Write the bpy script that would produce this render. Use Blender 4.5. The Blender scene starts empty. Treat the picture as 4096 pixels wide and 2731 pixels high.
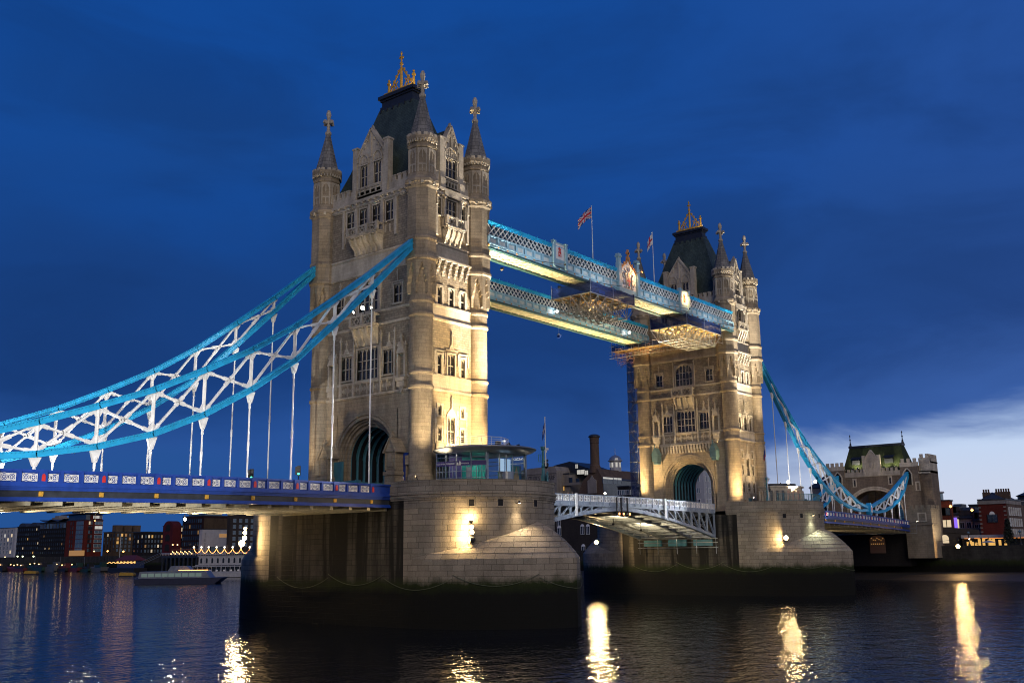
import bpy, math, random
from mathutils import Vector, Matrix
random.seed(11)
sc = bpy.context.scene
C = sc.collection
PI = math.pi
R = math.radians

# ------------------------------------------------------------------ camera
CAM = Vector((-91.744, -93.492, 8.285))
YAW, PITCH, ROLL, FPX = 0.679, 0.206, -0.013, 3987.2
fw = Vector((math.cos(PITCH)*math.cos(YAW), math.cos(PITCH)*math.sin(YAW), math.sin(PITCH)))
rt = Vector((math.sin(YAW), -math.cos(YAW), 0.0))
up = rt.cross(fw)
r2 = rt*math.cos(ROLL) + up*math.sin(ROLL)
u2 = -rt*math.sin(ROLL) + up*math.cos(ROLL)
cd = bpy.data.cameras.new('camera')
cam = bpy.data.objects.new('camera', cd)
C.objects.link(cam)
M = Matrix.Identity(4)
for i in range(3):
    M[i][0], M[i][1], M[i][2], M[i][3] = r2[i], u2[i], -fw[i], CAM[i]
cam.matrix_world = M
cd.sensor_width = 36.0
cd.lens = FPX/4096*36.0
cd.clip_start = 0.5
cd.clip_end = 20000
sc.camera = cam
sc.view_settings.view_transform = 'Standard'
sc.view_settings.look = 'None'
sc.view_settings.exposure = 0.0
sc.view_settings.gamma = 1.0
sc.cycles.use_denoising = True
sc.cycles.pixel_filter_type = 'BLACKMAN_HARRIS'
sc.cycles.filter_width = 1.05
sc.cycles.max_bounces = 6
sc.cycles.diffuse_bounces = 3
sc.cycles.transparent_max_bounces = 12
sc.cycles.sample_clamp_indirect = 6.0
sc.cycles.caustics_reflective = False
sc.cycles.caustics_refractive = False

# ------------------------------------------------------------------ world: dusk sky with a cloud bank
W = bpy.data.worlds.new("World")
sc.world = W
W.use_nodes = True
wt = W.node_tree
wt.nodes.clear()
def wn(t, **k):
    n = wt.nodes.new(t)
    for a, b in k.items():
        setattr(n, a, b)
    return n
def wl(a, b):
    wt.links.new(a, b)
def wmath(op, a, b=None, c=None):
    n = wn('ShaderNodeMath', operation=op)
    for i, x in enumerate((a, b, c)):
        if x is None:
            continue
        if isinstance(x, (int, float)):
            n.inputs[i].default_value = x
        else:
            wl(x, n.inputs[i])
    return n.outputs[0]
def wsmooth(x, lo, hi):
    n = wn('ShaderNodeMapRange', interpolation_type='SMOOTHSTEP')
    wl(x, n.inputs[0])
    n.inputs[1].default_value, n.inputs[2].default_value = lo, hi
    return n.outputs[0]
def wmix(f, a, b):
    n = wn('ShaderNodeMix', data_type='RGBA')
    for s, x in ((n.inputs[0], f), (n.inputs[6], a), (n.inputs[7], b)):
        if isinstance(x, (int, float)):
            s.default_value = x
        elif isinstance(x, tuple):
            s.default_value = (*x, 1)
        else:
            wl(x, s)
    return n.outputs[2]
SUN_AZ, SUN_EL = R(-12.0), R(1.0)          # the afterglow is low, to the right of the far bank
sky = wn('ShaderNodeTexSky', sky_type='NISHITA', sun_disc=False, sun_elevation=SUN_EL, sun_rotation=PI/2 - SUN_AZ)
geo = wn('ShaderNodeTexCoord')
sep = wn('ShaderNodeSeparateXYZ')
wl(geo.outputs['Generated'], sep.inputs[0])
dx, dy, dz = sep.outputs
side = wmath('ADD', wmath('MULTIPLY', dx, rt.x), wmath('MULTIPLY', dy, rt.y))   # east-west position round the horizon
mp = wn('ShaderNodeMapping')
mp.inputs['Scale'].default_value = (2.2, 2.2, 7.0)
mp.inputs['Location'].default_value = (3.1, 1.7, 0.4)
wl(geo.outputs['Generated'], mp.inputs[0])
nz = wn('ShaderNodeTexNoise')
nz.inputs['Scale'].default_value = 1.6
nz.inputs['Detail'].default_value = 4.0
nz.inputs['Roughness'].default_value = 0.45
wl(mp.outputs[0], nz.inputs[0])
cl = wmath('SUBTRACT', nz.outputs[0], 0.5)
zz = wmath('ADD', dz, wmath('MULTIPLY', cl, 0.16))
bank = wmath('MULTIPLY', wmath('MULTIPLY', wsmooth(wmath('ABSOLUTE', wmath('SUBTRACT', zz, 0.22)), 0.17, 0.02), 0.60), wmath('SUBTRACT', 1.0, wmath('MULTIPLY', wsmooth(side, 0.0, 0.45), 0.62)))
upper = wmix(wsmooth(wmath('ADD', dz, wmath('MULTIPLY', cl, 0.35)), 0.16, 0.48), (0.010, 0.072, 0.300), (0.0055, 0.068, 0.322))
upper = wmix(wmath('MULTIPLY', wsmooth(side, 0.02, 0.5), 0.55), upper, (0.024, 0.088, 0.340))
upper = wmix(bank, upper, (0.006, 0.034, 0.155))
mp2 = wn('ShaderNodeMapping')
mp2.inputs['Scale'].default_value = (3.0, 3.0, 9.0)
mp2.inputs['Location'].default_value = (7.3, 2.2, 5.0)
wl(geo.outputs['Generated'], mp2.inputs[0])
nz2 = wn('ShaderNodeTexNoise')
nz2.inputs['Scale'].default_value = 1.3
nz2.inputs['Detail'].default_value = 7.0
nz2.inputs['Roughness'].default_value = 0.55
nz2.inputs['Distortion'].default_value = 0.5
wl(mp2.outputs[0], nz2.inputs[0])
upper = wmix(wmath('MULTIPLY', wsmooth(nz2.outputs[0], 0.38, 0.72), 0.50), upper, (0.0055, 0.036, 0.158))
cl2 = wmath('SUBTRACT', nz2.outputs[0], 0.5)
# the lower edge of the bank climbs to the right
edge = wmath('ADD', wmath('MULTIPLY', wsmooth(side, 0.22, 0.48), 0.050), 0.078)
gl = wmath('SUBTRACT', wmath('ADD', wmath('ADD', dz, wmath('MULTIPLY', cl, 0.060)), wmath('MULTIPLY', cl2, 0.10)), edge)
glow = wsmooth(gl, 0.018, -0.024)
mid = wsmooth(gl, 0.10, -0.005)
rgt = wsmooth(side, 0.05, 0.38)
upper = wmix(wmath('MULTIPLY', mid, wmath('ADD', 0.35, wmath('MULTIPLY', rgt, 0.5))), upper, (0.040, 0.125, 0.42))
pale = wmix(wsmooth(dz, 0.14, 0.02), (0.52, 0.70, 0.98), (0.64, 0.70, 0.86))
low = wmix(rgt, (0.016, 0.088, 0.31), pale)
col = wmix(glow, upper, low)
col = wmix(wsmooth(dz, 0.0, -0.05), col, (0.006, 0.010, 0.022))
b1 = wn('ShaderNodeBackground')
b1.inputs[1].default_value = 1.0
wl(col, b1.inputs[0])
b2 = wn('ShaderNodeBackground')
b2.inputs[1].default_value = 0.05
wl(sky.outputs[0], b2.inputs[0])
mxs = wn('ShaderNodeMixShader')
mxs.inputs[0].default_value = 0.06
wl(b1.outputs[0], mxs.inputs[1])
wl(b2.outputs[0], mxs.inputs[2])
wo = wn('ShaderNodeOutputWorld')
wl(mxs.outputs[0], wo.inputs[0])

# ------------------------------------------------------------------ broad soft fill sun, added behind the near bank to light the scene evenly
sd = bpy.data.lights.new('fill_sun', 'SUN')
sd.energy = 0.95
sd.angle = R(35)
sd.color = (1.0, 0.84, 0.62)
so = bpy.data.objects.new('fill_sun', sd)
C.objects.link(so)
so.rotation_euler = Vector((0.58, 0.74, -0.42)).to_track_quat('-Z', 'Y').to_euler()

# ------------------------------------------------------------------ helpers: pixels of the survey -> places
def ray(u, v):
    return (fw*FPX + r2*(u - 2048) - u2*(v - 1365.5)).normalized()
def at(u, v, axis, val):
    """the point where the sight line of a surveyed pixel meets a known plane"""
    d = ray(u, v)
    i = 'XYZ'.index(axis)
    return CAM + d*((val - CAM[i])/d[i])

# ------------------------------------------------------------------ helpers: meshes
class MB:
    def __init__(s, fr=None):
        s.v, s.f, s.uv, s.mi = [], [], [], []
        s.fr = fr
        s.m = 0
    def w(s, p):
        if s.fr is None:
            return Vector(p)
        O, U, N = s.fr
        return O + U*p[0] + N*p[1] + Vector((0, 0, p[2]))
    def face(s, pts, uv=None, raw=False):
        P = [Vector(p) if raw else s.w(p) for p in pts]
        if uv is None:
            n = Vector((0, 0, 0))
            for i in range(len(P)):
                a, b = P[i], P[(i+1) % len(P)]
                n += Vector(((a.y-b.y)*(a.z+b.z), (a.z-b.z)*(a.x+b.x), (a.x-b.x)*(a.y+b.y)))
            if n.length > 1e-12:
                n.normalize()
            if abs(n.z) > 0.85:
                uv = [(p.x, p.y) for p in P]
            else:
                t = Vector((-n.y, n.x, 0)).normalized()
                uv = [(p.dot(t), p.z) for p in P]
        i0 = len(s.v)
        s.v += [tuple(p) for p in P]
        s.f.append(tuple(range(i0, i0+len(P))))
        s.uv += list(uv)
        s.mi.append(s.m)
    def box(s, x0, x1, y0, y1, z0, z1):
        p = [(x, y, z) for z in (z0, z1) for y in (y0, y1) for x in (x0, x1)]
        for q in ((0, 2, 3, 1), (4, 5, 7, 6), (0, 1, 5, 4), (2, 6, 7, 3), (0, 4, 6, 2), (1, 3, 7, 5)):
            s.face([p[i] for i in q])
    def prism(s, poly, z0, z1, cap=True):
        n = len(poly)
        for i in range(n):
            a, b = poly[i], poly[(i+1) % n]
            s.face([(a[0], a[1], z0), (b[0], b[1], z0), (b[0], b[1], z1), (a[0], a[1], z1)])
        if cap:
            s.face([(p[0], p[1], z1) for p in poly])
            s.face([(p[0], p[1], z0) for p in reversed(poly)])
    def extr(s, poly, n0, n1):
        """poly in (u, z), pushed from n0 to n1 along the frame normal"""
        n = len(poly)
        for i in range(n):
            a, b = poly[i], poly[(i+1) % n]
            s.face([(a[0], n0, a[1]), (b[0], n0, b[1]), (b[0], n1, b[1]), (a[0], n1, a[1])])
        s.face([(p[0], n1, p[1]) for p in poly])
        s.face([(p[0], n0, p[1]) for p in reversed(poly)])
    def bar(s, p0, p1, w, h, upv=(0, 0, 1), raw=False):
        a, b = (Vector(p0), Vector(p1)) if raw else (s.w(p0), s.w(p1))
        d = (b-a)
        if d.length < 1e-6:
            return
        d.normalize()
        x = d.cross(Vector(upv))
        if x.length < 1e-3:
            x = d.cross(Vector((1, 0, 0)))
        x.normalize()
        y = x.cross(d)
        x, y = x*(w/2), y*(h/2)
        A = [a-x-y, a+x-y, a+x+y, a-x+y]
        B = [b-x-y, b+x-y, b+x+y, b-x+y]
        for i in range(4):
            j = (i+1) % 4
            s.face([A[i], A[j], B[j], B[i]], raw=True)
        s.face(A[::-1], raw=True)
        s.face(B, raw=True)
    def tube(s, pts, r, n=6, r1=None, closed=False):
        P = [s.w(p) for p in pts]
        rings = []
        px = None
        L = 0.0
        Ls = [0.0]
        for i in range(len(P)):
            a = P[max(i-1, 0)]
            b = P[min(i+1, len(P)-1)]
            d = (b-a)
            if d.length < 1e-9:
                d = Vector((0, 0, 1))
            d.normalize()
            x = d.cross(Vector((0, 0, 1))) if px is None else px - d*px.dot(d)
            if x.length < 1e-3:
                x = d.cross(Vector((1, 0, 0)))
            x.normalize()
            px = x
            y = x.cross(d)
            rr = r if r1 is None else r + (r1-r)*i/max(1, len(P)-1)
            rings.append([P[i] + (x*math.cos(k*2*PI/n) + y*math.sin(k*2*PI/n))*rr for k in range(n)])
            if i:
                L += (P[i]-P[i-1]).length
                Ls.append(L)
        for i in range(len(P)-1):
            for k in range(n):
                k2 = (k+1) % n
                s.face([rings[i][k], rings[i][k2], rings[i+1][k2], rings[i+1][k]],
                       uv=[(k*r, Ls[i]), ((k+1)*r, Ls[i]), ((k+1)*r, Ls[i+1]), (k*r, Ls[i+1])], raw=True)
        s.face(rings[0][::-1], raw=True)
        s.face(rings[-1], raw=True)
    def lathe(s, cx, cy, prof, n=16, ph=0.0, rmod=None, cap=True):
        rm = max(p[0] for p in prof)
        rows = []
        for r_, z in prof:
            rows.append([(cx + (rmod(k, z, r_) if rmod else r_)*math.cos(ph + k*2*PI/n),
                          cy + (rmod(k, z, r_) if rmod else r_)*math.sin(ph + k*2*PI/n), z) for k in range(n)])
        st = 2*PI*rm/n
        for i in range(len(rows)-1):
            for k in range(n):
                k2 = (k+1) % n
                z0, z1 = prof[i][1], prof[i+1][1]
                s.face([rows[i][k], rows[i][k2], rows[i+1][k2], rows[i+1][k]],
                       uv=[(k*st, z0), ((k+1)*st, z0), ((k+1)*st, z1), (k*st, z1)])
        if cap:
            if prof[-1][0] > 1e-4:
                s.face(rows[-1])
            if prof[0][0] > 1e-4:
                s.face(rows[0][::-1])
    def wall(s, u0, u1, z0, z1, holes=(), dep=0.35, n=0.0):
        us = sorted({u0, u1, *[h[0] for h in holes], *[h[1] for h in holes]})
        zs = sorted({z0, z1, *[h[2] for h in holes], *[h[3] for h in holes]})
        us = [u for u in us if u0 <= u <= u1]
        zs = [z for z in zs if z0 <= z <= z1]
        for i in range(len(us)-1):
            for j in range(len(zs)-1):
                cu, cz = (us[i]+us[i+1])/2, (zs[j]+zs[j+1])/2
                if any(h[0] < cu < h[1] and h[2] < cz < h[3] for h in holes):
                    continue
                s.face([(us[i], n, zs[j]), (us[i+1], n, zs[j]), (us[i+1], n, zs[j+1]), (us[i], n, zs[j+1])])
        for a, b, c, d in [h[:4] for h in holes]:
            if dep <= 0 or (len(holes) and False):
                continue
            s.face([(a, n, c), (b, n, c), (b, n-dep, c), (a, n-dep, c)])
            s.face([(a, n, d), (a, n-dep, d), (b, n-dep, d), (b, n, d)])
            s.face([(a, n, c), (a, n-dep, c), (a, n-dep, d), (a, n, d)])
            s.face([(b, n, c), (b, n, d), (b, n-dep, d), (b, n-dep, c)])
    def above(s, us, zlo, zhi, n0, n1):
        """plate between a curve zlo(u) and the level zhi, n1 its front"""
        for a, b in zip(us[:-1], us[1:]):
            za, zb = zlo(a), zlo(b)
            s.face([(a, n1, za), (b, n1, zb), (b, n1, zhi), (a, n1, zhi)])
            s.face([(a, n0, za), (b, n0, zb), (b, n1, zb), (a, n1, za)])
    def build(s, name, mat, parent=None, smooth=False):
        off = Vector((0, 0, 0))
        p = parent
        while p is not None:
            off += p.location
            p = p.parent
        me = bpy.data.meshes.new(name)
        me.from_pydata([(x-off.x, y-off.y, z-off.z) for x, y, z in s.v], [], s.f)
        uvl = me.uv_layers.new(name='UVMap')
        uvl.data.foreach_set('uv', [c for t in s.uv for c in t])
        for m in (mat if isinstance(mat, (list, tuple)) else [mat]):
            me.materials.append(m)
        me.polygons.foreach_set('material_index', s.mi)
        if smooth:
            import bmesh
            bm = bmesh.new()
            bm.from_mesh(me)
            bmesh.ops.remove_doubles(bm, verts=bm.verts, dist=0.0005)
            bmesh.ops.recalc_face_normals(bm, faces=bm.faces)
            bm.to_mesh(me)
            bm.free()
            me.polygons.foreach_set('use_smooth', [True]*len(me.polygons))
        o = bpy.data.objects.new(name, me)
        C.objects.link(o)
        o.parent = parent
        return o

def tag(o, label, cat, group=None):
    o['label'] = label
    o['category'] = cat
    if group:
        o['group'] = group
    return o
def thing(name, label, cat, loc=(0, 0, 0), group=None):
    o = bpy.data.objects.new(name, None)
    o.empty_display_size = 0.5
    C.objects.link(o)
    o.location = loc
    return tag(o, label, cat, group)
def setting(o, kind='structure'):
    o['kind'] = kind
    return o
def copy_tree(o, parent=None):
    c = o.copy()
    C.objects.link(c)
    c.parent = parent
    for ch in list(o.children):
        copy_tree(ch, c)
    return c
def dup(o, delta, label=None, group=None):
    c = copy_tree(o)
    c.location = o.location + Vector(delta)
    if label:
        c['label'] = label
    if group:
        c['group'] = group
    return c
def place(src, name, parent, loc):
    """one more instance of a small part: own object, shared mesh"""
    o = bpy.data.objects.new(name, src)
    C.objects.link(o)
    o.parent = parent
    o.location = loc
    return o

# ------------------------------------------------------------------ helpers: materials
def nt(name):
    m = bpy.data.materials.new(name)
    m.use_nodes = True
    t = m.node_tree
    b = t.nodes['Principled BSDF']
    return m, t, b
def plain(name, col, rough=0.6, metal=0.0, var=0.18, scale=1.3, bump=0.0, spec=0.5):
    m, t, b = nt(name)
    b.inputs['Roughness'].default_value = rough
    b.inputs['Metallic'].default_value = metal
    b.inputs['Specular IOR Level'].default_value = spec
    tc = t.nodes.new('ShaderNodeTexCoord')
    n = t.nodes.new('ShaderNodeTexNoise')
    n.inputs['Scale'].default_value = scale
    n.inputs['Detail'].default_value = 5
    t.links.new(tc.outputs['Object'], n.inputs[0])
    mr = t.nodes.new('ShaderNodeMapRange')
    mr.inputs[1].default_value, mr.inputs[2].default_value = 0.3, 0.7
    mr.inputs[3].default_value, mr.inputs[4].default_value = 1-var, 1+var
    t.links.new(n.outputs[0], mr.inputs[0])
    mx = t.nodes.new('ShaderNodeVectorMath')
    mx.operation = 'SCALE'
    mx.inputs[0].default_value = col
    t.links.new(mr.outputs[0], mx.inputs['Scale'])
    t.links.new(mx.outputs[0], b.inputs['Base Color'])
    if bump:
        bp = t.nodes.new('ShaderNodeBump')
        bp.inputs['Strength'].default_value = bump
        bp.inputs['Distance'].default_value = 0.05
        t.links.new(n.outputs[0], bp.inputs['Height'])
        t.links.new(bp.outputs[0], b.inputs['Normal'])
    return m
def glow_mat(name, col, strength):
    m, t, b = nt(name)
    b.inputs['Base Color'].default_value = (0.05, 0.05, 0.05, 1)
    b.inputs['Emission Color'].default_value = (*col, 1)
    b.inputs['Emission Strength'].default_value = strength
    return m
def masonry(name, c1, c2, mortar, bw, bh, mort=0.014, bump=0.5, rough=0.85, weather=0.35, grime=None, algae=None, fine=9.0):
    """coursed stone or brick on the mesh UVs (metres), with uneven blocks, soot and streaks"""
    m, t, b = nt(name)
    L = t.links.new
    b.inputs['Roughness'].default_value = rough
    b.inputs['Specular IOR Level'].default_value = 0.25
    uv = t.nodes.new('ShaderNodeUVMap')
    uv.uv_map = 'UVMap'
    tc = t.nodes.new('ShaderNodeTexCoord')
    br = t.nodes.new('ShaderNodeTexBrick')
    br.inputs['Color1'].default_value = (*c1, 1)
    br.inputs['Color2'].default_value = (*c2, 1)
    br.inputs['Mortar'].default_value = (*mortar, 1)
    br.inputs['Scale'].default_value = 1.0
    br.inputs['Mortar Size'].default_value = mort
    br.inputs['Mortar Smooth'].default_value = 0.4
    br.inputs['Bias'].default_value = -0.1
    br.inputs['Brick Width'].default_value = bw
    br.inputs['Row Height'].default_value = bh
    br.squash = 1.4
    br.squash_frequency = 3
    br.offset = 0.42
    wob = t.nodes.new('ShaderNodeTexNoise')
    wob.inputs['Scale'].default_value = 0.9/max(bw, 0.3)
    L(tc.outputs['Object'], wob.inputs[0])
    wsub = t.nodes.new('ShaderNodeVectorMath')
    wsub.operation = 'MULTIPLY_ADD'
    L(wob.outputs['Color'], wsub.inputs[0])
    wsub.inputs[1].default_value = (bw*0.22, bh*0.14, 0)
    L(uv.outputs[0], wsub.inputs[2])
    L(wsub.outputs[0], br.inputs[0])
    n1 = t.nodes.new('ShaderNodeTexNoise')
    n1.inputs['Scale'].default_value = 0.22
    n1.inputs['Detail'].default_value = 6
    n1.inputs['Roughness'].default_value = 0.65
    mp = t.nodes.new('ShaderNodeMapping')
    mp.inputs['Scale'].default_value = (2.2, 2.2, 0.7)
    L(tc.outputs['Object'], mp.inputs[0])
    L(mp.outputs[0], n1.inputs[0])
    n2 = t.nodes.new('ShaderNodeTexNoise')
    n2.inputs['Scale'].default_value = fine
    n2.inputs['Detail'].default_value = 6
    L(tc.outputs['Object'], n2.inputs[0])
    def rng(x, a, bb, lo, hi):
        r_ = t.nodes.new('ShaderNodeMapRange')
        r_.inputs[1].default_value, r_.inputs[2].default_value = a, bb
        r_.inputs[3].default_value, r_.inputs[4].default_value = lo, hi
        L(x, r_.inputs[0])
        return r_.outputs[0]
    def mul(a, bb):
        q = t.nodes.new('ShaderNodeMath')
        q.operation = 'MULTIPLY'
        L(a, q.inputs[0])
        L(bb, q.inputs[1])
        return q.outputs[0]
    k = mul(rng(n1.outputs[0], 0.32, 0.62, 1-weather, 1.05), rng(n2.outputs[0], 0.3, 0.7, 0.86, 1.12))
    sc_ = t.nodes.new('ShaderNodeVectorMath')
    sc_.operation = 'SCALE'
    L(br.outputs['Color'], sc_.inputs[0])
    L(k, sc_.inputs['Scale'])
    col = sc_.outputs[0]
    if grime is not None:
        # long vertical water stains
        gm = t.nodes.new('ShaderNodeMapping')
        gm.inputs['Scale'].default_value = (0.55, 0.55, 0.035)
        L(tc.outputs['Object'], gm.inputs[0])
        gn = t.nodes.new('ShaderNodeTexNoise')
        gn.inputs['Scale'].default_value = 1.0
        gn.inputs['Detail'].default_value = 5
        gn.inputs['Roughness'].default_value = 0.6
        L(gm.outputs[0], gn.inputs[0])
        f = rng(gn.outputs[0], grime[0], grime[1], 0.0, grime[2])
        mx = t.nodes.new('ShaderNodeMix')
        mx.data_type = 'RGBA'
        L(f, mx.inputs[0])
        L(col, mx.inputs[6])
        mx.inputs[7].default_value = (0.012, 0.011, 0.009, 1)
        col = mx.outputs[2]
    if algae is not None:
        sp = t.nodes.new('ShaderNodeSeparateXYZ')
        L(tc.outputs['Object'], sp.inputs[0])
        na = t.nodes.new('ShaderNodeTexNoise')
        na.inputs['Scale'].default_value = 0.75
        na.inputs['Detail'].default_value = 7
        na.inputs['Roughness'].default_value = 0.7
        nm = t.nodes.new('ShaderNodeMapping')
        nm.inputs['Scale'].default_value = (1.0, 1.0, 0.45)
        L(tc.outputs['Object'], nm.inputs[0])
        L(nm.outputs[0], na.inputs[0])
        ad = t.nodes.new('ShaderNodeMath')
        ad.operation = 'MULTIPLY_ADD'
        L(na.outputs[0], ad.inputs[0])
        ad.inputs[1].default_value = 2.0
        L(sp.outputs[2], ad.inputs[2])
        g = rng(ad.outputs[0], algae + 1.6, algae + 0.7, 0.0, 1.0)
        wet_shade = rng(ad.outputs[0], algae + 0.7, algae - 0.4, 0.0, 1.0)  # wet weed at the foot, with its deep shade put into the colour
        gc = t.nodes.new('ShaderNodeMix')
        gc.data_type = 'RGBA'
        L(wet_shade, gc.inputs[0])
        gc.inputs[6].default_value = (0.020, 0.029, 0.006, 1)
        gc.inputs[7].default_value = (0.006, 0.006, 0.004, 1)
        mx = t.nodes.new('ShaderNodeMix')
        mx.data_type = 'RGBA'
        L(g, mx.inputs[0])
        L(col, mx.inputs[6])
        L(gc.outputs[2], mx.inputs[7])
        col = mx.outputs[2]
    L(col, b.inputs['Base Color'])
    h = t.nodes.new('ShaderNodeMath')
    h.operation = 'MULTIPLY_ADD'
    L(br.outputs['Fac'], h.inputs[0])
    h.inputs[1].default_value = -0.55
    L(n2.outputs[0], h.inputs[2])
    bp = t.nodes.new('ShaderNodeBump')
    bp.inputs['Strength'].default_value = bump
    bp.inputs['Distance'].default_value = 0.06
    L(h.outputs[0], bp.inputs['Height'])
    L(bp.outputs[0], b.inputs['Normal'])
    return m
def glass_mat(name, tint, trans=0.0, rough=0.05):
    m, t, b = nt(name)
    b.inputs['Base Color'].default_value = (*tint, 1)
    b.inputs['Roughness'].default_value = rough
    b.inputs['Specular IOR Level'].default_value = 0.8
    if trans > 0:
        tr = t.nodes.new('ShaderNodeBsdfTransparent')
        tr.inputs[0].default_value = (0.85, 0.92, 0.95, 1)
        mx = t.nodes.new('ShaderNodeMixShader')
        mx.inputs[0].default_value = trans
        t.links.new(b.outputs[0], mx.inputs[1])
        t.links.new(tr.outputs[0], mx.inputs[2])
        t.links.new(mx.outputs[0], t.nodes['Material Output'].inputs[0])
    return m

M_GRAN = masonry('tower_granite', (0.385, 0.312, 0.215), (0.30, 0.245, 0.172), (0.15, 0.12, 0.085), 1.15, 0.46, weather=0.42, bump=0.55)
M_RUB = masonry('rough_granite', (0.37, 0.305, 0.215), (0.25, 0.208, 0.15), (0.15, 0.12, 0.09), 0.62, 0.31, mort=0.02, bump=1.0, weather=0.4)
M_PORT = masonry('portland_stone', (0.54, 0.475, 0.375), (0.46, 0.405, 0.32), (0.29, 0.25, 0.19), 0.9, 0.42, mort=0.008, weather=0.42, bump=0.3)
M_SPIRE = masonry('spire_stone', (0.26, 0.25, 0.235), (0.17, 0.165, 0.158), (0.06, 0.06, 0.06), 0.8, 0.55, mort=0.03, weather=0.55, bump=0.5)
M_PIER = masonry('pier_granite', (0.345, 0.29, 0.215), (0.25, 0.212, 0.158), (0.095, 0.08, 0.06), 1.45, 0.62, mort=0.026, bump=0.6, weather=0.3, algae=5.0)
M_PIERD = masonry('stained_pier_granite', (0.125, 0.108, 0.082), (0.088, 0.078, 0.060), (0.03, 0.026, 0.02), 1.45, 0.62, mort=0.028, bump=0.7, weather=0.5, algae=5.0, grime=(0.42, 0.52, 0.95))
M_ROOF = masonry('slate_roof', (0.075, 0.105, 0.085), (0.052, 0.074, 0.062), (0.02, 0.026, 0.024), 0.45, 0.28, mort=0.02, bump=0.35, weather=0.5, rough=0.6)
M_LEAD = plain('dark_lead', (0.022, 0.024, 0.03), 0.5)
M_GOLD = plain('gilding', (0.66, 0.37, 0.05), 0.42, 0.25, var=0.2)
M_WIN = masonry('leaded_glass', (0.016, 0.018, 0.022), (0.050, 0.048, 0.044), (0.10, 0.09, 0.07), 0.24, 0.30, mort=0.022, bump=0.1, rough=0.18, weather=0.5)
M_WIN.node_tree.nodes['Principled BSDF'].inputs['Specular IOR Level'].default_value = 0.7
M_CYAN = plain('cyan_chain_paint', (0.02, 0.36, 0.64), 0.42, var=0.16, bump=0.1)
M_CYAND = plain('teal_iron_paint', (0.045, 0.17, 0.21), 0.45, var=0.16)
M_BOX = plain('grey_teal_paint', (0.085, 0.15, 0.165), 0.5)
M_BPALE = plain('grey_blue_paint', (0.25, 0.30, 0.37), 0.45, var=0.16)
M_DTEAL = plain('dark_teal_paint', (0.014, 0.055, 0.065), 0.5)
M_PALE = plain('pale_blue_paint', (0.27, 0.44, 0.53), 0.45, var=0.12)
M_WHITE = plain('white_paint', (0.76, 0.75, 0.72), 0.45, var=0.14, bump=0.05)
M_NAVY = plain('royal_blue_paint', (0.013, 0.052, 0.30), 0.38, var=0.2)
M_DNAVY = plain('dark_girder_paint', (0.028, 0.032, 0.04), 0.5, var=0.35)
M_RED = plain('red_enamel', (0.55, 0.03, 0.025), 0.45)
M_SOFF = plain('cream_soffit_paint', (0.60, 0.54, 0.38), 0.6, var=0.22)
M_BLACK = plain('black_iron', (0.012, 0.012, 0.014), 0.5)
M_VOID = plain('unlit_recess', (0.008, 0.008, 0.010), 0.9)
M_STEEL = plain('grey_steel', (0.30, 0.31, 0.32), 0.35, 0.6)
M_SCAF = plain('scaffold_tube', (0.36, 0.35, 0.33), 0.4, 0.5, var=0.25)
M_RUST = plain('rusty_scaffold_tube', (0.30, 0.15, 0.10), 0.6, var=0.4)
M_PLANK = plain('scaffold_boards', (0.36, 0.21, 0.05), 0.7, var=0.3, scale=3)
M_ASPH = plain('asphalt', (0.045, 0.045, 0.048), 0.85, bump=0.2, scale=6)
M_PAVE = plain('paving', (0.22, 0.21, 0.19), 0.85, bump=0.2, scale=4)
M_DSOFF = plain('bascule_steel', (0.40, 0.41, 0.42), 0.5, var=0.3)
L_WARM = glow_mat('warm_lamp', (1.0, 0.70, 0.32), 18)
L_BLAZE = glow_mat('blazing_lamp', (1.0, 0.64, 0.24), 40)
L_WHITE = glow_mat('white_lamp', (1.0, 0.90, 0.72), 22)
L_SOFTW = glow_mat('small_warm_lamp', (1.0, 0.6, 0.22), 6)
L_ORANGE = glow_mat('orange_lamp', (1.0, 0.36, 0.09), 7)
L_RED = glow_mat('red_lamp', (1.0, 0.08, 0.03), 9)
L_GREEN = glow_mat('green_lamp', (0.05, 1.0, 0.5), 7)
def net_mat():
    m, t, b = nt('blue_debris_netting')
    b.inputs['Base Color'].default_value = (0.012, 0.040, 0.20, 1)
    b.inputs['Roughness'].default_value = 0.7
    uv = t.nodes.new('ShaderNodeUVMap')
    br = t.nodes.new('ShaderNodeTexBrick')
    br.offset = 0.0
    br.inputs['Color1'].default_value = (0.006, 0.026, 0.13, 1)
    br.inputs['Color2'].default_value = (0.005, 0.020, 0.10, 1)
    br.inputs['Mortar'].default_value = (0.008, 0.02, 0.10, 1)
    br.inputs['Scale'].default_value = 1.0
    br.inputs['Brick Width'].default_value = 1.6
    br.inputs['Row Height'].default_value = 0.55
    t.links.new(uv.outputs[0], br.inputs[0])
    t.links.new(br.outputs[0], b.inputs['Base Color'])
    tr = t.nodes.new('ShaderNodeBsdfTransparent')
    mx = t.nodes.new('ShaderNodeMixShader')
    mx.inputs[0].default_value = 0.22
    t.links.new(b.outputs[0], mx.inputs[1])
    t.links.new(tr.outputs[0], mx.inputs[2])
    t.links.new(mx.outputs[0], t.nodes['Material Output'].inputs[0])
    return m
M_NET = net_mat()
M_NET2 = net_mat()
M_NET2.node_tree.nodes['Mix Shader'].inputs[0].default_value = 0.45

# ================================================================== the two towers
TA, TB = 5.18, 9.23          # turret axes, along and across the roadway
def octr(r_in):
    return r_in/math.cos(PI/8)

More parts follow.
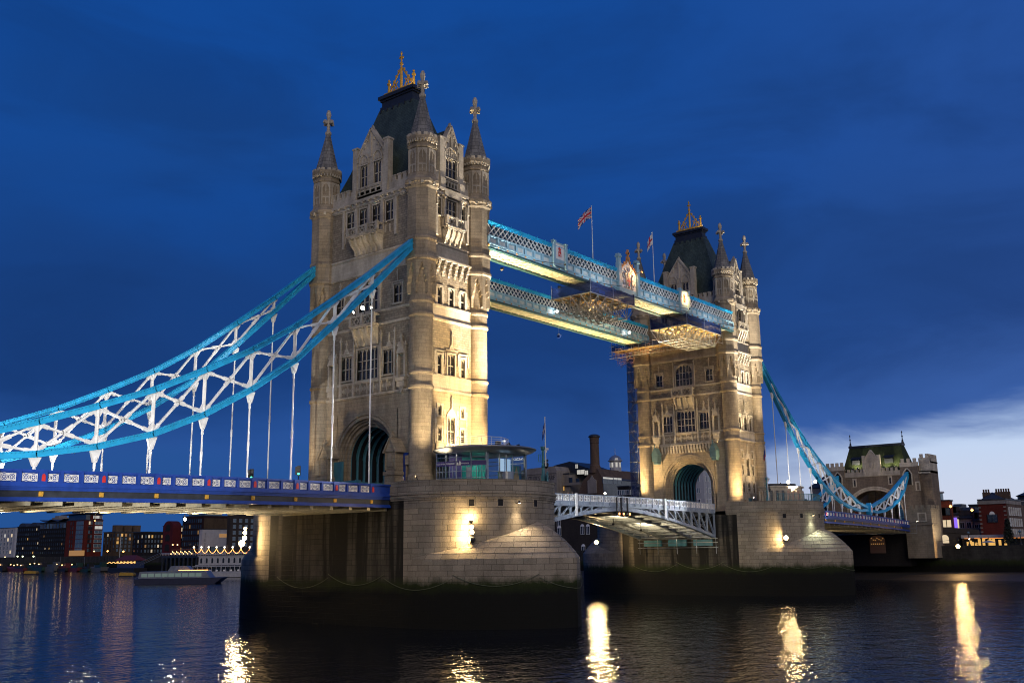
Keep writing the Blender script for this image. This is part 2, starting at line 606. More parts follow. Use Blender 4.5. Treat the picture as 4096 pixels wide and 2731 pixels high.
def window(parent, fr, u0, u1, z0, z1, lights=2, transoms=1, n=0.0, head=True, sw=0.20, proj=0.07, trim=None, round_top=False):
    """stone surround and tracery, with the leaded pane a sub-part behind"""
    trim = trim or M_PORT
    m = MB(fr)
    w = u1-u0
    m.box(u0-sw, u0, n-0.1, n+proj, z0-0.12, z1)
    m.box(u1, u1+sw, n-0.1, n+proj, z0-0.12, z1)
    if not round_top:
        m.box(u0-sw, u1+sw, n-0.1, n+proj+0.04, z1, z1+sw)
    m.box(u0-sw-0.05, u1+sw+0.05, n-0.1, n+proj+0.10, z0-0.28, z0-0.12)
    mw = 0.09 if w < 3 else 0.11
    lw = w/lights
    for i in range(1, lights):
        m.box(u0+i*lw-mw/2, u0+i*lw+mw/2, n-0.26, n-0.10, z0-0.1, z1)
    for k in range(transoms):
        zt = z0 + (z1-z0)*((k+1)/(transoms+1))*0.92
        m.box(u0, u1, n-0.27, n-0.11, zt-0.05, zt+0.05)
    if head:
        for lev in range(1 + (transoms if transoms and head == 'all' else 0)):
            zt = z1 if lev == 0 else z0 + (z1-z0)*(lev/(transoms+1))*0.92 - 0.05
            for i in range(lights):
                a, b = u0+i*lw+mw/2, u0+(i+1)*lw-mw/2
                c = (a+b)/2
                h = (b-a)*0.62
                us = [a+(b-a)*k/8 for k in range(9)]
                m.above(us, lambda u: zt-0.05-h*(abs(u-c)/(b-a)*2)**1.7, zt+0.005, n-0.25, n-0.12)
    if round_top:
        c = (u0+u1)/2
        rr = w/2
        us = [u0+w*k/20 for k in range(21)]
        hh = rr*0.80
        f = lambda u: z1-hh+hh*math.sqrt(max(0, 1-((u-c)/rr)**2))
        m.above(us, f, z1+0.02, n-0.3, n+0.01)
        # hood mould
        for k in range(20):
            a0, a1 = PI*k/20, PI*(k+1)/20
            P0 = (c-(rr+0.16)*math.cos(a0), n+0.05, z1-hh+(hh+0.16)*math.sin(a0))
            P1 = (c-(rr+0.16)*math.cos(a1), n+0.05, z1-hh+(hh+0.16)*math.sin(a1))
            m.bar(P0, P1, 0.22, 0.26)
    o = m.build('window', trim, parent)
    g = MB(fr)
    g.face([(u0, n-0.22, z0-0.1), (u1, n-0.22, z0-0.1), (u1, n-0.22, z1), (u0, n-0.22, z1)])
    g.build('pane', M_WIN, o)
    return o

def finial_post(m, u, n, z0, z1, w=0.16):
    m.box(u-w/2, u+w/2, n, n+w, z0, z1-0.35)
    m.box(u-w, u+w, n-w*0.3, n+w*1.4, z1-0.62, z1-0.42)
    m.extr([(u-w*0.6, z1-0.35), (u+w*0.6, z1-0.35), (u, z1)], n, n+w)

def string_course(m, u0, u1, z, h=0.22, p=0.18, n=0.0):
    m.box(u0, u1, n-0.05, n+p, z-h/2, z+h/2)
    m.box(u0, u1, n-0.05, n+p*0.5, z-h, z-h/2)

def gable(parent, fr, hw, z0, zs, za, wins, panel=None):
    """stepped stone gable standing on the cornice"""
    m = MB(fr)
    m.wall(-hw, hw, z0, zs, [(a, b, c, d) for a, b, c, d, *_ in wins], 0.3)
    m.extr([(-hw, zs), (hw, zs), (0.0, za)], -0.7, 0.0)
    m.box(-hw, hw, -0.72, -0.42, z0, zs)
    for s in (-1, 1):
        # coping of the slope
        m.bar((s*(hw+0.25), -0.3, zs-0.25), (0, -0.3, za+0.18), 0.9, 0.26)
        # side pier with gablet
        m.box(s*hw-0.42, s*hw+0.42, -0.75, 0.16, z0, zs+1.9)
        m.box(s*hw-0.52, s*hw+0.52, -0.85, 0.24, zs+1.9, zs+2.15)
        m.box(s*hw-0.46, s*hw+0.46, -0.6, 0.32, z0, z0+1.4)
        # sloped buttress foot
        m.extr([(s*(hw+0.42), z0), (s*(hw+1.15), z0), (s*(hw+0.42), z0+2.6)], -0.6, -0.05)
        for k in range(4):
            t = (k+0.7)/4.6
            m.box(s*hw*(1-t)-0.13, s*hw*(1-t)+0.13, -0.2, 0.14, zs+(za-zs)*t-0.75, zs+(za-zs)*t-0.35)
    m.box(-0.15, 0.15, -0.4, 0.16, zs+0.2, za-0.5)
    m.extr([(-0.3, za+0.1), (0.3, za+0.1), (0, za+0.75)], -0.45, -0.12)
    for a, b, c, d, *_ in wins:
        cc = (a+b)/2
        rr = (b-a)/2+0.25
        for k in range(8):
            a0, a1 = PI*k/8, PI*(k+1)/8
            m.bar((cc-rr*math.cos(a0), 0.05, d+0.05+1.5*math.sin(a0)), (cc-rr*math.cos(a1), 0.05, d+0.05+1.5*math.sin(a1)), 0.2, 0.18)
        # carved tympanum
        for k in range(5):
            q = a+(b-a)*(k+0.5)/5
            m.box(q-0.1, q+0.1, 0.0, 0.08, d+0.3, d+0.3+0.8*math.sin(PI*(k+0.5)/5))
    if panel:
        a, b, c, d = panel
        for k in range(5):
            q = a+(b-a)*(k+0.5)/5
            m.box(q-0.13, q+0.13, -0.02, 0.07, c+0.15, d-0.15)
        m.box(a, b, -0.02, 0.12, d-0.1, d)
        m.box(a, b, -0.02, 0.12, c, c+0.1)
    g = m.build('gable', M_PORT, parent)
    for w in wins:
        window(g, fr, *w[:4], lights=w[4], transoms=1, sw=0.14)
    # little slated roof running back behind it
    r_ = MB(fr)
    dpt = 5.0
    r_.face([(-hw, -0.7, zs), (0, -0.7, za-0.1), (0, -dpt, za-0.1), (-hw, -dpt, zs)])
    r_.face([(hw, -0.7, zs), (hw, -dpt, zs), (0, -dpt, za-0.1), (0, -0.7, za-0.1)])
    r_.face([(-hw, -0.7, z0), (-hw, -0.7, zs), (-hw, -dpt, zs), (-hw, -dpt, z0)])
    r_.face([(hw, -0.7, z0), (hw, -dpt, z0), (hw, -dpt, zs), (hw, -0.7, zs)])
    r_.build('gable_roof', M_ROOF, g)

def balcony(parent, fr, u0, u1, z0, z1, proj, nb, zc):
    m = MB(fr)
    m.box(u0, u1, -0.05, proj, z0, z0+0.22)
    m.box(u0-0.08, u1+0.08, -0.05, proj+0.1, z0+0.22, z0+0.36)
    m.box(u0, u1, proj-0.22, proj, z1-0.2, z1)
    for u in (u0, u1):
        m.box(min(u, u-0.2*(1 if u > u0 else -1)), max(u, u-0.2*(1 if u > u0 else -1)), 0, proj-0.22, z1-0.2, z1)
    np_ = max(2, int((u1-u0)/1.6))
    for i in range(np_+1):
        q = u0+(u1-u0)*i/np_
        m.box(q-0.2, q+0.2, proj-0.3, proj+0.06, z0+0.36, z1+0.06)
    # pierced tracery
    for i in range(np_):
        a, b = u0+(u1-u0)*i/np_+0.2, u0+(u1-u0)*(i+1)/np_-0.2
        st = (b-a)/2
        for k in range(2):
            x0, x1 = a+k*st, a+(k+1)*st
            m.bar((x0, proj-0.12, z0+0.36), (x1, proj-0.12, z1-0.2), 0.12, 0.10)
            m.bar((x1, proj-0.12, z0+0.36), (x0, proj-0.12, z1-0.2), 0.12, 0.10)
    b_ = m.build('balcony', M_PORT, parent)
    c = MB(fr)
    for i in range(nb):
        q = u0+0.3+(u1-u0-0.6)*i/(nb-1)
        prof = [(0, zc), (0.28, zc+0.1), (0.42, zc+(z0-zc)*0.35), (proj*0.72, zc+(z0-zc)*0.62), (proj*0.92, z0-0.15), (proj*0.92, z0), (0, z0)]
        w_ = 0.14
        for s in (-1, 1):
            c.face([(q+s*w_, p[0], p[1]) for p in prof])
        for p, p2 in zip(prof[:-1], prof[1:]):
            c.face([(q-w_, p[0], p[1]), (q+w_, p[0], p[1]), (q+w_, p2[0], p2[1]), (q-w_, p2[0], p2[1])])
    # the carved coving behind the brackets
    cv = [(0.0, zc+0.1), (proj*0.12, zc+(z0-zc)*0.3), (proj*0.42, zc+(z0-zc)*0.62), (proj*0.7, z0-0.1)]
    for p, p2 in zip(cv[:-1], cv[1:]):
        c.face([(u0+0.15, p[0], p[1]), (u1-0.15, p[0], p[1]), (u1-0.15, p2[0], p2[1]), (u0+0.15, p2[0], p2[1])])
    for u in (u0+0.15, u1-0.15):
        c.face([(u, p[0], p[1]) for p in cv]+[(u, 0, z0-0.1)])
    c.build('bracket', M_PORT, b_)['kind'] = 'stuff'

def arch_ring(m, rout, rin, zs, n, dep, zb):
    K = 28
    def pt(r_, k):
        a = PI*k/K
        return (-r_*math.cos(a), zs + r_*math.sin(a))
    for k in range(K):
        o0, o1, i0, i1 = pt(rout, k), pt(rout, k+1), pt(rin, k), pt(rin, k+1)
        m.face([(o0[0], n, o0[1]), (o1[0], n, o1[1]), (i1[0], n, i1[1]), (i0[0], n, i0[1])])
        m.face([(i0[0], n, i0[1]), (i1[0], n, i1[1]), (i1[0], n-dep, i1[1]), (i0[0], n-dep, i0[1])])
    for s in (-1, 1):
        m.face([(s*rout, n, zb), (s*rin, n, zb), (s*rin, n, zs), (s*rout, n, zs)])
        m.face([(s*rin, n, zb), (s*rin, n-dep, zb), (s*rin, n-dep, zs), (s*rin, n, zs)])

def turret(parent, cx, cy):
    R0, R1 = 1.42, 1.84
    m = MB()
    m.lathe(cx, cy, [(1.70, 14.4), (1.70, 16.2), (1.62, 16.5), (1.62, 17.0), (R0, 17.3), (R0, 27.5), (1.60, 27.75), (1.60, 28.0), (R0, 28.15), (R0, 29.3), (1.57, 29.5), (1.57, 29.7), (R0, 29.85),
                     (R0, 36.5), (1.60, 36.75), (1.60, 36.98), (R0+.03, 37.1), (R0+.03, 38.3), (1.57, 38.5), (1.57, 38.72), (R0+.03, 38.85), (R0+.03, 39.6)], 32)
    # broach from the drum to the octagon: spurs at the corners, pointed hollows between them
    ro = octr(R1-0.04)
    def spur(k, z, r_):
        t = (z-39.4)/(43.3-39.4)
        f = abs(((k % 8)+4) % 8-4)/4.0           # 0 at a corner, 1 in the middle of a face
        o = ro*math.cos(PI/8)/math.cos(PI/8*(1-f))
        lim = 1.02*t**1.3
        return o if f <= lim or t >= 0.999 else R0+.02
    zz_ = [39.4+3.9*i/12 for i in range(13)]
    m.lathe(cx, cy, [(R0, z) for z in zz_]+[(R0, 43.6)], 64, PI/8, rmod=lambda k, z, r_: spur(k, min(z, 43.3), r_))
    o8 = octr
    m.lathe(cx, cy, [(o8(1.78), 43.6), (o8(2.0), 43.8), (o8(2.0), 44.1), (o8(R1), 44.35), (o8(R1), 46.1), (o8(1.96), 46.35), (o8(1.96), 46.6), (o8(R1-.04), 46.85), (o8(R1-.04), 53.0),
                     (o8(1.98), 53.3), (o8(1.98), 53.6), (o8(2.14), 53.8), (o8(2.14), 54.15), (o8(1.84), 54.5), (o8(1.80), 54.6), (o8(1.70), 55.0), (o8(1.68), 58.35), (o8(1.80), 58.5), (o8(1.80), 58.7), (o8(1.68), 58.85),
                     (o8(1.68), 59.2), (o8(1.98), 59.55), (o8(1.98), 60.0), (o8(1.7), 60.05)], 8, PI/8)
    t = m.build('turret', M_GRAN, parent)
    # blind tracery, gargoyles and the little battlements
    d = MB()
    for k in range(8):
        a = k*PI/4
        ux = Vector((-math.sin(a), math.cos(a), 0))
        nn = Vector((math.cos(a), math.sin(a), 0))
        d.fr = (Vector((cx, cy, 0)) + nn*1.70, ux, nn)
        for s in (-1, 1):
            d.box(s*0.52-0.09, s*0.52+0.09, -0.05, 0.08, 55.1, 58.3)
        d.box(-0.43, 0.43, -0.05, 0.06, 56.05, 56.25)
        d.box(-0.06, 0.06, -0.05, 0.05, 55.15, 56.05)
        d.extr([(-0.43, 58.3), (-0.43, 57.5), (-0.2, 57.95), (0, 58.2), (0.2, 57.95), (0.43, 57.5), (0.43, 58.3)], -0.05, 0.06)
        d.box(-0.05, 0.05, -0.05, 0.05, 57.0, 58.1)
        d.fr = (Vector((cx, cy, 0)) + nn*2.08, ux, nn)
        d.box(-0.16, 0.16, -0.2, 0.16, 53.45, 53.85)
        d.fr = (Vector((cx, cy, 0)) + nn*1.95, ux, nn)
        for s in (-0.42, 0.42):
            d.box(s-0.24, s+0.24, -0.30, 0.05, 60.0, 60.36)
        for s in (-0.6, -0.2, 0.2, 0.6):
            d.box(s-0.09, s+0.09, -0.25, 0.02, 59.15, 59.5)
    d.fr = None
    d.build('turret_tracery', M_PORT, t)
    s = MB()
    prof = []
    for i in range(11):
        a, b = i/11, (i+1)/11
        r0, r1 = 1.62*(1-a)**1.04 + 0.30*a, 1.62*(1-b)**1.04 + 0.30*b
        z0, z1 = 60.05+5.85*a, 60.05+5.85*b
        prof += [(o8(r0)+0.02, z0), (o8(r1)+0.035, z1)]
    s.lathe(cx, cy, prof, 8, PI/8)
    sp = s.build('spire', M_SPIRE, t)
    f = MB()
    f.lathe(cx, cy, [(0.30, 65.8), (0.46, 66.0), (0.46, 66.25), (0.26, 66.5), (0.22, 67.0), (0.26, 67.2), (0.26, 68.3), (0.30, 68.6), (0.36, 68.9), (0.36, 69.2), (0.24, 69.4), (0.22, 69.6)], 8, PI/8)
    for a in (0, PI/2, PI, 3*PI/2):
        c_, s_ = math.cos(a), math.sin(a)
        f.bar((cx, cy, 67.75), (cx+0.62*c_, cy+0.62*s_, 67.75), 0.26, 0.30)
        f.bar((cx+0.50*c_, cy+0.50*s_, 67.70), (cx+0.84*c_, cy+0.84*s_, 67.80), 0.36, 0.50)
    f.build('cross_finial', M_PORT, sp)
    return t

def tower(x0, label, variant):
    T = thing('bridge_tower', label, 'bridge tower', (x0, 0, 14.4), 'twin towers of the bridge')
    for sx in (-1, 1):
        for sy in (-1, 1):
            turret(T, x0+sx*TA, sy*TB)
    fL = (Vector((x0-5.5, 0, 0)), Vector((0, -1, 0)), Vector((-1, 0, 0)))
    fRt = (Vector((x0, -9.5, 0)), Vector((1, 0, 0)), Vector((0, -1, 0)))
    fB = (Vector((x0+5.5, 0, 0)), Vector((0, 1, 0)), Vector((1, 0, 0)))
    fF = (Vector((x0, 9.5, 0)), Vector((-1, 0, 0)), Vector((0, 1, 0)))
    ZS = 19.7
    # ---------------- wide face with the road arch
    w4 = [(c-0.68, c+0.68, 50.5, 53.05, 2) for c in (-3.75, -1.25, 1.25, 3.75)]
    w3s = [(c-0.68, c+0.68, 39.2, 41.5, 2) for c in (-5.45, 5.45)]
    w3c = (-1.75, 1.75, 38.9, 42.9)
    w2s = [(-4.98, -2.97, 30.2, 33.3, 3), (2.97, 4.98, 30.2, 33.3, 3)]
    w2c = (-1.9, 1.9, 29.95, 33.9)
    holes = [w[:4] for w in w4+w3s+w2s] + [w3c, w2c]
    for side, fr in (('road', fL), ('back', fB)):
        m = MB(fr)
        us = [-5.6+11.2*k/40 for k in range(41)]
        m.above(us, lambda u: ZS+math.sqrt(max(0, 5.5**2-min(5.5, abs(u))**2)), 25.6, -0.3, 0.0)
        m.wall(-8.6, 8.6, 14.4, 25.6, [(-5.6, 5.6, 14.4, 25.6)], 0)
        m.wall(-8.6, 8.6, 25.6, 29.9)
        m.wall(-8.6, 8.6, 44.0, 46.4)
        for s in (-1, 1):
            m.box(s*5.55-0.06, s*5.55+0.06, -0.3, 0.0, 14.4, 25.6)
            m.face([(s*5.6, 0, 14.4), (s*5.5, 0, 14.4), (s*5.5, 0, ZS), (s*5.6, 0, ZS)])
        m.build('wall', M_GRAN, T)
        m = MB(fr)
        m.wall(-8.6, 8.6, 29.9, 36.7, holes if side == 'road' else (), 0.35)
        m.wall(-8.6, 8.6, 36.7, 44.0, holes if side == 'road' else (), 0.35)
        m.wall(-8.6, 8.6, 46.4, 54.4, holes if side == 'road' else (), 0.35)
        m.build('wall', M_RUB, T)
        m = MB(fr)
        for ro_, ri_, n_, d_ in ((5.5, 5.1, 0.10, 0.35), (5.1, 4.85, -0.25, 0.3), (4.85, 4.55, -0.5, 0.35), (4.55, 4.15, -0.85, 0.4)):
            arch_ring(m, ro_, ri_, ZS, n_, d_, 14.4)
        arch_ring(m, 5.72, 5.5, ZS+0.1, 0.18, 0.2, ZS-1.2)
        m.build('arch_moulding', M_GRAN, T)
        if side == 'back':
            m = MB(fr)
            for z in (27.8, 29.6, 36.75, 38.55, 43.9, 46.4, 53.9):
                string_course(m, -8.0, 8.0, z)
            m.build('string_course', M_PORT, T)
            continue
        s = MB(fr)
        for z, p in ((27.8, .2), (29.62, .16), (36.78, .2), (38.55, .16), (43.95, .22), (46.45, .2)):
            string_course(s, -7.7, 7.7, z, p=p)
        s.extr([(-7.7, 44.0), (7.7, 44.0), (7.7, 46.4), (-7.7, 46.4)], -0.1, 0.05)
        # carved frieze below the second storey windows
        for k in range(9):
            q = -4.85+9.7*k/8
            s.box(q-0.08, q+0.08, -0.02, 0.13, 28.0, 29.5)
        for k in range(32):
            q = -4.8+9.6*(k+0.5)/32
            hgt = 0.35+0.5*((k*7) % 5)/5
            s.box(q-0.10, q+0.10, -0.02, 0.07, 28.75-hgt/2, 28.75+hgt/2)
        for q in (-5.05, -2.5, 2.5, 5.05):
            s.box(q-0.16, q+0.16, -0.02, 0.2, 27.9, 34.3)
            finial_post(s, q, 0.02, 34.2, 36.0)
        # label moulds over the second storey side windows
        for a, b, c, d, _ in w2s:
            s.box(a-0.25, b+0.25, -0.02, 0.16, d+0.28, d+0.42)
            s.extr([((a+b)/2-0.5, d+0.42), ((a+b)/2+0.5, d+0.42), ((a+b)/2, d+1.25)], 0, 0.12)
            finial_post(s, (a+b)/2, 0.0, d+1.0, d+2.2, 0.14)
        for a, b, c, d, _ in w3s:
            s.box(a-0.35, b+0.35, -0.02, 0.15, d+0.3, d+0.45)
            finial_post(s, (a+b)/2, 0.0, d+0.45, d+2.1, 0.15)
            for q in (a-0.35, b+0.25):
                s.box(q-0.02, q+0.12, -0.02, 0.14, d-0.5, d+0.3)
        for q in (-2.25, 2.25):
            s.box(q-0.14, q+0.14, -0.02, 0.18, 38.6, 42.6)
            finial_post(s, q, 0.02, 42.4, 43.8)
        if variant == 'far':
            for k in range(18):
                q = -5.4+10.8*k/17
                s.box(q-0.17, q+0.17, -0.02, 0.30, 26.55, 27.35)
                s.box(q-0.13, q+0.13, -0.02, 0.17, 25.95, 26.55)
            s.box(-5.7, 5.7, -0.02, 0.34, 27.35, 27.55)
        # fourth storey pilasters and panel band
        for q in (-5.0, -2.5, 0.0, 2.5, 5.0):
            s.box(q-0.2, q+0.2, -0.02, 0.22, 48.2, 53.6)
        for k in range(12):
            q = -4.7+9.4*k/11
            s.box(q-0.12, q+0.12, -0.02, 0.08, 48.9, 49.9)
        # main cornice with carved heads
        string_course(s, -7.6, 7.6, 53.6, 0.3, 0.28)
        string_course(s, -7.6, 7.6, 54.2, 0.4, 0.42)
        for k in range(13):
            q = -7.0+14.0*k/12
            s.box(q-0.16, q+0.16, 0.0, 0.55, 53.72, 54.02)
        s.build('string_course', M_PORT, T)
        for w in w4:
            window(T, fr, *w[:4], lights=2, transoms=1)
        for w in w3s:
            window(T, fr, *w[:4], lights=2, transoms=1)
        window(T, fr, *w3c, lights=5 if variant == 'far' else 4, transoms=2, round_top=True, sw=0.26)
        for w in w2s:
            window(T, fr, *w[:4], lights=3, transoms=1)
        window(T, fr, *w2c, lights=5, transoms=2, sw=0.22)
        balcony(T, fr, -2.15, 2.15, 36.5, 38.15, 1.2, 4, 34.2)
        balcony(T, fr, -2.75, 2.75, 48.75, 50.2, 1.45, 6, 46.6)
        # canopied statue niches beside the windows
        for q in (-6.45, 6.45):
            k = MB(fr)
            k.box(q-0.62, q+0.62, 0, 0.5, 28.2, 28.9)
            k.box(q-0.75, q+0.75, 0, 0.62, 28.9, 29.35)
            k.extr([(q-0.5, 28.2), (q+0.5, 28.2), (q, 27.4)], 0, 0.35)
            for s_ in (-1, 1):
                k.box(q+s_*0.6-0.13, q+s_*0.6+0.13, 0, 0.42, 29.35, 32.6)
                finial_post(k, q+s_*0.6, 0.1, 32.5, 34.0, 0.18)
            k.extr([(q-0.75, 32.4), (q+0.75, 32.4), (q, 34.0)], 0.0, 0.55)
            finial_post(k, q, 0.2, 33.6, 35.0, 0.2)
            nk = k.build('niche', M_PORT, T)
            k = MB(fr)
            k.face([(q-0.47, 0.03, 29.35), (q+0.47, 0.03, 29.35), (q+0.47, 0.03, 32.4), (q-0.47, 0.03, 32.4)])
            k.build('niche_back', M_RUB, nk)
        # battlements
        p = MB(fr)
        p.wall(-7.6, 7.6, 54.4, 55.5)
        p.box(-7.6, 7.6, -0.45, -0.01, 54.4, 55.5)
        for s_ in (-1, 1):
            for k in range(4):
                q = s_*(4.45+0.98*k)
                p.box(q-0.30, q+0.30, -0.45, 0.0, 55.5, 56.25)
                p.box(q-0.36, q+0.36, -0.5, 0.08, 56.25, 56.4)
                p.box(q+s_*0.49-0.2, q+s_*0.49+0.2, -0.5, 0.08, 55.5, 55.6)
        p.build('parapet', M_PORT, T)
        gable(T, fr, 3.0, 54.4, 59.9, 64.0, [(-2.0, -0.62, 56.2, 59.2, 2), (0.62, 2.0, 56.2, 59.2, 2)], (-2.6, 2.6, 54.9, 55.9))
        if variant == 'near':
            # the two gabled stone posts that end the roadway parapets
            for q in (6.1, -6.1):
                k = MB(fr)
                k.box(q-0.85, q+0.85, 0.2, 1.75, 14.6, 17.3)
                k.box(q-1.0, q+1.0, 0.1, 1.9, 17.3, 17.7)
                k.extr([(q-0.75, 17.7), (q+0.75, 17.7), (q+0.75, 20.2), (q-0.75, 20.2)], 0.0, 1.6)
                k.extr([(q-0.95, 20.1), (q+0.95, 20.1), (q, 21.6)], 0.0, 1.75)
                k.bar((q-1.1, 0.95, 20.0), (q, 0.95, 21.75), 1.9, 0.2)
                k.bar((q+1.1, 0.95, 20.0), (q, 0.95, 21.75), 1.9, 0.2)
                k.box(q-0.13, q+0.13, 1.3, 1.6, 21.6, 22.5)
                k.box(q-0.4, q+0.4, 1.32, 1.58, 21.95, 22.2)
                k.box(q-0.5, q+0.5, 1.55, 1.7, 18.1, 18.2)
                k.extr([(q-0.45, 18.3), (q+0.45, 18.3), (q+0.45, 19.3), (q+0.2, 19.8), (q-0.2, 19.8), (q-0.45, 19.3)], 1.55, 1.7)
                k.box(q-0.85, q-0.75, 1.5, 1.75, 17.9, 20.0)
                k.box(q+0.75, q+0.85, 1.5, 1.75, 17.9, 20.0)
                k.build('gabled_post', M_GRAN, T)
            # blue hoarding and the dark side door under a battlemented hood
            k = MB(fr)
            k.box(6.95, 7.65, 0.1, 0.3, 14.7, 20.0)
            k.build('blue_panel', M_NAVY, T)
            k = MB(fr)
            k.box(7.7, 8.6, 0.0, 0.75, 18.5, 19.3)
            for q in (7.8, 8.1, 8.4):
                k.box(q-0.09, q+0.09, 0.6, 0.8, 19.3, 19.6)
            k.box(7.66, 7.76, 0.0, 0.6, 15, 18.5)
            k.build('door_hood', M_GRAN, T)
            k = MB(fr)
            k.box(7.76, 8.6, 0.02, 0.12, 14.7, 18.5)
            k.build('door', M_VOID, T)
        else:
            for q in (-6.2, 6.2):
                k = MB(fr)
                k.box(q-0.62, q+0.62, 0.3, 1.75, 24.6, 25.9)
                k.box(q-0.45, q+0.45, 0.3, 1.5, 24.1, 24.6)
                k.extr([(q-0.75, 25.8), (q+0.75, 25.8), (q, 27.25)], 0.25, 1.85)
                k.box(q-0.07, q+0.07, 1.6, 1.75, 27.1, 27.8)
                k.box(q-0.3, q+0.3, 1.75, 1.8, 25.0, 25.75)
                k.build('lamp_housing', M_BOX, T)
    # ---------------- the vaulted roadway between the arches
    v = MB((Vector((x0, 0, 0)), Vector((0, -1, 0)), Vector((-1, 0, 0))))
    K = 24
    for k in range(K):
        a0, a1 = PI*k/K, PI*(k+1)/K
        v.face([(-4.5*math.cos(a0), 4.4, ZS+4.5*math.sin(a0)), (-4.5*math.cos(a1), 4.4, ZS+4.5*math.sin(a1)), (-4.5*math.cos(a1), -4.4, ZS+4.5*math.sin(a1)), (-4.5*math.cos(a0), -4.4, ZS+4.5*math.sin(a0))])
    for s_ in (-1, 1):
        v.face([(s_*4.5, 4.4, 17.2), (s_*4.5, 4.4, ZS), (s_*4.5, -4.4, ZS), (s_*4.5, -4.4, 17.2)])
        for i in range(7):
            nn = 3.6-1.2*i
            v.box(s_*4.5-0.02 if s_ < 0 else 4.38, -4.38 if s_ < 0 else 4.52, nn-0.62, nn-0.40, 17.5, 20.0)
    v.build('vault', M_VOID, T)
    v = MB((Vector((x0, 0, 0)), Vector((0, -1, 0)), Vector((-1, 0, 0))))
    for i in range(8):
        nn = 4.2-1.2*i
        for k in range(K):
            a0, a1 = PI*k/K, PI*(k+1)/K
            v.bar((-4.36*math.cos(a0), nn, ZS+4.36*math.sin(a0)), (-4.36*math.cos(a1), nn, ZS+4.36*math.sin(a1)), 0.30, 0.26, (-1, 0, 0))
        for s_ in (-1, 1):
            v.box(s_*4.36-0.13, s_*4.36+0.13, nn-0.15, nn+0.15, 17.2, ZS)
    for s_ in (-1, 1):
        v.box(min(s_*4.05, s_*4.6), max(s_*4.05, s_*4.6), -4.4, 4.4, 16.95, 17.2)
        v.box(min(s_*4.3, s_*4.6), max(s_*4.3, s_*4.6), -4.4, 4.4, 14.5, 16.95)
        for i in range(8):
            nn = 4.2-1.2*i
            v.box(min(s_*4.12, s_*4.4), max(s_*4.12, s_*4.4), nn-0.13, nn+0.13, 14.5, 16.95)
    v.build('vault_rib', M_CYAND, T)
    if variant == 'near':
        v = MB(fL)
        v.box(-5.4, -3.85, 0.25, 0.6, 14.5, 19.6)
        v.box(-6.0, -0.5, 0.3, 0.7, 14.5, 17.1)
        v.build('teal_panel', M_CYAND, T)

    # ---------------- narrow face towards the river
    a4 = [(-1.0, 1.0, 50.7, 53.1, 3), (-2.65, -2.0, 50.75, 52.9, 1), (2.0, 2.65, 50.75, 52.9, 1)]
    a3 = [(c-0.38, c+0.38, 38.85, 41.1, 1) for c in (-2.2, 0, 2.2)]
    a2 = [(-0.62, 0.62, 29.95, 32.6, 2), (-2.55, -1.85, 29.95, 32.3, 1), (1.85, 2.55, 29.95, 32.3, 1)]
    a1 = [(-2.4, -1.8, 24.75, 25.9, 1), (1.8, 2.4, 24.75, 25.9, 1), (-0.62, 0.62, 21.4, 24.6, 2), (-2.4, -1.8, 21.6, 23.2, 1), (1.8, 2.4, 21.6, 23.2, 1),
          (-2.45, -1.75, 18.3, 20.0, 1), (-0.62, 0.62, 18.3, 20.0, 2), (1.75, 2.45, 18.3, 20.0, 1)]
    for side, fr in (('river', fRt), ('plain', fF)):
        m = MB(fr)
        hs = [w[:4] for w in a1+a2+a3+a4] if side == 'river' else []
        m.wall(-4.6, 4.6, 14.4, 29.9, [h for h in hs if h[3] < 29.9], 0.35)
        m.wall(-4.6, 4.6, 46.4, 54.4, [h for h in hs if h[2] > 46.4], 0.35)
        m.build('wall', M_GRAN, T)
        m = MB(fr)
        m.wall(-4.6, 4.6, 29.9, 46.4, [h for h in hs if 29.9 < h[3] and h[2] < 46.4], 0.35)
        m.build('wall', M_RUB, T)
        s = MB(fr)
        for z, p in ((27.9, .22), (29.65, .16), (36.85, .22), (38.6, .16), (44.6, .22), (46.8, .2)):
            string_course(s, -3.9, 3.9, z, p=p)
        s.extr([(-3.9, 28.0), (3.9, 28.0), (3.9, 29.55), (-3.9, 29.55)], -0.1, 0.05)
        s.extr([(-3.9, 36.95), (3.9, 36.95), (3.9, 38.5), (-3.9, 38.5)], -0.1, 0.05)
        s.extr([(-3.9, 44.7), (3.9, 44.7), (3.9, 46.7), (-3.9, 46.7)], -0.1, 0.08)
        string_course(s, -3.9, 3.9, 53.6, 0.3, 0.28)
        string_course(s, -3.9, 3.9, 54.2, 0.4, 0.42)
        if side == 'river':
            # stepped corbel table under the third string
            for k in range(6):
                q = -2.75+5.5*k/5
                for j in range(4):
                    s.box(q-0.22, q+0.22, -0.02, 0.16+0.17*j, 42.6+0.48*j, 42.98+0.48*j)
                s.box(q+0.27, q+0.83, -0.02, 0.10, 44.1, 44.5) if k < 5 else None
            s.box(-3.2, 3.2, -0.02, 0.75, 44.5, 44.75)
            for q in (-3.0, -1.5, 1.5, 3.0):
                s.box(q-0.2, q+0.2, -0.02, 0.3, 47.8, 53.5)
                finial_post(s, q, 0.25, 51.8, 53.6, 0.2)
            s.box(-1.6, 1.6, 0.0, 0.45, 53.35, 54.4)
            # label moulds
            for a, b, d in ((-3.05, -1.35, 32.75), (-1.15, 1.15, 33.05), (1.35, 3.05, 32.75)):
                s.box(a, b, -0.02, 0.16, d, d+0.15)
            s.extr([(-0.55, 33.15), (0.55, 33.15), (0, 34.2)], 0, 0.13)
            finial_post(s, 0, 0.0, 33.8, 35.6, 0.2)
            finial_post(s, 0, 0.0, 25.6, 27.4, 0.2)
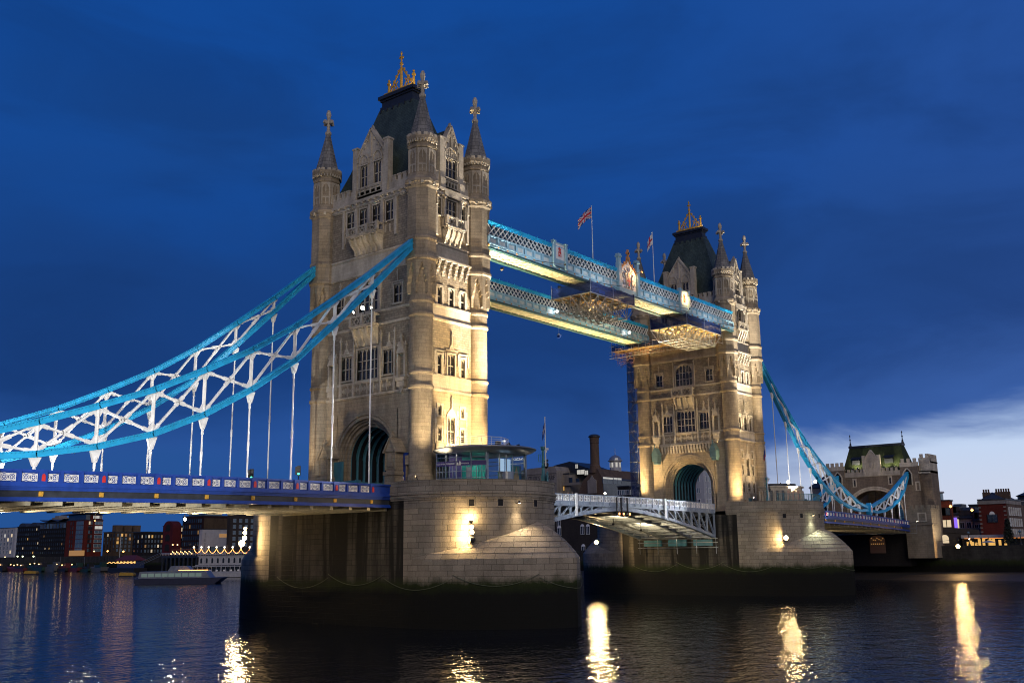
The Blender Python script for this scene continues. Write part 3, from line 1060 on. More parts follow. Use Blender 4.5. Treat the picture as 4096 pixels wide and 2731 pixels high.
            for q in (-3.1, -1.2, 1.2, 3.1):
                s.box(q-0.1, q+0.1, -0.02, 0.16, 31.2, 32.75)
            s.extr([(-0.95, 24.75), (0.95, 24.75), (0.55, 25.35), (0, 25.85), (-0.55, 25.35)], 0, 0.12)
            # pale ashlar dressings round the lower windows
            for z0, z1 in ((20.25, 21.3), (16.9, 18.05)):
                s.extr([(-3.0, z0), (3.0, z0), (3.0, z1), (-3.0, z1)], -0.1, 0.06)
            for q in (-3.0, -1.35, 1.05, 2.7):
                for k in range(12):
                    zq = 18.1 + 0.62*k
                    wq = 0.34 if k % 2 else 0.22
                    s.box(q+0.15-wq/2, q+0.15+wq/2, -0.02, 0.06, zq, zq+0.6)
            for q in (-2.9, -1.5, 1.5, 2.9):
                for k in range(7):
                    for zz0 in (30.0, 38.9):
                        wq = 0.38 if k % 2 else 0.24
                        if k < (5 if zz0 == 38.9 else 6):
                            s.box(q-wq/2, q+wq/2, -0.02, 0.06, zz0+0.46*k, zz0+0.45*(k+1))
            if variant == 'far':
                arch = [(-1.0, 15.0), (1.0, 15.0)]
                for rr in (0.95, 1.25):
                    for k in range(12):
                        b0, b1 = PI*k/12, PI*(k+1)/12
                        s.bar((-rr*math.cos(b0), 0.08, 17.0+rr*1.1*math.sin(b0)), (-rr*math.cos(b1), 0.08, 17.0+rr*1.1*math.sin(b1)), 0.25, 0.2)
                    for q in (-rr, rr):
                        s.box(q-0.12, q+0.12, 0, 0.2, 15, 17.0)
            s.build('string_course', M_PORT, T)
            for w in a4+a3+a2+a1:
                window(T, fr, *w[:4], lights=w[4], transoms=1 if w[3]-w[2] > 1.4 else 0, sw=0.24 if w[2] > 29 else 0.3)
            if variant == 'far':
                dd = MB(fr)
                dd.box(-0.85, 0.85, 0.02, 0.08, 15, 17.2)
                dd.build('door', M_CYAND, T)
            balcony(T, (fr[0], fr[1], fr[2]), -1.7, 1.7, 48.9, 50.55, 1.0, 4, 46.9)
            p = MB(fr)
            p.wall(-3.9, 3.9, 54.4, 55.5)
            p.box(-3.9, 3.9, -0.45, -0.01, 54.4, 55.5)
            for q in (-3.4, -2.6, 2.6, 3.4):
                p.box(q-0.26, q+0.26, -0.45, 0.0, 55.5, 56.4)
                p.box(q-0.32, q+0.32, -0.5, 0.07, 56.4, 56.55)
            p.build('parapet', M_PORT, T)
            gable(T, fr, 1.85, 54.4, 59.4, 63.4, [(-1.05, 1.05, 56.3, 58.9, 3)], (-1.5, 1.5, 54.8, 55.9))
        else:
            s.build('string_course', M_PORT, T)
    # ---------------- roof
    rf = MB()
    lev = [(4.75, 8.75, 55.0), (3.2, 6.6, 60.0), (1.0, 3.35, 69.2)]
    fine_ = []
    for (a, b, z), (a2, b2, z2) in zip(lev[:-1], lev[1:]):
        for i in range(4):
            t0 = i/4
            fine_.append((a+(a2-a)*t0, b+(b2-b)*t0, z+(z2-z)*t0))
    fine_.append(lev[-1])
    for (a, b, z), (a2, b2, z2) in zip(fine_[:-1], fine_[1:]):
        q0 = [(x0-a, -b), (x0+a, -b), (x0+a, b), (x0-a, b)]
        q1 = [(x0-a2, -b2), (x0+a2, -b2), (x0+a2, b2), (x0-a2, b2)]
        for i in range(4):
            j = (i+1) % 4
            rf.face([(*q0[i], z), (*q0[j], z), (*q1[j], z2), (*q1[i], z2)])
    roof = rf.build('roof', M_ROOF, T)
    c_ = MB()
    for a, b, z0, z1 in ((0.95, 3.2, 69.1, 69.7), (0.8, 3.0, 69.7, 70.5), (0.95, 3.2, 70.5, 70.8), (1.2, 3.45, 70.8, 71.3)):
        c_.box(x0-a, x0+a, -b, b, z0, z1)
    for k in range(6):
        c_.box(x0-1.2, x0+1.2, -2.9+k*1.16-0.13, -2.9+k*1.16+0.13, 68.75, 69.2)
    c_.build('roof_collar', M_LEAD, roof)
    c_ = MB()
    c_.box(x0-0.75, x0+0.75, -2.75, 2.75, 71.3, 71.75)
    for y in (-2.45, 2.45):
        c_.lathe(x0, y, [(0.24, 71.7), (0.2, 72.6), (0.16, 73.2), (0.3, 73.3), (0.3, 73.5), (0.12, 73.7), (0.2, 73.95), (0.02, 74.15)], 8)
    for s_ in (-1, 1):
        c_.bar((x0, s_*2.35, 71.9), (x0, 0, 75.4), 0.14, 0.16)
        c_.bar((x0, s_*1.2, 71.8), (x0, s_*1.6, 73.3), 0.12, 0.14)
        c_.bar((x0, s_*0.4, 71.8), (x0, s_*1.3, 73.4), 0.12, 0.14)
        c_.bar((x0, s_*1.9, 71.8), (x0, s_*0.7, 73.4), 0.12, 0.14)
        for k in range(4):
            t0 = 0.2+k*0.19
            c_.box(x0-0.1, x0+0.1, s_*2.35*(1-t0)-0.12, s_*2.35*(1-t0)+0.12, 71.9+3.5*t0, 72.3+3.5*t0)
    c_.lathe(x0, 0, [(0.22, 71.7), (0.2, 74.5), (0.14, 75.6), (0.26, 75.7), (0.26, 75.9), (0.12, 76.1), (0.1, 77.2), (0.2, 77.3), (0.02, 77.75)], 8)
    c_.bar((x0, -0.42, 76.75), (x0, 0.42, 76.75), 0.14, 0.18)
    c_.bar((x0-0.3, 0, 76.75), (x0+0.3, 0, 76.75), 0.14, 0.18)
    c_.build('roof_crest', M_GOLD, roof)
    return T

T1 = tower(0.0, 'stone bridge tower nearest the camera, floodlit, with chains running off to the left', 'near')
T2 = tower(82.3, 'farther stone bridge tower with scaffolding and blue netting round its upper storeys', 'far')

# ================================================================== suspension chains
CH = [(-63.1, 16.75, 16.45), (-57.0, 17.75, 16.1), (-51.6, 19.45, 16.7), (-46.3, 21.35, 17.7), (-40.9, 23.45, 19.25), (-35.5, 26.05, 21.6), (-30.1, 28.85, 24.7), (-24.6, 32.3, 28.5), (-19.1, 36.35, 33.5), (-13.5, 40.7, 38.85), (-5.2, 47.5, 47.1)]
CS = [(-63.1, 16.75, 16.45), (-67.85, 18.0, 15.95), (-73.5, 19.2, 16.45), (-78.9, 20.9, 17.55), (-84.4, 23.1, 19.35), (-89.2, 25.0, 21.9), (-93.3, 26.6, 26.0)]
def topz(d):                      # parapet top along a side span, d metres from the pier face
    return 15.8 - 2.55e-4*d*d
def chain_name(which):
    return which
def chord(m, P, y, w=0.62, h=0.5):
    for (xa, za), (xb, zb) in zip(P[:-1], P[1:]):
        d = Vector((xb-xa, 0, zb-za))
        L = d.length
        d.normalize()
        e = d*0.05
        A, B = Vector((xa, y, za))-e, Vector((xb, y, zb))+e
        up_ = Vector((-d.z, 0, d.x))
        if up_.z < 0:
            up_ = -up_
        for s in (-1, 1):
            m.bar(A+Vector((0, s*w*0.34, 0)), B+Vector((0, s*w*0.34, 0)), 0.10, h*0.98, up_)
        for s in (-1, 1):
            m.bar(A+up_*s*h*0.5, B+up_*s*h*0.5, w*1.18, 0.07, up_)
            m.bar(A+up_*s*h*0.16, B+up_*s*h*0.16, w*0.86, 0.06, up_)
        # cover plates over the joints
        m.bar(A+up_*h*0.54-e*6, A+up_*h*0.54+e*18, w*1.0, 0.06, up_)
        n_ = int(L/0.32)
        for i in range(n_):
            q = A.lerp(B, (i+0.5)/n_)
            m.box(q.x-0.035, q.x+0.035, y-w*0.62, y+w*0.62, q.z+up_.z*h*0.36-0.03, q.z+up_.z*h*0.36+0.03)
def make_chain(tx, Y, hang_to, label, paint):
    """tx maps the survey of the near left chain to any of the four; hang_to gives the deck edge under x"""
    T = thing('suspension_chain', label, 'bridge chain', (tx(-63.1), Y, 14), 'suspension chains of the side spans')
    segs = (CH, CS)
    for S in segs:
        up_, lo = [(tx(x), a) for x, a, b in S], [(tx(x), b) for x, a, b in S]
        m = MB()
        chord(m, up_, Y)
        m.build('upper_chord', paint, T)
        m = MB()
        chord(m, lo, Y)
        m.build('lower_chord', paint, T)
    # pin and its boss
    m = MB()
    px = tx(-63.1)
    m.fr = (Vector((px, Y, 0)), Vector((1, 0, 0)), Vector((0, -1, 0)))
    K = 20
    for rr, n0, n1 in ((1.15, -0.5, 0.5), (0.85, -0.62, 0.62)):
        m.extr([(rr*0.8*math.cos(2*PI*k/K), 16.6+rr*1.25*math.sin(2*PI*k/K)) for k in range(K)], n0, n1)
    p = m.build('pin_plate', paint, T)
    m = MB((Vector((px, Y, 0)), Vector((1, 0, 0)), Vector((0, -1, 0))))
    m.extr([(0.5*math.cos(2*PI*k/K), 16.6+0.85*math.sin(2*PI*k/K)) for k in range(K)], -0.66, 0.66)
    m.build('white_disc', M_WHITE, p)
    m = MB((Vector((px, Y, 0)), Vector((1, 0, 0)), Vector((0, -1, 0))))
    m.extr([(0.27*math.cos(2*PI*k/K), 16.6+0.5*math.sin(2*PI*k/K)) for k in range(K)], -0.7, 0.7)
    m.build('red_shield', M_RED, p)
    for S in segs:
        for i in range(1, len(S)-1):
            x, a, b = S[i]
            X = tx(x)
            m = MB()
            m.bar((X, Y, b+0.1), (X, Y, a-0.1), 0.20, 0.34, (0, 1, 0))
            m.bar((X, Y, b+0.1), (X, Y, a-0.1), 0.44, 0.07, (1, 0, 0))
            for s, z in ((-1, a-0.25), (1, b+0.25)):
                g = min(0.75, (a-b)*0.2)
                m.fr = (Vector((X, Y, 0)), Vector((1, 0, 0)), Vector((0, -1, 0)))
                m.extr([(-0.55, z), (0.55, z), (0.16, z+s*g), (-0.16, z+s*g)], -0.13, 0.13)
                m.fr = None
            m.build('post', M_WHITE, T)
        for i in range(len(S)-1):
            x, a, b = S[i]
            x2, a2, b2 = S[i+1]
            if min(a-b, a2-b2) < 0.5:
                # the closing bay next to a pin or a saddle: one short tie
                continue
            A0, B0 = (tx(x), Y, a-0.2), (tx(x2), Y, b2+0.2)
            A1, B1 = (tx(x), Y, b+0.2), (tx(x2), Y, a2-0.2)
            for P, Q in ((A0, B0), (A1, B1)):
                m = MB()
                P, Q = Vector(P), Vector(Q)
                m.bar(P, Q, 0.19, 0.28, (0, 1, 0))
                m.bar(P, Q, 0.34, 0.05, (0, 0, 1))
                d = (Q-P).normalized()
                m.bar(P+d*0.1, P+d*1.0, 0.36, 0.20, (0, 1, 0))
                m.bar(Q-d*0.1, Q-d*1.0, 0.36, 0.20, (0, 1, 0))
                c_ = (P+Q)/2
                m.bar(c_-d*0.6, c_+d*0.6, 0.36, 0.20, (0, 1, 0))
                m.build('diagonal_brace', M_WHITE, T)
        # hangers
        for i in range(1, len(S)-1):
            x, a, b = S[i]
            X = tx(x)
            zd = hang_to(X)
            if b-0.3 < zd:
                continue
            m = MB((Vector((X, Y, 0)), Vector((1, 0, 0)), Vector((0, -1, 0))))
            hz = min(1.15, (b-zd)*0.6)
            m.extr([(-0.52, b-0.25), (0.52, b-0.25), (0.16, b-0.25-hz), (-0.16, b-0.25-hz)], -0.14, 0.14)
            m.extr([(0.13*math.cos(2*PI*k/10), b-0.25-hz*0.72+0.13*math.sin(2*PI*k/10)) for k in range(10)], -0.24, 0.24)
            m.fr = None
            z1 = b-0.25-hz
            m.tube([(X, Y, zd-0.6), (X, Y, z1+0.2)], 0.085, 8)
            m.tube([(X, Y, z1-0.55), (X, Y, z1+0.1)], 0.125, 8)
            if z1-zd > 3:
                zj = zd+(z1-zd)*0.42
                m.tube([(X, Y, zj-0.45), (X, Y, zj+0.45)], 0.12, 8)
            m.build('hanger_rod', M_WHITE, T)
    return T
NL = lambda x: x
FR = lambda x: 82.3-x
hl = lambda x: topz(-x-10.67)
hr = lambda x: topz(x-92.97)
make_chain(NL, -TB, hl, 'bright cyan suspension chain with white bracing nearest the camera, rising left of the near tower', M_CYAN)
make_chain(NL, TB, hl, 'cyan suspension chain behind the nearest one, on the far side of the left roadway', M_CYAN)
make_chain(FR, -TB, hr, 'pale blue chain right of the far tower, dipping to a round red disc', M_CYAN)
make_chain(FR, TB, hr, 'blue chain glimpsed low behind the right hand chain, in front of the gatehouse arch', M_CYAN)

# ================================================================== side span decks
def panel_mesh():
    """one cast iron parapet panel: two quatrefoils with crosses"""
    m = MB((Vector((0, 0, 0)), Vector((1, 0, 0)), Vector((0, -1, 0))))
    W_, H = 1.24, 0.62
    t = 0.055
    for z in (-H/2, H/2):
        m.box(-W_/2, W_/2, 0, 0.04, z-t/2, z+t/2)
    for u in (-W_/2, 0, W_/2):
        m.box(u-t/2, u+t/2, 0, 0.04, -H/2, H/2)
    for c in (-W_/4, W_/4):
        h = W_/4
        for sx in (-1, 1):
            for sz in (-1, 1):
                P = [(c+sx*h*math.cos(a), sz*(H/2)*math.sin(a)**0.8) for a in [PI/2*k/6 for k in range(7)]]
                for p, q in zip(P[:-1], P[1:]):
                    m.bar((p[0], 0.02, p[1]), (q[0], 0.02, q[1]), 0.05, t, (0, 1, 0))
                m.bar((c+sx*h, 0.02, sz*H/2), (c+sx*h*0.35, 0.02, sz*H*0.2), 0.05, t*0.9, (0, 1, 0))
        m.box(c-0.11, c+0.11, 0, 0.05, -0.028, 0.028)
        m.box(c-0.028, c+0.028, 0, 0.05, -0.11, 0.11)
        for k in range(10):
            a0, a1 = 2*PI*k/10, 2*PI*(k+1)/10
            m.bar((c+0.2*math.cos(a0), 0.02, 0.2*math.sin(a0)), (c+0.2*math.cos(a1), 0.02, 0.2*math.sin(a1)), 0.05, t*0.7, (0, 1, 0))
    o = m.build('parapet_panel', M_WHITE, None)
    me = o.data
    bpy.data.objects.remove(o)
    return me
PANEL = panel_mesh()
def boss_mesh():
    m = MB((Vector((0, 0, 0)), Vector((1, 0, 0)), Vector((0, -1, 0))))
    m.extr([(-0.17, -0.2), (0.17, -0.2), (0.2, 0), (0.17, 0.2), (-0.17, 0.2), (-0.2, 0)], -0.03, 0.08)
    for a in range(4):
        x, z = 0.12*math.cos(a*PI/2+PI/4), 0.12*math.sin(a*PI/2+PI/4)
        m.extr([(x-0.07, z-0.07), (x+0.07, z-0.07), (x+0.07, z+0.07), (x-0.07, z+0.07)], 0.05, 0.15)
    m.extr([(-0.06, -0.06), (0.06, -0.06), (0.06, 0.06), (-0.06, 0.06)], 0.05, 0.19)
    o = m.build('gilt_boss', M_GOLD, None)
    me = o.data
    bpy.data.objects.remove(o)
    return me
BOSS = boss_mesh()
def shield_mesh():
    m = MB((Vector((0, 0, 0)), Vector((1, 0, 0)), Vector((0, -1, 0))))
    m.extr([(-0.15, -0.33), (0.15, -0.33), (0.15, 0.12), (0.09, 0.24), (0, 0.30), (-0.09, 0.24), (-0.15, 0.12)], 0, 0.05)
    o = m.build('red_shield', M_RED, None)
    me = o.data
    bpy.data.objects.remove(o)
    return me
SHIELD = shield_mesh()
def side_deck(tx, d_of, posts, label, x_in, x_out):
    T = thing('bridge_deck', label, 'bridge deck', (tx((x_in+x_out)/2), 0, 13), 'side spans of the bridge')
    X0, X1 = sorted((tx(x_in), tx(x_out)))
    xs = [X0 + (X1-X0)*i/24 for i in range(25)]
    z = lambda X: topz(d_of(X))
    def strip(m, y0, y1, a, b):
        for p, q in zip(xs[:-1], xs[1:]):
            zp, zq = z(p), z(q)
            P = [(p, y0, zp+a), (q, y0, zq+a), (q, y1, zq+a), (p, y1, zp+a)]
            Q = [(p, y0, zp+b), (q, y0, zq+b), (q, y1, zq+b), (p, y1, zp+b)]
            m.face(P[::-1])
            m.face(Q)
            m.face([P[0], P[1], Q[1], Q[0]])
            m.face([P[3], Q[3], Q[2], P[2]])
        for e, y in ((0, 0), (24, 0)):
            X = xs[e]
            m.face([(X, y0, z(X)+a), (X, y1, z(X)+a), (X, y1, z(X)+b), (X, y0, z(X)+b)])
    m = MB()
    for s in (-1, 1):
        f = lambda a, b: (min(s*a, s*b), max(s*a, s*b))
        strip(m, *f(9.55, 9.95), -0.17, 0.0)
        strip(m, *f(9.62, 9.90), -0.22, -0.17)
        strip(m, *f(9.66, 9.78), -1.10, -0.22)
        strip(m, *f(9.55, 9.98), -1.22, -1.05)
    m.build('parapet', M_NAVY, T)
    m = MB()
    for s in (-1, 1):
        f = lambda a, b: (min(s*a, s*b), max(s*a, s*b))
        strip(m, *f(9.3, 10.05), -1.42, -1.22)
        strip(m, *f(9.3, 9.93), -1.56, -1.42)
        strip(m, *f(9.3, 9.85), -1.73, -1.56)
        strip(m, *f(9.3, 9.84), -2.38, -2.28)
        strip(m, *f(9.3, 9.92), -2.52, -2.38)
        strip(m, *f(9.3, 10.0), -2.62, -2.52)
    m.build('cornice', M_NAVY, T)
    m = MB()
    for s in (-1, 1):
        strip(m, min(s*9.35, s*9.72), max(s*9.35, s*9.72), -2.28, -1.73)
    m.build('girder_web', M_DNAVY, T)
    m = MB()
    strip(m, -9.3, 9.3, -1.55, -1.25)
    m.build('roadway', M_ASPH, T)
    # cream soffit with cross girders and stringers
    m = MB()
    strip(m, -9.3, 9.3, -2.35, -1.9)
    n = int((X1-X0)/2.7)
    for i in range(n+1):
        X = X0 + (X1-X0)*i/n
        m.box(X-0.22, X+0.22, -9.25, 9.25, z(X)-2.95, z(X)-2.25)
    for k in range(9):
        y = -8.4+2.1*k
        strip(m, y-0.10, y+0.10, -2.62, -2.3)
    for i in range(n):
        X = X0 + (X1-X0)*(i+0.5)/n
        for k in range(8):
            y = -7.35+2.1*k
            m.box(X-0.55, X+0.55, y-0.18, y+0.18, z(X)-2.55, z(X)-2.3)
    m.build('soffit_girders', M_SOFF, T)
    # posts, shields, bosses, panels on the downstream side (the one in view)
    m = MB()
    for a, b in zip(posts[:-1], posts[1:]):
        pa, pb = tx(a), tx(b)
        lo, hi = min(pa, pb), max(pa, pb)
        L = hi-lo
        if not (X0-0.1 < lo and hi < X1+0.1):
            continue
        main = pa
        m.box(main-0.36, main+0.36, -10.0, -9.6, z(main)-1.15, z(main)+0.02)
        for k in (1, 2):
            q = main + (pb-pa)*(k/3+0.03)
            m.box(q-0.13, q+0.13, -9.97, -9.62, z(q)-1.15, z(q)-0.05)
        for k in range(3):
            q = main + (pb-pa)*((k+0.5)/3+0.035)
            hw = 0.72
            m.box(q-hw, q+hw, -9.84, -9.70, z(q)-0.33, z(q)-0.28)
            m.box(q-hw, q+hw, -9.84, -9.70, z(q)-1.0, z(q)-0.95)
            place(PANEL, 'parapet_panel', T, (q-T.location.x, -9.80, z(q)-0.64-13))
        place(SHIELD, 'red_shield', T, (main-T.location.x, -10.0, z(main)-0.62-13))
        place(BOSS, 'gilt_boss', T, (main-T.location.x, -9.72, z(main)-2.0-13))
    m.build('parapet_post', M_NAVY, T)['kind'] = 'stuff'
    return T
PL = [-10.9+2.67] + [-13.55-5.36*k for k in range(0, 15)]
PL = [-8.2-5.36*k for k in range(0, 17)]
side_deck(NL, lambda X: max(0, -X-10.67), PL, 'blue bridge deck at the left with white tracery panels and gilt bosses', -10.72, -93.0)
side_deck(FR, lambda X: max(0, X-92.97), PL, 'blue bridge deck beyond the far tower running right to the gatehouse', -10.72, -93.4)

# ================================================================== bascules
def bascule(x_hinge, x_tip, label):
    T = thing('bascule_leaf', label, 'bridge leaf', (x_hinge, 0, 13), 'two lifting leaves of the middle span')
    L = abs(x_tip-x_hinge)
    s = 1 if x_tip > x_hinge else -1
    n = 11
    xs = [x_hinge + s*L*i/n for i in range(n+1)]
    zt = lambda X: 15.92 + 0.33*(1-((X-41.15)/30.5)**2)
    zb = lambda X: 14.05 - 4.25*(abs(X-41.15)/30.5)**1.55
    N3 = 33
    X3 = [x_hinge + s*L*i/N3 for i in range(N3+1)]
    def strip(m, y0, y1, fa, fb):
        for p, q in zip(X3[:-1], X3[1:]):
            P = [(p, y0, fa(p)), (q, y0, fa(q)), (q, y1, fa(q)), (p, y1, fa(p))]
            Q = [(p, y0, fb(p)), (q, y0, fb(q)), (q, y1, fb(q)), (p, y1, fb(p))]
            m.face(P[::-1])
            m.face(Q)
            m.face([P[0], P[1], Q[1], Q[0]])
            m.face([P[3], Q[3], Q[2], P[2]])
    ys = (-7.75, -2.75, 2.75, 7.75)
    for y in ys:
        m = MB()
        outer = abs(y) > 5
        w = 0.3
        strip(m, y-w, y+w, lambda X: zb(X)-0.05, lambda X: zb(X)+0.10)
        strip(m, y-w*0.55, y+w*0.55, lambda X: zb(X)+0.10, lambda X: zb(X)+0.5)
        strip(m, y-w, y+w, lambda X: zt(X)-1.75, lambda X: zt(X)-1.55)
        for i in range(n+1):
            X = xs[i]
            h0, h1 = zb(X)+0.4, zt(X)-1.6
            if h1-h0 < 0.25:
                continue
            m.box(X-0.16, X+0.16, y-0.13, y+0.13, h0, h1)
            if i < n:
                X2 = xs[i+1]
                h20, h21 = zb(X2)+0.4, zt(X2)-1.6
                if h21-h20 > 0.35:
                    m.bar((X2-s*0.1, y, h21), (X+s*0.2, y, h0), 0.16, 0.30, (0, 1, 0))
                # rounded heads of the openings
                c = (X+X2)/2
                for e in (-1, 1):
                    xa = c+e*abs(X2-X)/2
                    m.fr = (Vector((0, y, 0)), Vector((1, 0, 0)), Vector((0, -1, 0)))
                    zz_ = zt(xa)-1.7
                    r_ = min(0.75, (h21-h20)*0.5+0.1)
                    m.extr([(xa, zz_), (xa-e*0.16, zz_-r_), (xa-e*0.28, zz_-r_*0.5), (xa-e*0.55, zz_-r_*0.15), (xa-e*0.85, zz_)], -0.1, 0.1)
                    m.fr = None
        if outer:
            # the solid web of the tip
            q = [x_tip - s*k*0.9 for k in range(8)]
            for a, b in zip(q[:-1], q[1:]):
                m.face([(a, y, zb(a)+0.4), (b, y, zb(b)+0.4), (b, y, zt(b)-1.6), (a, y, zt(a)-1.6)])
        m.build('arched_girder', M_BPALE if outer else M_DSOFF, T)
    m = MB()
    strip(m, -7.4, 7.4, lambda X: zt(X)-1.5, lambda X: zt(X)-1.2)
    m.build('roadway', M_ASPH, T)
    m = MB()
    for i in range(n+1):
        X = xs[i]
        m.box(X-0.2, X+0.2, -7.5, 7.5, zt(X)-2.1, zt(X)-1.55)
        h0 = zb(X)+0.15
        m.box(X-0.22, X+0.22, -7.5, 7.5, h0, h0+0.35)
        if i < n:
            X2 = xs[i+1]
            for a, b in ((-7.6, -2.75), (-2.75, 2.75), (2.75, 7.6)):
                m.bar((X, a, zb(X)+0.3), (X2, b, zb(X2)+0.3), 0.18, 0.18)
                m.bar((X, b, zb(X)+0.3), (X2, a, zb(X2)+0.3), 0.18, 0.18)
                m.bar((X, a, zt(X)-1.8), (X, b, zb(X)+0.4), 0.16, 0.16)
                m.bar((X, b, zt(X)-1.8), (X, a, zb(X)+0.4), 0.16, 0.16)
    m.build('cross_bracing', M_DSOFF, T)
    # parapet
    m = MB()
    for y in (-7.9, 7.9):
        strip(m, y-0.12, y+0.12, lambda X: zt(X)-0.14, lambda X: zt(X))
        strip(m, y-0.10, y+0.10, lambda X: zt(X)-1.12, lambda X: zt(X)-1.0)
        strip(m, y-0.2, y+0.2, lambda X: zt(X)-1.62, lambda X: zt(X)-1.5)
        strip(m, y-0.06, y+0.06, lambda X: zt(X)-1.5, lambda X: zt(X)-1.1)
        k = 17
        for i in range(k+1):
            X = x_hinge + s*L*i/k
            m.box(X-0.09, X+0.09, y-0.16, y+0.16, zt(X)-1.6, zt(X)-0.1)
    m.build('parapet', M_BPALE, T)
    for i in range(17):
        X = x_hinge + s*L*(i+0.5)/17
        o = place(PANEL, 'parapet_panel', T, (X-x_hinge, -7.97, zt(X)-0.57-13))
        o.scale = (1.22, 1, 1.3)
    for f in (0.42, ):
        X = x_tip - s*L*f
        m = MB()
        m.box(X-0.26, X+0.26, -8.22, -8.1, zt(X)-3.1, zt(X)+0.1)
        m.build('white_marker_board', M_WHITE, T)
    for j in range(2 if s > 0 else 1):
        X = x_tip - s*(0.7+1.2*j) if s > 0 else x_tip + 0.9
        m = MB()
        m.box(X-0.1, X+0.1, -8.3, -8.1, zt(X)-2.5, zt(X)-0.2)
        m.lathe(X, -8.3, [(0.24, zt(X)-2.95), (0.28, zt(X)-2.8), (0.28, zt(X)-2.55), (0.1, zt(X)-2.45)], 10)
        p = m.build('signal_bracket', M_BLACK, T)
        m = MB((Vector((X, -8.58, 0)), Vector((1, 0, 0)), Vector((0, -1, 0))))
        zc = zt(X)-2.72
        m.extr([(0.17*math.cos(2*PI*k/12), zc+0.17*math.sin(2*PI*k/12)) for k in range(12)], -0.02, 0.04)
        m.build('signal_lens', L_ORANGE, p)
    return T
bascule(11.1, 41.08, 'pale blue arched bascule leaf reaching out from the near pier')
bascule(71.2, 41.22, 'pale blue arched bascule leaf reaching out from the far pier')

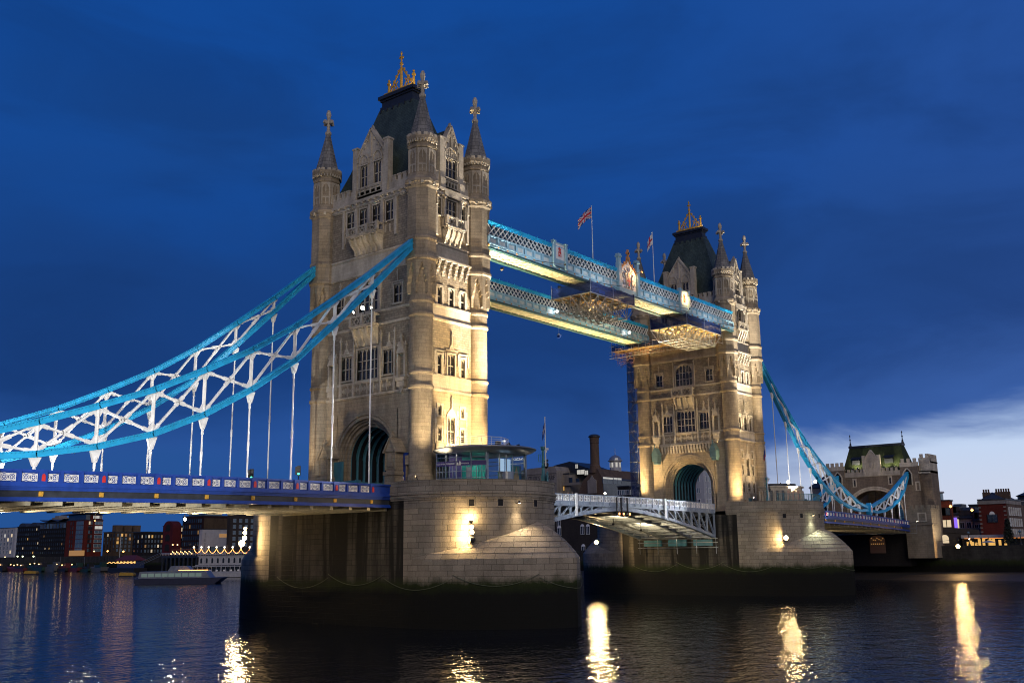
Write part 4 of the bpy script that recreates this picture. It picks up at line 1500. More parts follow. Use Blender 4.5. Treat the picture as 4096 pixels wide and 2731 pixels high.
# ================================================================== high level walkways
def walkway(yo, yi, label, crests):
    """yo: the face towards the downstream side, yi the other"""
    XA, XB = 5.6, 76.4
    T = thing('high_walkway', label, 'walkway', (41, (yo+yi)/2, 48), 'high level walkways between the towers')
    Lx = XB-XA
    nb = 36
    bw = Lx/nb
    for y, s in ((yo, -1), (yi, 1)):
        fr = (Vector((0, y, 0)), Vector((1, 0, 0)), Vector((0, s, 0)))
        m = MB(fr)
        m.box(XA, XB, -0.25, 0.12, 51.25, 51.42)
        m.box(XA, XB, -0.2, 0.05, 51.05, 51.25)
        m.box(XA, XB, -0.1, 0.16, 51.55, 51.63)
        m.box(XA, XB, -0.5, 0.22, 51.42, 51.5)
        for i in range(nb*2+1):
            X = XA+Lx*i/(nb*2)
            m.box(X-0.03, X+0.03, 0.0, 0.06, 51.45, 51.9) if i % 2 else None
        m.build('roof_rail', M_CYAN, T)
        # double lattice
        m = MB(fr)
        nl = 74
        p = Lx/nl
        for i in range(nl):
            x0_ = XA+i*p
            x1_ = min(XB, x0_+p*1.5)
            m.bar((x0_, 0.05, 49.55), (x1_, 0.05, 51.08), 0.08, 0.17, (0, 1, 0))
            m.bar((x1_, -0.06, 49.55), (x0_, -0.06, 51.08), 0.08, 0.17, (0, 1, 0))
        m.build('lattice_truss', M_WHITE, T)
        m = MB(fr)
        m.face([(XA, -0.35, 49.5), (XB, -0.35, 49.5), (XB, -0.35, 51.2), (XA, -0.35, 51.2)])
        m.build('glazing', M_GLZ, T)
        m = MB(fr)
        m.box(XA, XB, -0.25, 0.22, 49.38, 49.56)
        m.box(XA, XB, -0.3, 0.02, 48.45, 49.38)
        m.box(XA, XB, -0.3, 0.24, 48.3, 48.48)
        m.box(XA, XB, -0.3, 0.10, 48.08, 48.3)
        m.box(XA, XB, -0.3, 0.20, 47.98, 48.08)
        for i in range(nb+1):
            X = XA+Lx*i/nb
            m.box(X-0.17, X+0.17, 0, 0.18, 48.45, 49.4)
            if i < nb:
                m.box(X+0.3, X+bw-0.3, 0.0, 0.08, 49.2, 49.28)
                m.box(X+0.3, X+bw-0.3, 0.0, 0.08, 48.55, 48.63)
                m.box(X+0.3, X+0.38, 0.0, 0.08, 48.6, 49.25)
                m.box(X+bw-0.38, X+bw-0.3, 0.0, 0.08, 48.6, 49.25)
        m.build('panelled_girder', M_PALE, T)
        m = MB(fr)
        for i in range(nb):
            X = XA+Lx*i/nb
            m.face([(X+0.38, 0.03, 48.63), (X+bw-0.38, 0.03, 48.63), (X+bw-0.38, 0.03, 49.2), (X+0.38, 0.03, 49.2)])
            c = X+bw/2
            for e in (-0.3, 0, 0.3):
                m.box(c+e-0.03, c+e+0.03, 0.03, 0.06, 48.65, 49.12-abs(e)*0.5)
        m.build('panel_inlay', M_INLAY, T)
        if s < 0:
            m = MB()
            for i in range(nb+1):
                X = XA+Lx*i/nb
                m.lathe(X, y+s*0.1, [(0.04, 47.93), (0.13, 48.02), (0.15, 48.14), (0.10, 48.28)], 8)
            b_ = m.build('gilt_pendant', M_ORG, T)
            b_['kind'] = 'stuff'
    # floor / soffit
    m = MB()
    m.box(XA, XB, yo+0.25, yi-0.25, 47.98, 48.2)
    for i in range(nb+1):
        X = XA+Lx*i/nb
        m.box(X-0.08, X+0.08, yo+0.4, yi-0.4, 47.9, 47.98)
        if i < nb:
            m.bar((X, yo+0.5, 47.94), (X+bw, yi-0.5, 47.94), 0.12, 0.09)
            m.bar((X+bw, yo+0.5, 47.94), (X, yi-0.5, 47.94), 0.12, 0.09)
            for k in range(5):
                a_, b_ = random.random()*bw, yo+0.5+random.random()*(yi-yo-1)
                m.box(X+a_-0.2, X+a_+0.2, b_-0.1, b_+0.1, 47.9, 47.98)
    m.build('soffit', M_SOFF, T)
    m = MB()
    for y in (yo+0.12, yi-0.12):
        m.box(XA, XB, y-0.3, y+0.3, 47.72, 47.98)
    m.build('bottom_flange', M_DTEAL, T)
    m = MB()
    yc = (yo+yi)/2
    m.face([(XA, yo-0.1, 51.45), (XB, yo-0.1, 51.45), (XB, yc, 51.95), (XA, yc, 51.95)])
    m.face([(XA, yi+0.1, 51.45), (XA, yc, 51.95), (XB, yc, 51.95), (XB, yi+0.1, 51.45)])
    m.build('roof', M_LEAD, T)
    if not crests:
        return T
    fr = (Vector((0, yo-0.18, 0)), Vector((1, 0, 0)), Vector((0, -1, 0)))
    for Xc, hw in ((21.5, 1.45), (58.0, 1.45)):
        m = MB(fr)
        for s in (-1, 1):
            m.box(Xc+s*hw-0.28, Xc+s*hw+0.28, -0.2, 0.2, 48.2, 52.0)
            m.box(Xc+s*hw-0.36, Xc+s*hw+0.36, -0.25, 0.28, 52.0, 52.2)
        m.box(Xc-hw, Xc+hw, -0.2, 0.1, 51.9, 52.05)
        m.box(Xc-hw, Xc+hw, -0.2, 0.06, 48.2, 49.5)
        c = m.build('crest_pylon', M_PALE, T)
        m = MB(fr)
        m.box(Xc-hw+0.28, Xc+hw-0.28, -0.1, 0.02, 49.5, 51.9)
        m.build('white_plaque', M_WHITE, c)
        m = MB(fr)
        # crowned red cipher
        for k in range(16):
            a0, a1 = 2*PI*k/16, 2*PI*(k+1)/16
            m.bar((Xc+0.26*math.cos(a0), 0.06, 50.35+0.32*math.sin(a0)), (Xc+0.26*math.cos(a1), 0.06, 50.35+0.32*math.sin(a1)), 0.05, 0.08, (0, 1, 0))
            m.bar((Xc+0.15*math.cos(a0), 0.06, 50.75+0.2*math.sin(a0)), (Xc+0.15*math.cos(a1), 0.06, 50.75+0.2*math.sin(a1)), 0.05, 0.08, (0, 1, 0))
        m.box(Xc-0.32, Xc-0.24, 0.02, 0.07, 49.95, 50.8)
        m.box(Xc+0.24, Xc+0.32, 0.02, 0.07, 49.95, 50.8)
        m.bar((Xc-0.25, 0.06, 50.0), (Xc+0.25, 0.06, 50.7), 0.05, 0.08, (0, 1, 0))
        m.extr([(Xc-0.3, 51.0), (Xc+0.3, 51.0), (Xc+0.36, 51.3), (Xc+0.15, 51.18), (Xc, 51.5), (Xc-0.15, 51.18), (Xc-0.36, 51.3)], 0.02, 0.07)
        m.build('red_cipher', M_RED, c)
    Xc, hw = 40.0, 2.7
    m = MB(fr)
    for s in (-1, 1):
        m.box(Xc+s*hw-0.42, Xc+s*hw+0.42, -0.3, 0.3, 47.95, 52.6)
        m.lathe(Xc+s*hw, yo-0.18, [(0.40, 52.6), (0.36, 53.5), (0.52, 53.7), (0.52, 54.1), (0.44, 54.15), (0.44, 54.4), (0.1, 54.5)], 8, PI/8) if False else None
        m.box(Xc+s*hw-0.36, Xc+s*hw+0.36, -0.25, 0.25, 52.6, 53.5)
        m.box(Xc+s*hw-0.5, Xc+s*hw+0.5, -0.36, 0.36, 53.5, 53.75)
        m.box(Xc+s*hw-0.42, Xc+s*hw+0.42, -0.3, 0.3, 53.75, 54.05)
    m.box(Xc-hw, Xc+hw, -0.2, 0.05, 47.95, 48.7)
    c = m.build('crest_pylon', M_PALE, T)
    m = MB(fr)
    m.extr([(Xc-2.3, 48.7), (Xc+2.3, 48.7), (Xc+2.3, 51.5), (Xc+1.5, 52.6), (Xc+0.5, 53.3), (Xc, 53.6), (Xc-0.5, 53.3), (Xc-1.5, 52.6), (Xc-2.3, 51.5)], -0.12, 0.02)
    m.build('white_plaque', M_WHITE, c)
    m = MB(fr)
    # gilt ogee, finial cross and crockets
    arc = [(-2.3, 51.5), (-1.9, 52.1), (-1.2, 52.6), (-0.6, 52.95), (-0.25, 53.5), (0, 54.0), (0.25, 53.5), (0.6, 52.95), (1.2, 52.6), (1.9, 52.1), (2.3, 51.5)]
    for p, q in zip(arc[:-1], arc[1:]):
        m.bar((Xc+p[0], 0.08, p[1]), (Xc+q[0], 0.08, q[1]), 0.2, 0.18, (0, 1, 0))
        m.box(Xc+p[0]-0.1, Xc+p[0]+0.1, 0.02, 0.16, p[1]+0.1, p[1]+0.5)
    m.box(Xc-0.36, Xc+0.36, -0.1, 0.25, 53.6, 54.1)
    m.box(Xc-0.15, Xc+0.15, -0.05, 0.2, 54.0, 55.3)
    m.box(Xc-0.45, Xc+0.45, -0.05, 0.2, 54.55, 54.85)
    m.build('gilt_ogee', M_ORG, c)
    m = MB(fr)
    # carved arms: quartered shield between two supporters under a helm
    m.extr([(Xc-0.62, 50.6), (Xc+0.62, 50.6), (Xc+0.62, 49.9), (Xc+0.35, 49.4), (Xc, 49.1), (Xc-0.35, 49.4), (Xc-0.62, 49.9)], 0.0, 0.12)
    m.extr([(Xc-0.3, 50.7), (Xc+0.3, 50.7), (Xc+0.36, 51.15), (Xc, 51.5), (Xc-0.36, 51.15)], 0.0, 0.14)
    for s in (-1, 1):
        pts = [(0.75, 49.0), (0.85, 49.7), (0.8, 50.3), (0.95, 50.8), (1.15, 51.1), (1.05, 51.3)]
        for p, q in zip(pts[:-1], pts[1:]):
            m.bar((Xc+s*p[0], 0.08, p[1]), (Xc+s*q[0], 0.08, q[1]), 0.12, 0.26, (0, 1, 0))
        for a, b in (((0.85, 49.8), (1.5, 49.3)), ((0.85, 50.3), (1.6, 50.5)), ((0.95, 50.8), (1.5, 51.3)), ((1.5, 49.3), (1.75, 49.9)), ((1.6, 50.5), (1.85, 51.2)), ((0.75, 49.0), (1.3, 48.85)), ((0.5, 51.4), (1.2, 51.9)), ((0.2, 51.6), (0.3, 52.4))):
            m.bar((Xc+s*a[0], 0.06, a[1]), (Xc+s*b[0], 0.06, b[1]), 0.09, 0.16, (0, 1, 0))
    m.box(Xc-1.2, Xc+1.2, 0.0, 0.08, 48.78, 48.95)
    m.build('carved_arms', M_CARVE, c)
    m = MB(fr)
    m.box(Xc-0.09, Xc+0.09, 0.12, 0.15, 49.25, 50.55)
    m.box(Xc-0.55, Xc+0.55, 0.12, 0.15, 50.0, 50.18)
    m.build('red_cross', M_RED, c)
    return T
M_GLZ = glass_mat('walkway_glazing', (0.03, 0.06, 0.09), rough=0.15)
M_INLAY = plain('pale_panel', (0.50, 0.53, 0.52), 0.6)
M_ORG = plain('ochre_gilding', (0.60, 0.26, 0.06), 0.5)
M_CARVE = plain('carved_plaster', (0.36, 0.33, 0.31), 0.7, var=0.3)
walkway(-11.06, -7.4, 'high walkway nearest the camera, white lattice with a crest at its middle', True)
walkway(7.4, 11.06, 'second high walkway behind and below in the picture, without crests', False)

# ================================================================== water, banks
m = MB()
m.face([(-2500, -2500, 0), (4000, -2500, 0), (4000, 4000, 0), (-2500, 4000, 0)])
def water_mat():
    mm, t, b = nt('river_water')
    b.inputs['Base Color'].default_value = (0.004, 0.007, 0.013, 1)
    b.inputs['Roughness'].default_value = 0.045
    b.inputs['IOR'].default_value = 1.33
    b.inputs['Specular IOR Level'].default_value = 0.5
    tc = t.nodes.new('ShaderNodeTexCoord')
    hs = []
    for sx, sy, s_, w, dt in ((1.1, 1.1, 1.0, 0.42, 3), (0.3, 0.3, 1.0, 1.0, 4)):
        mp = t.nodes.new('ShaderNodeMapping')
        mp.inputs['Rotation'].default_value = (0, 0, R(-51))
        mp.inputs['Scale'].default_value = (sx*0.8, sy*1.2, 1)
        t.links.new(tc.outputs['Object'], mp.inputs[0])
        n = t.nodes.new('ShaderNodeTexNoise')
        n.inputs['Scale'].default_value = s_
        n.inputs['Detail'].default_value = dt
        n.inputs['Roughness'].default_value = 0.6
        t.links.new(mp.outputs[0], n.inputs[0])
        q = t.nodes.new('ShaderNodeMath')
        q.operation = 'MULTIPLY'
        t.links.new(n.outputs[0], q.inputs[0])
        q.inputs[1].default_value = w
        hs.append(q.outputs[0])
    ad = t.nodes.new('ShaderNodeMath')
    t.links.new(hs[0], ad.inputs[0])
    t.links.new(hs[1], ad.inputs[1])
    bp = t.nodes.new('ShaderNodeBump')
    bp.inputs['Strength'].default_value = 0.75
    bp.inputs['Distance'].default_value = 0.26
    t.links.new(ad.outputs[0], bp.inputs['Height'])
    t.links.new(bp.outputs[0], b.inputs['Normal'])
    return mm
setting(m.build('water', water_mat()))

# ================================================================== piers
def ogive(n):
    """half outline of the cutwater from the shoulder (-10.67,-12) to the tip (0,-28.2)"""
    c, Rr = 6.96, 17.63
    a1 = math.asin(16.2/Rr)
    return [(c-Rr*math.cos(a1*k/n), -12-Rr*math.sin(a1*k/n)) for k in range(n+1)]
def pier(x0, label):
    T = thing('bridge_pier', label, 'bridge pier', (x0, 0, 0), 'river piers under the towers')
    n = 28
    og = ogive(n)
    arc = [(-10.67*math.cos(PI/2*k/n), -12-10.67*math.sin(PI/2*k/n)) for k in range(n+1)]
    def full(half):
        """closed outline of one end, left shoulder to right shoulder"""
        return half + [(-x, y) for x, y in reversed(half[:-1])]
    O, A = full(og), full(arc)
    def skirt(m, P, z0, z1, s0=0.0):
        s = s0
        for p, q in zip(P[:-1], P[1:]):
            d = math.hypot(q[0]-p[0], q[1]-p[1])
            m.face([(x0+p[0], p[1], z0), (x0+q[0], q[1], z0), (x0+q[0], q[1], z1), (x0+p[0], p[1], z1)], uv=[(s, z0), (s+d, z0), (s+d, z1), (s, z1)])
            s += d
    flip = lambda P: [(-x, -y) for x, y in P]
    for F in (lambda P: P, flip):
        m = MB()
        skirt(m, F(O), -3.0, 7.4)
        skirt(m, F(A), 7.2, 14.0)
        # hood of the cutwater: stepped courses of stone
        K = 7
        def hring(lev, grow, drop=0.0):
            """outline of the hood at a level above its foot; it dies into the round wall where the hood is lower"""
            ring = []
            s = 0
            for i, (o, a) in enumerate(zip(O, A)):
                gap = math.hypot(o[0]-a[0], o[1]-a[1])
                H = max(0.735*gap, 1e-4)
                h = min(1.0, lev/H)
                t = 1-(1-h)**(1/1.55)
                zr = 7.4 + min(lev, H) - (drop if h < 1 else 0)
                g = grow/max(gap, 1e-3) if h < 1 else 0
                pp = F([(o[0]+(a[0]-o[0])*(t-g), o[1]+(a[1]-o[1])*(t-g))])[0]
                if i:
                    s += math.hypot(o[0]-O[i-1][0], o[1]-O[i-1][1])
                ring.append(((x0+pp[0], pp[1], zr), s*(1-0.25*t)))
            return ring
        for k in range(K):
            r0, r1 = hring(0.60*k, 0.07 if k else 0.0), hring(0.60*(k+1), 0.0)
            rb = hring(0.60*k, 0.0, 0.07)
            v0, v1 = 7.44+0.62*k+0.02, 7.44+0.62*(k+1)-0.02
            for i in range(len(r0)-1):
                m.face([r0[i][0], r0[i+1][0], r1[i+1][0], r1[i][0]], uv=[(r0[i][1]+k*0.5, v0), (r0[i+1][1]+k*0.5, v0), (r1[i+1][1]+k*0.5, v1), (r1[i][1]+k*0.5, v1)])
                if k:
                    m.face([rb[i][0], rb[i+1][0], r0[i+1][0], r0[i][0]])
        m.build('wall', M_PIER, T)
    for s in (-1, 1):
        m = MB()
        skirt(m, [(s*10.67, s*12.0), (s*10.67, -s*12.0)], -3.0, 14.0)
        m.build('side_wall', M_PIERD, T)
    # mouldings and parapet round each end
    def offs(P, d):
        out = []
        for i, p in enumerate(P):
            a, b = P[max(0, i-1)], P[min(len(P)-1, i+1)]
            tx_, ty = b[0]-a[0], b[1]-a[1]
            L = math.hypot(tx_, ty)
            out.append((p[0]+ty/L*-d*-1*(-1), p[1]-tx_/L*-d*-1*(-1)) if False else (p[0]-ty/L*d*-1*-1, p[1]+tx_/L*d*-1*-1))
        return out
    E0 = [(-10.67, -10.0)] + A + [(10.67, -10.0)]
    def ring_band(m, P, d, z0, z1):
        # outward is away from the pier's middle
        Q = [(p[0]*(1+d/10.67), -12+(p[1]+12)*(1+d/10.67)) for p in P]
        skirt(m, Q, z0, z1)
        for p, q, p2, q2 in zip(Q[:-1], Q[1:], P[:-1], P[1:]):
            for z in (z0, z1):
                m.face([(x0+p[0], p[1], z), (x0+q[0], q[1], z), (x0+q2[0], q2[1], z), (x0+p2[0], p2[1], z)])
    m = MB()
    for F in (lambda P: P, None):
        if F is None:
            mm = MB()
        tgt = m if F else mm
        for d, z0, z1 in ((0.12, 13.9, 14.12), (0.22, 14.12, 14.34), (0.16, 14.34, 14.52), (0.28, 14.52, 14.78), (0.10, 14.78, 15.9), (0.16, 15.9, 16.12)):
            ring_band(tgt, E0, d, z0, z1)
        # inner face of the parapet and its coping
        I = [(p[0]*0.95, -12+(p[1]+12)*0.95) for p in E0]
        skirt(tgt, I, 14.8, 16.12)
        for i in range(len(E0)-1):
            p, q, p2, q2 = E0[i], E0[i+1], I[i], I[i+1]
            tgt.face([(x0+p[0], p[1], 16.12), (x0+q[0], q[1], 16.12), (x0+q2[0], q2[1], 16.12), (x0+p2[0], p2[1], 16.12)])
        if F is None:
            mm.v = [(2*x0-x, -y, z) for x, y, z in mm.v]
            mm.build('parapet', M_PIER, T)
        else:
            m.build('parapet', M_PIER, T)
    m = MB()
    out = A + flip(A)
    m.face([(x0+p[0]*0.995, p[1]*0.995, 14.9) for p in A] )
    m.face([(x0+p[0]*0.995, p[1]*0.995, 14.9) for p in flip(A)])
    m.face([(x0-10.6, -12, 14.9), (x0+10.6, -12, 14.9), (x0+10.6, -9.9, 14.9), (x0-10.6, -9.9, 14.9)])
    m.face([(x0-10.6, 9.9, 14.9), (x0+10.6, 9.9, 14.9), (x0+10.6, 12, 14.9), (x0-10.6, 12, 14.9)])
    m.face([(x0-10.66, -9.9, 14.6), (x0+10.66, -9.9, 14.6), (x0+10.66, 9.9, 14.6), (x0-10.66, 9.9, 14.6)])
    m.build('pavement', M_PAVE, T)
    # square vents
    for ang in (-135.3, -117.5, -90.5):
        a = R(ang)
        fr = (Vector((x0, -12, 0)) + Vector((math.cos(a), math.sin(a), 0))*10.67, Vector((-math.sin(a), math.cos(a), 0)), Vector((math.cos(a), math.sin(a), 0)))
        m = MB(fr)
        m.box(-0.42, -0.3, -0.1, 0.05, 13.1, 13.88)
        m.box(0.3, 0.42, -0.1, 0.05, 13.1, 13.88)
        m.box(-0.42, 0.42, -0.1, 0.07, 13.0, 13.14)
        f_ = m.build('vent_frame', M_PIER, T)
        m = MB(fr)
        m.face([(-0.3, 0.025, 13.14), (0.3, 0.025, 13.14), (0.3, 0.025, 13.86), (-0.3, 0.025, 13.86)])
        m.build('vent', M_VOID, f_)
    # mooring ropes looped along the walls
    side = [(-10.67, 12.0-24*k/30) for k in range(30)]
    path = list(reversed(flip(list(reversed(og)))))[:0] + side + og + [(-x, y) for x, y in reversed(og[:-1])]
    acc = [0.0]
    for p, q in zip(path[:-1], path[1:]):
        acc.append(acc[-1]+math.hypot(q[0]-p[0], q[1]-p[1]))
    def pos(s):
        for i in range(len(acc)-1):
            if s <= acc[i+1]:
                t = (s-acc[i])/(acc[i+1]-acc[i])
                return (path[i][0]+(path[i+1][0]-path[i][0])*t, path[i][1]+(path[i+1][1]-path[i][1])*t)
        return path[-1]
    s = 2.0
    while s+9.5 < acc[-1]-4:
        pts = []
        for k in range(15):
            t = k/14
            p = pos(s+9.5*t)
            q = (p[0]*1.012, p[1]*1.006)
            pts.append((x0+q[0], q[1], 5.55-2.0*(1-(2*t-1)**2)*0.62-0.25*math.sin(s)))
        m = MB()
        m.tube(pts, 0.03, 5)
        m.build('mooring_rope', M_ROPE, T)
        s += 9.5
    return T
M_ROPE = plain('rope', (0.12, 0.13, 0.07), 0.9)
P1 = pier(0.0, 'near stone pier with rounded end and dark algae foot, under the nearer tower')
P2 = pier(82.3, 'far stone pier with rounded end and dark algae foot, under the scaffolded tower')

# the iron gear under the far bascule
m = MB()
for k in range(3):
    y = -5.2+5.2*k
    m.box(71.35, 71.62, y-1.9, y+1.9, 8.6, 9.7)
g_ = tag(m.build('bascule_buffer_beam', M_CYAND), 'teal steel buffer beams on the pier wall below the far bascule', 'buffer beam')
m = MB()
for y in (-7.9, -4, 0, 4, 7.9):
    m.tube([(71.2, y, 7.2), (71.2, y, 9.9)], 0.05, 5)
for z in (8.3, 9.2, 9.85):
    m.tube([(71.2, -8.3, z), (71.2, 8.3, z)], 0.05, 5)
tag(m.build('inspection_rail', M_STEEL), 'thin steel inspection railing along the pier wall under the far bascule', 'railing')

# ================================================================== floodlights
def floodlight(loc, target, label, size=0.3, col=(1.0, 0.72, 0.36), power=0, angle=60, blend=0.5, lens=None, group=None, mount=None, radius=0.15, pre=0.0, halo=0.0, spill=None):
    loc, target = Vector(loc), Vector(target)
    T = thing('floodlight', label, 'floodlight', loc, group)
    d = (target-loc).normalized()
    q = d.to_track_quat('-Z', 'Y').to_matrix()
    X, Y, Zb = q.col[0], q.col[1], -d
    m = MB()
    K = 10
    def ring(r_, t):
        return [loc + X*(r_*math.cos(2*PI*k/K)) + Y*(r_*math.sin(2*PI*k/K)) + d*t for k in range(K)]
    prof = [(size*0.45, -size*1.5), (size*0.8, -size*1.1), (size*0.95, -size*0.2), (size*1.05, 0.0), (size*1.05, size*0.12), (size*0.96, size*0.12), (size*0.94, 0.02)]
    rows = [ring(*p) for p in prof]
    for a, b in zip(rows[:-1], rows[1:]):
        for k in range(K):
            m.face([a[k], a[(k+1) % K], b[(k+1) % K], b[k]], raw=True)
    m.face(rows[0][::-1], raw=True)
    if mount is not None:
        m.bar(loc-d*size*0.4, Vector(mount), 0.07, 0.07, raw=True)
        m.bar(loc-d*size*0.4+X*size, loc-d*size*0.4-X*size, 0.06, 0.06, raw=True)
    m.build('housing', M_BLACK, T)
    m = MB()
    m.face(ring(size*0.95, 0.03), raw=True)
    m.build('lens', lens or L_WARM, T)
    if power:
        ld = bpy.data.lights.new('floodlight_beam', 'SPOT')
        ld.energy = power
        ld.color = col
        ld.spot_size = R(angle)
        ld.spot_blend = blend
        ld.shadow_soft_size = radius
        lo = bpy.data.objects.new('floodlight_beam', ld)
        C.objects.link(lo)
        lo.parent = T
        lo.matrix_local = Matrix.Translation(d*(size*0.3+0.05+pre)) @ q.to_4x4()
    if halo:
        ld = bpy.data.lights.new('floodlight_spill', 'SPOT' if spill else 'POINT')
        if spill:
            ld.spot_size, ld.spot_blend = R(165), 0.45
        ld.energy = halo
        ld.color = col
        ld.shadow_soft_size = 0.22
        lo = bpy.data.objects.new('floodlight_spill', ld)
        C.objects.link(lo)
        lo.parent = T
        lo.location = d*(size*0.35+0.25) if not spill else spill[0]
        if spill:
            lo.rotation_euler = spill[1].to_track_quat('-Z', 'Y').to_euler()
    return T

# ================================================================== visitor pavilion on the near pier
PAV = thing('visitor_pavilion', 'round glass visitor pavilion with a flat disc roof on the near pier', 'pavilion', (-0.9, -15.6, 14.9))
pl = [(-5.26, -12.0), (-5.1, -13.3), (-5.0, -14.9), (-4.2, -16.5), (-3.1, -18.0), (-1.05, -18.17), (0.1, -18.25), (1.2, -18.33), (3.4, -18.5), (3.6, -12.0)]
m = MB()
for i, p in enumerate(pl):
    big = i in (4, 8)
    r_ = 0.13 if big else 0.06
    m.box(p[0]-r_, p[0]+r_, p[1]-r_, p[1]+r_, 14.9, 19.6)
for i in range(len(pl)-1):
    a, b = pl[i], pl[i+1]
    for z in (15.0, 16.6, 17.35, 18.55, 19.0, 19.5):
        if 4 <= i <= 7 and z in (16.6, 18.55, 19.0):
            continue
        m.bar((*a, z), (*b, z), 0.06, 0.07)
    if i < 4:
        for t in (0.33, 0.67):
            x, y = a[0]+(b[0]-a[0])*t, a[1]+(b[1]-a[1])*t
            m.box(x-0.03, x+0.03, y-0.03, y+0.03, 14.9, 18.0)
m.build('mullions', M_STEEL, PAV)['kind'] = 'stuff'
M_PGL = glass_mat('pavilion_glass', (0.02, 0.03, 0.035), trans=0.72, rough=0.03)
for i in range(len(pl)-1):
    a, b = pl[i], pl[i+1]
    m = MB()
    m.face([(*a, 15.0), (*b, 15.0), (*b, 19.5), (*a, 19.5)])
    m.build('glass_pane', M_PGL, PAV)
m = MB()
m.lathe(-0.75, -15.65, [(0.1, 19.50), (5.3, 19.52), (5.75, 19.66), (6.15, 19.90), (6.2, 19.98), (5.9, 20.1), (0.1, 20.35)], 56)
roofp = m.build('roof', M_STEEL, PAV, smooth=True)
m = MB()
m.prism([(x*0.98-0.02, y) for x, y in pl], 14.88, 14.98)
m.build('floor', M_PAVE, PAV)
M_TEALW = plain('teal_wall', (0.02, 0.34, 0.30), 0.6)
M_PURP = plain('purple_sign', (0.05, 0.03, 0.16), 0.5)
M_POST = plain('poster_sand', (0.62, 0.40, 0.16), 0.6)
M_LIME = plain('lime_seat', (0.30, 0.52, 0.03), 0.6)
M_BLUEP = plain('blue_poster', (0.03, 0.18, 0.42), 0.6)
m = MB()
m.box(-2.2, 2.2, -13.2, -13.0, 14.98, 19.4)
m.box(-2.3, -2.2, -15.9, -13.0, 14.98, 18.0)
m.build('inner_wall', M_TEALW, PAV)
m = MB()
m.box(-4.6, -2.3, -13.4, -13.2, 14.98, 19.4)
m.build('inner_wall', M_PURP, PAV)
m = MB()
m.box(-3.9, -2.4, -15.6, -15.0, 14.98, 16.35)
m.build('lime_counter', M_LIME, PAV)
m = MB()
m.box(1.35, 3.2, -18.02, -17.98, 15.1, 18.2)
po = m.build('poster', M_TEALW, PAV)
m = MB((Vector((0, -18.05, 0)), Vector((1, 0, 0)), Vector((0, -1, 0))))
m.extr([(1.75, 15.1), (2.75, 15.1), (2.7, 16.9), (2.25, 18.1), (1.8, 16.9)], 0, 0.02)
m.build('painted_spire', M_POST, po)
m = MB()
m.box(2.8, 3.2, -18.06, -18.03, 15.1, 18.2)
m.build('blue_edge', M_BLUEP, po)
# white panels and the round draught lobby by the door
m = MB()
m.box(-0.95, 0.05, -18.0, -17.95, 17.35, 18.9)
m.build('lit_screen', glow_mat('screen_white', (0.55, 0.75, 1.0), 0.9), PAV)
m = MB()
m.box(0.15, 1.15, -18.05, -18.0, 17.35, 18.9)
m.build('lit_screen', glow_mat('screen_blue', (0.5, 0.72, 1.0), 0.8), PAV)
m = MB()
m.lathe(0.1, -18.2, [(0.95, 15.0), (0.95, 17.2), (1.0, 17.2), (1.0, 17.35), (0.1, 17.4)], 20)
m.build('draught_lobby', M_STEEL, PAV)
def text(body, size, fr, pos, mat, parent, name='lettering', bold=0.0, squash=1.0):
    cu = bpy.data.curves.new('lettering', 'FONT')
    cu.body = body
    cu.size = size
    cu.extrude = 0.004
    cu.offset = bold
    cu.align_x = 'CENTER'
    cu.align_y = 'CENTER'
    tmp = bpy.data.objects.new('lettering', cu)
    C.objects.link(tmp)
    dg = bpy.context.evaluated_depsgraph_get()
    me = bpy.data.meshes.new_from_object(tmp.evaluated_get(dg))
    bpy.data.objects.remove(tmp)
    O, U, N = fr
    off = Vector((0, 0, 0))
    p = parent
    while p is not None:
        off += p.location
        p = p.parent
    for v in me.vertices:
        x, y, z = v.co
        w = O + U*(pos[0]+x*squash) + N*(pos[1]+z) + Vector((0, 0, pos[2]+y)) - off
        v.co = w
    me.materials.clear()
    me.materials.append(mat)
    o = bpy.data.objects.new(name, me)
    C.objects.link(o)
    o.parent = parent
    return o
# the sign band
sg = None
words = {0: 'Tower Bridge', 1: 'Exhibition', 2: 'Entrance', 3: ''}
for i in range(4):
    a, b = Vector((*pl[i], 0)), Vector((*pl[i+1], 0))
    U = (b-a).normalized()
    N = Vector((U.y, -U.x, 0))
    if N.dot(CAM-a) < 0:
        N = -N
    c = (a+b)/2
    fr = (c, U, N)
    L = (b-a).length
    m = MB(fr)
    m.box(-L/2+0.05, L/2-0.05, 0.06, 0.09, 18.0, 18.55)
    s_ = m.build('sign_band', M_PURP, PAV)
    if words[i]:
        text(words[i], 0.30 if i else 0.22, fr, (0.1 if i == 2 else 0, 0.095, 18.27), M_WHITE, s_, bold=0.004)
for i, (q, h) in enumerate(((-0.72, 0.30), (-0.45, 0.5))):
    a, b = Vector((*pl[2], 0)), Vector((*pl[3], 0))
    U = (b-a).normalized()
    N = Vector((U.y, -U.x, 0))
    if N.dot(CAM-a) < 0:
        N = -N
    m = MB(((a+b)/2, U, N))
    m.extr([(q-0.12, 18.05), (q+0.12, 18.05), (q+0.09, 18.1+h*0.6), (q, 18.1+h), (q-0.09, 18.1+h*0.6)], 0.09, 0.11)
    m.build('sign_emblem', M_WHITE, PAV)
a_, b_ = Vector((*pl[2], 0)), Vector((*pl[3], 0))
m = MB(((a_+b_)/2, (b_-a_).normalized(), Vector(((b_-a_).normalized().y, -(b_-a_).normalized().x, 0))))
m.extr([(0.3, 16.0), (0.55, 15.75), (0.8, 16.0), (0.8, 17.8), (0.3, 17.8)], -0.25, -0.22)
m.build('hanging_banner', M_WHITE, PAV)
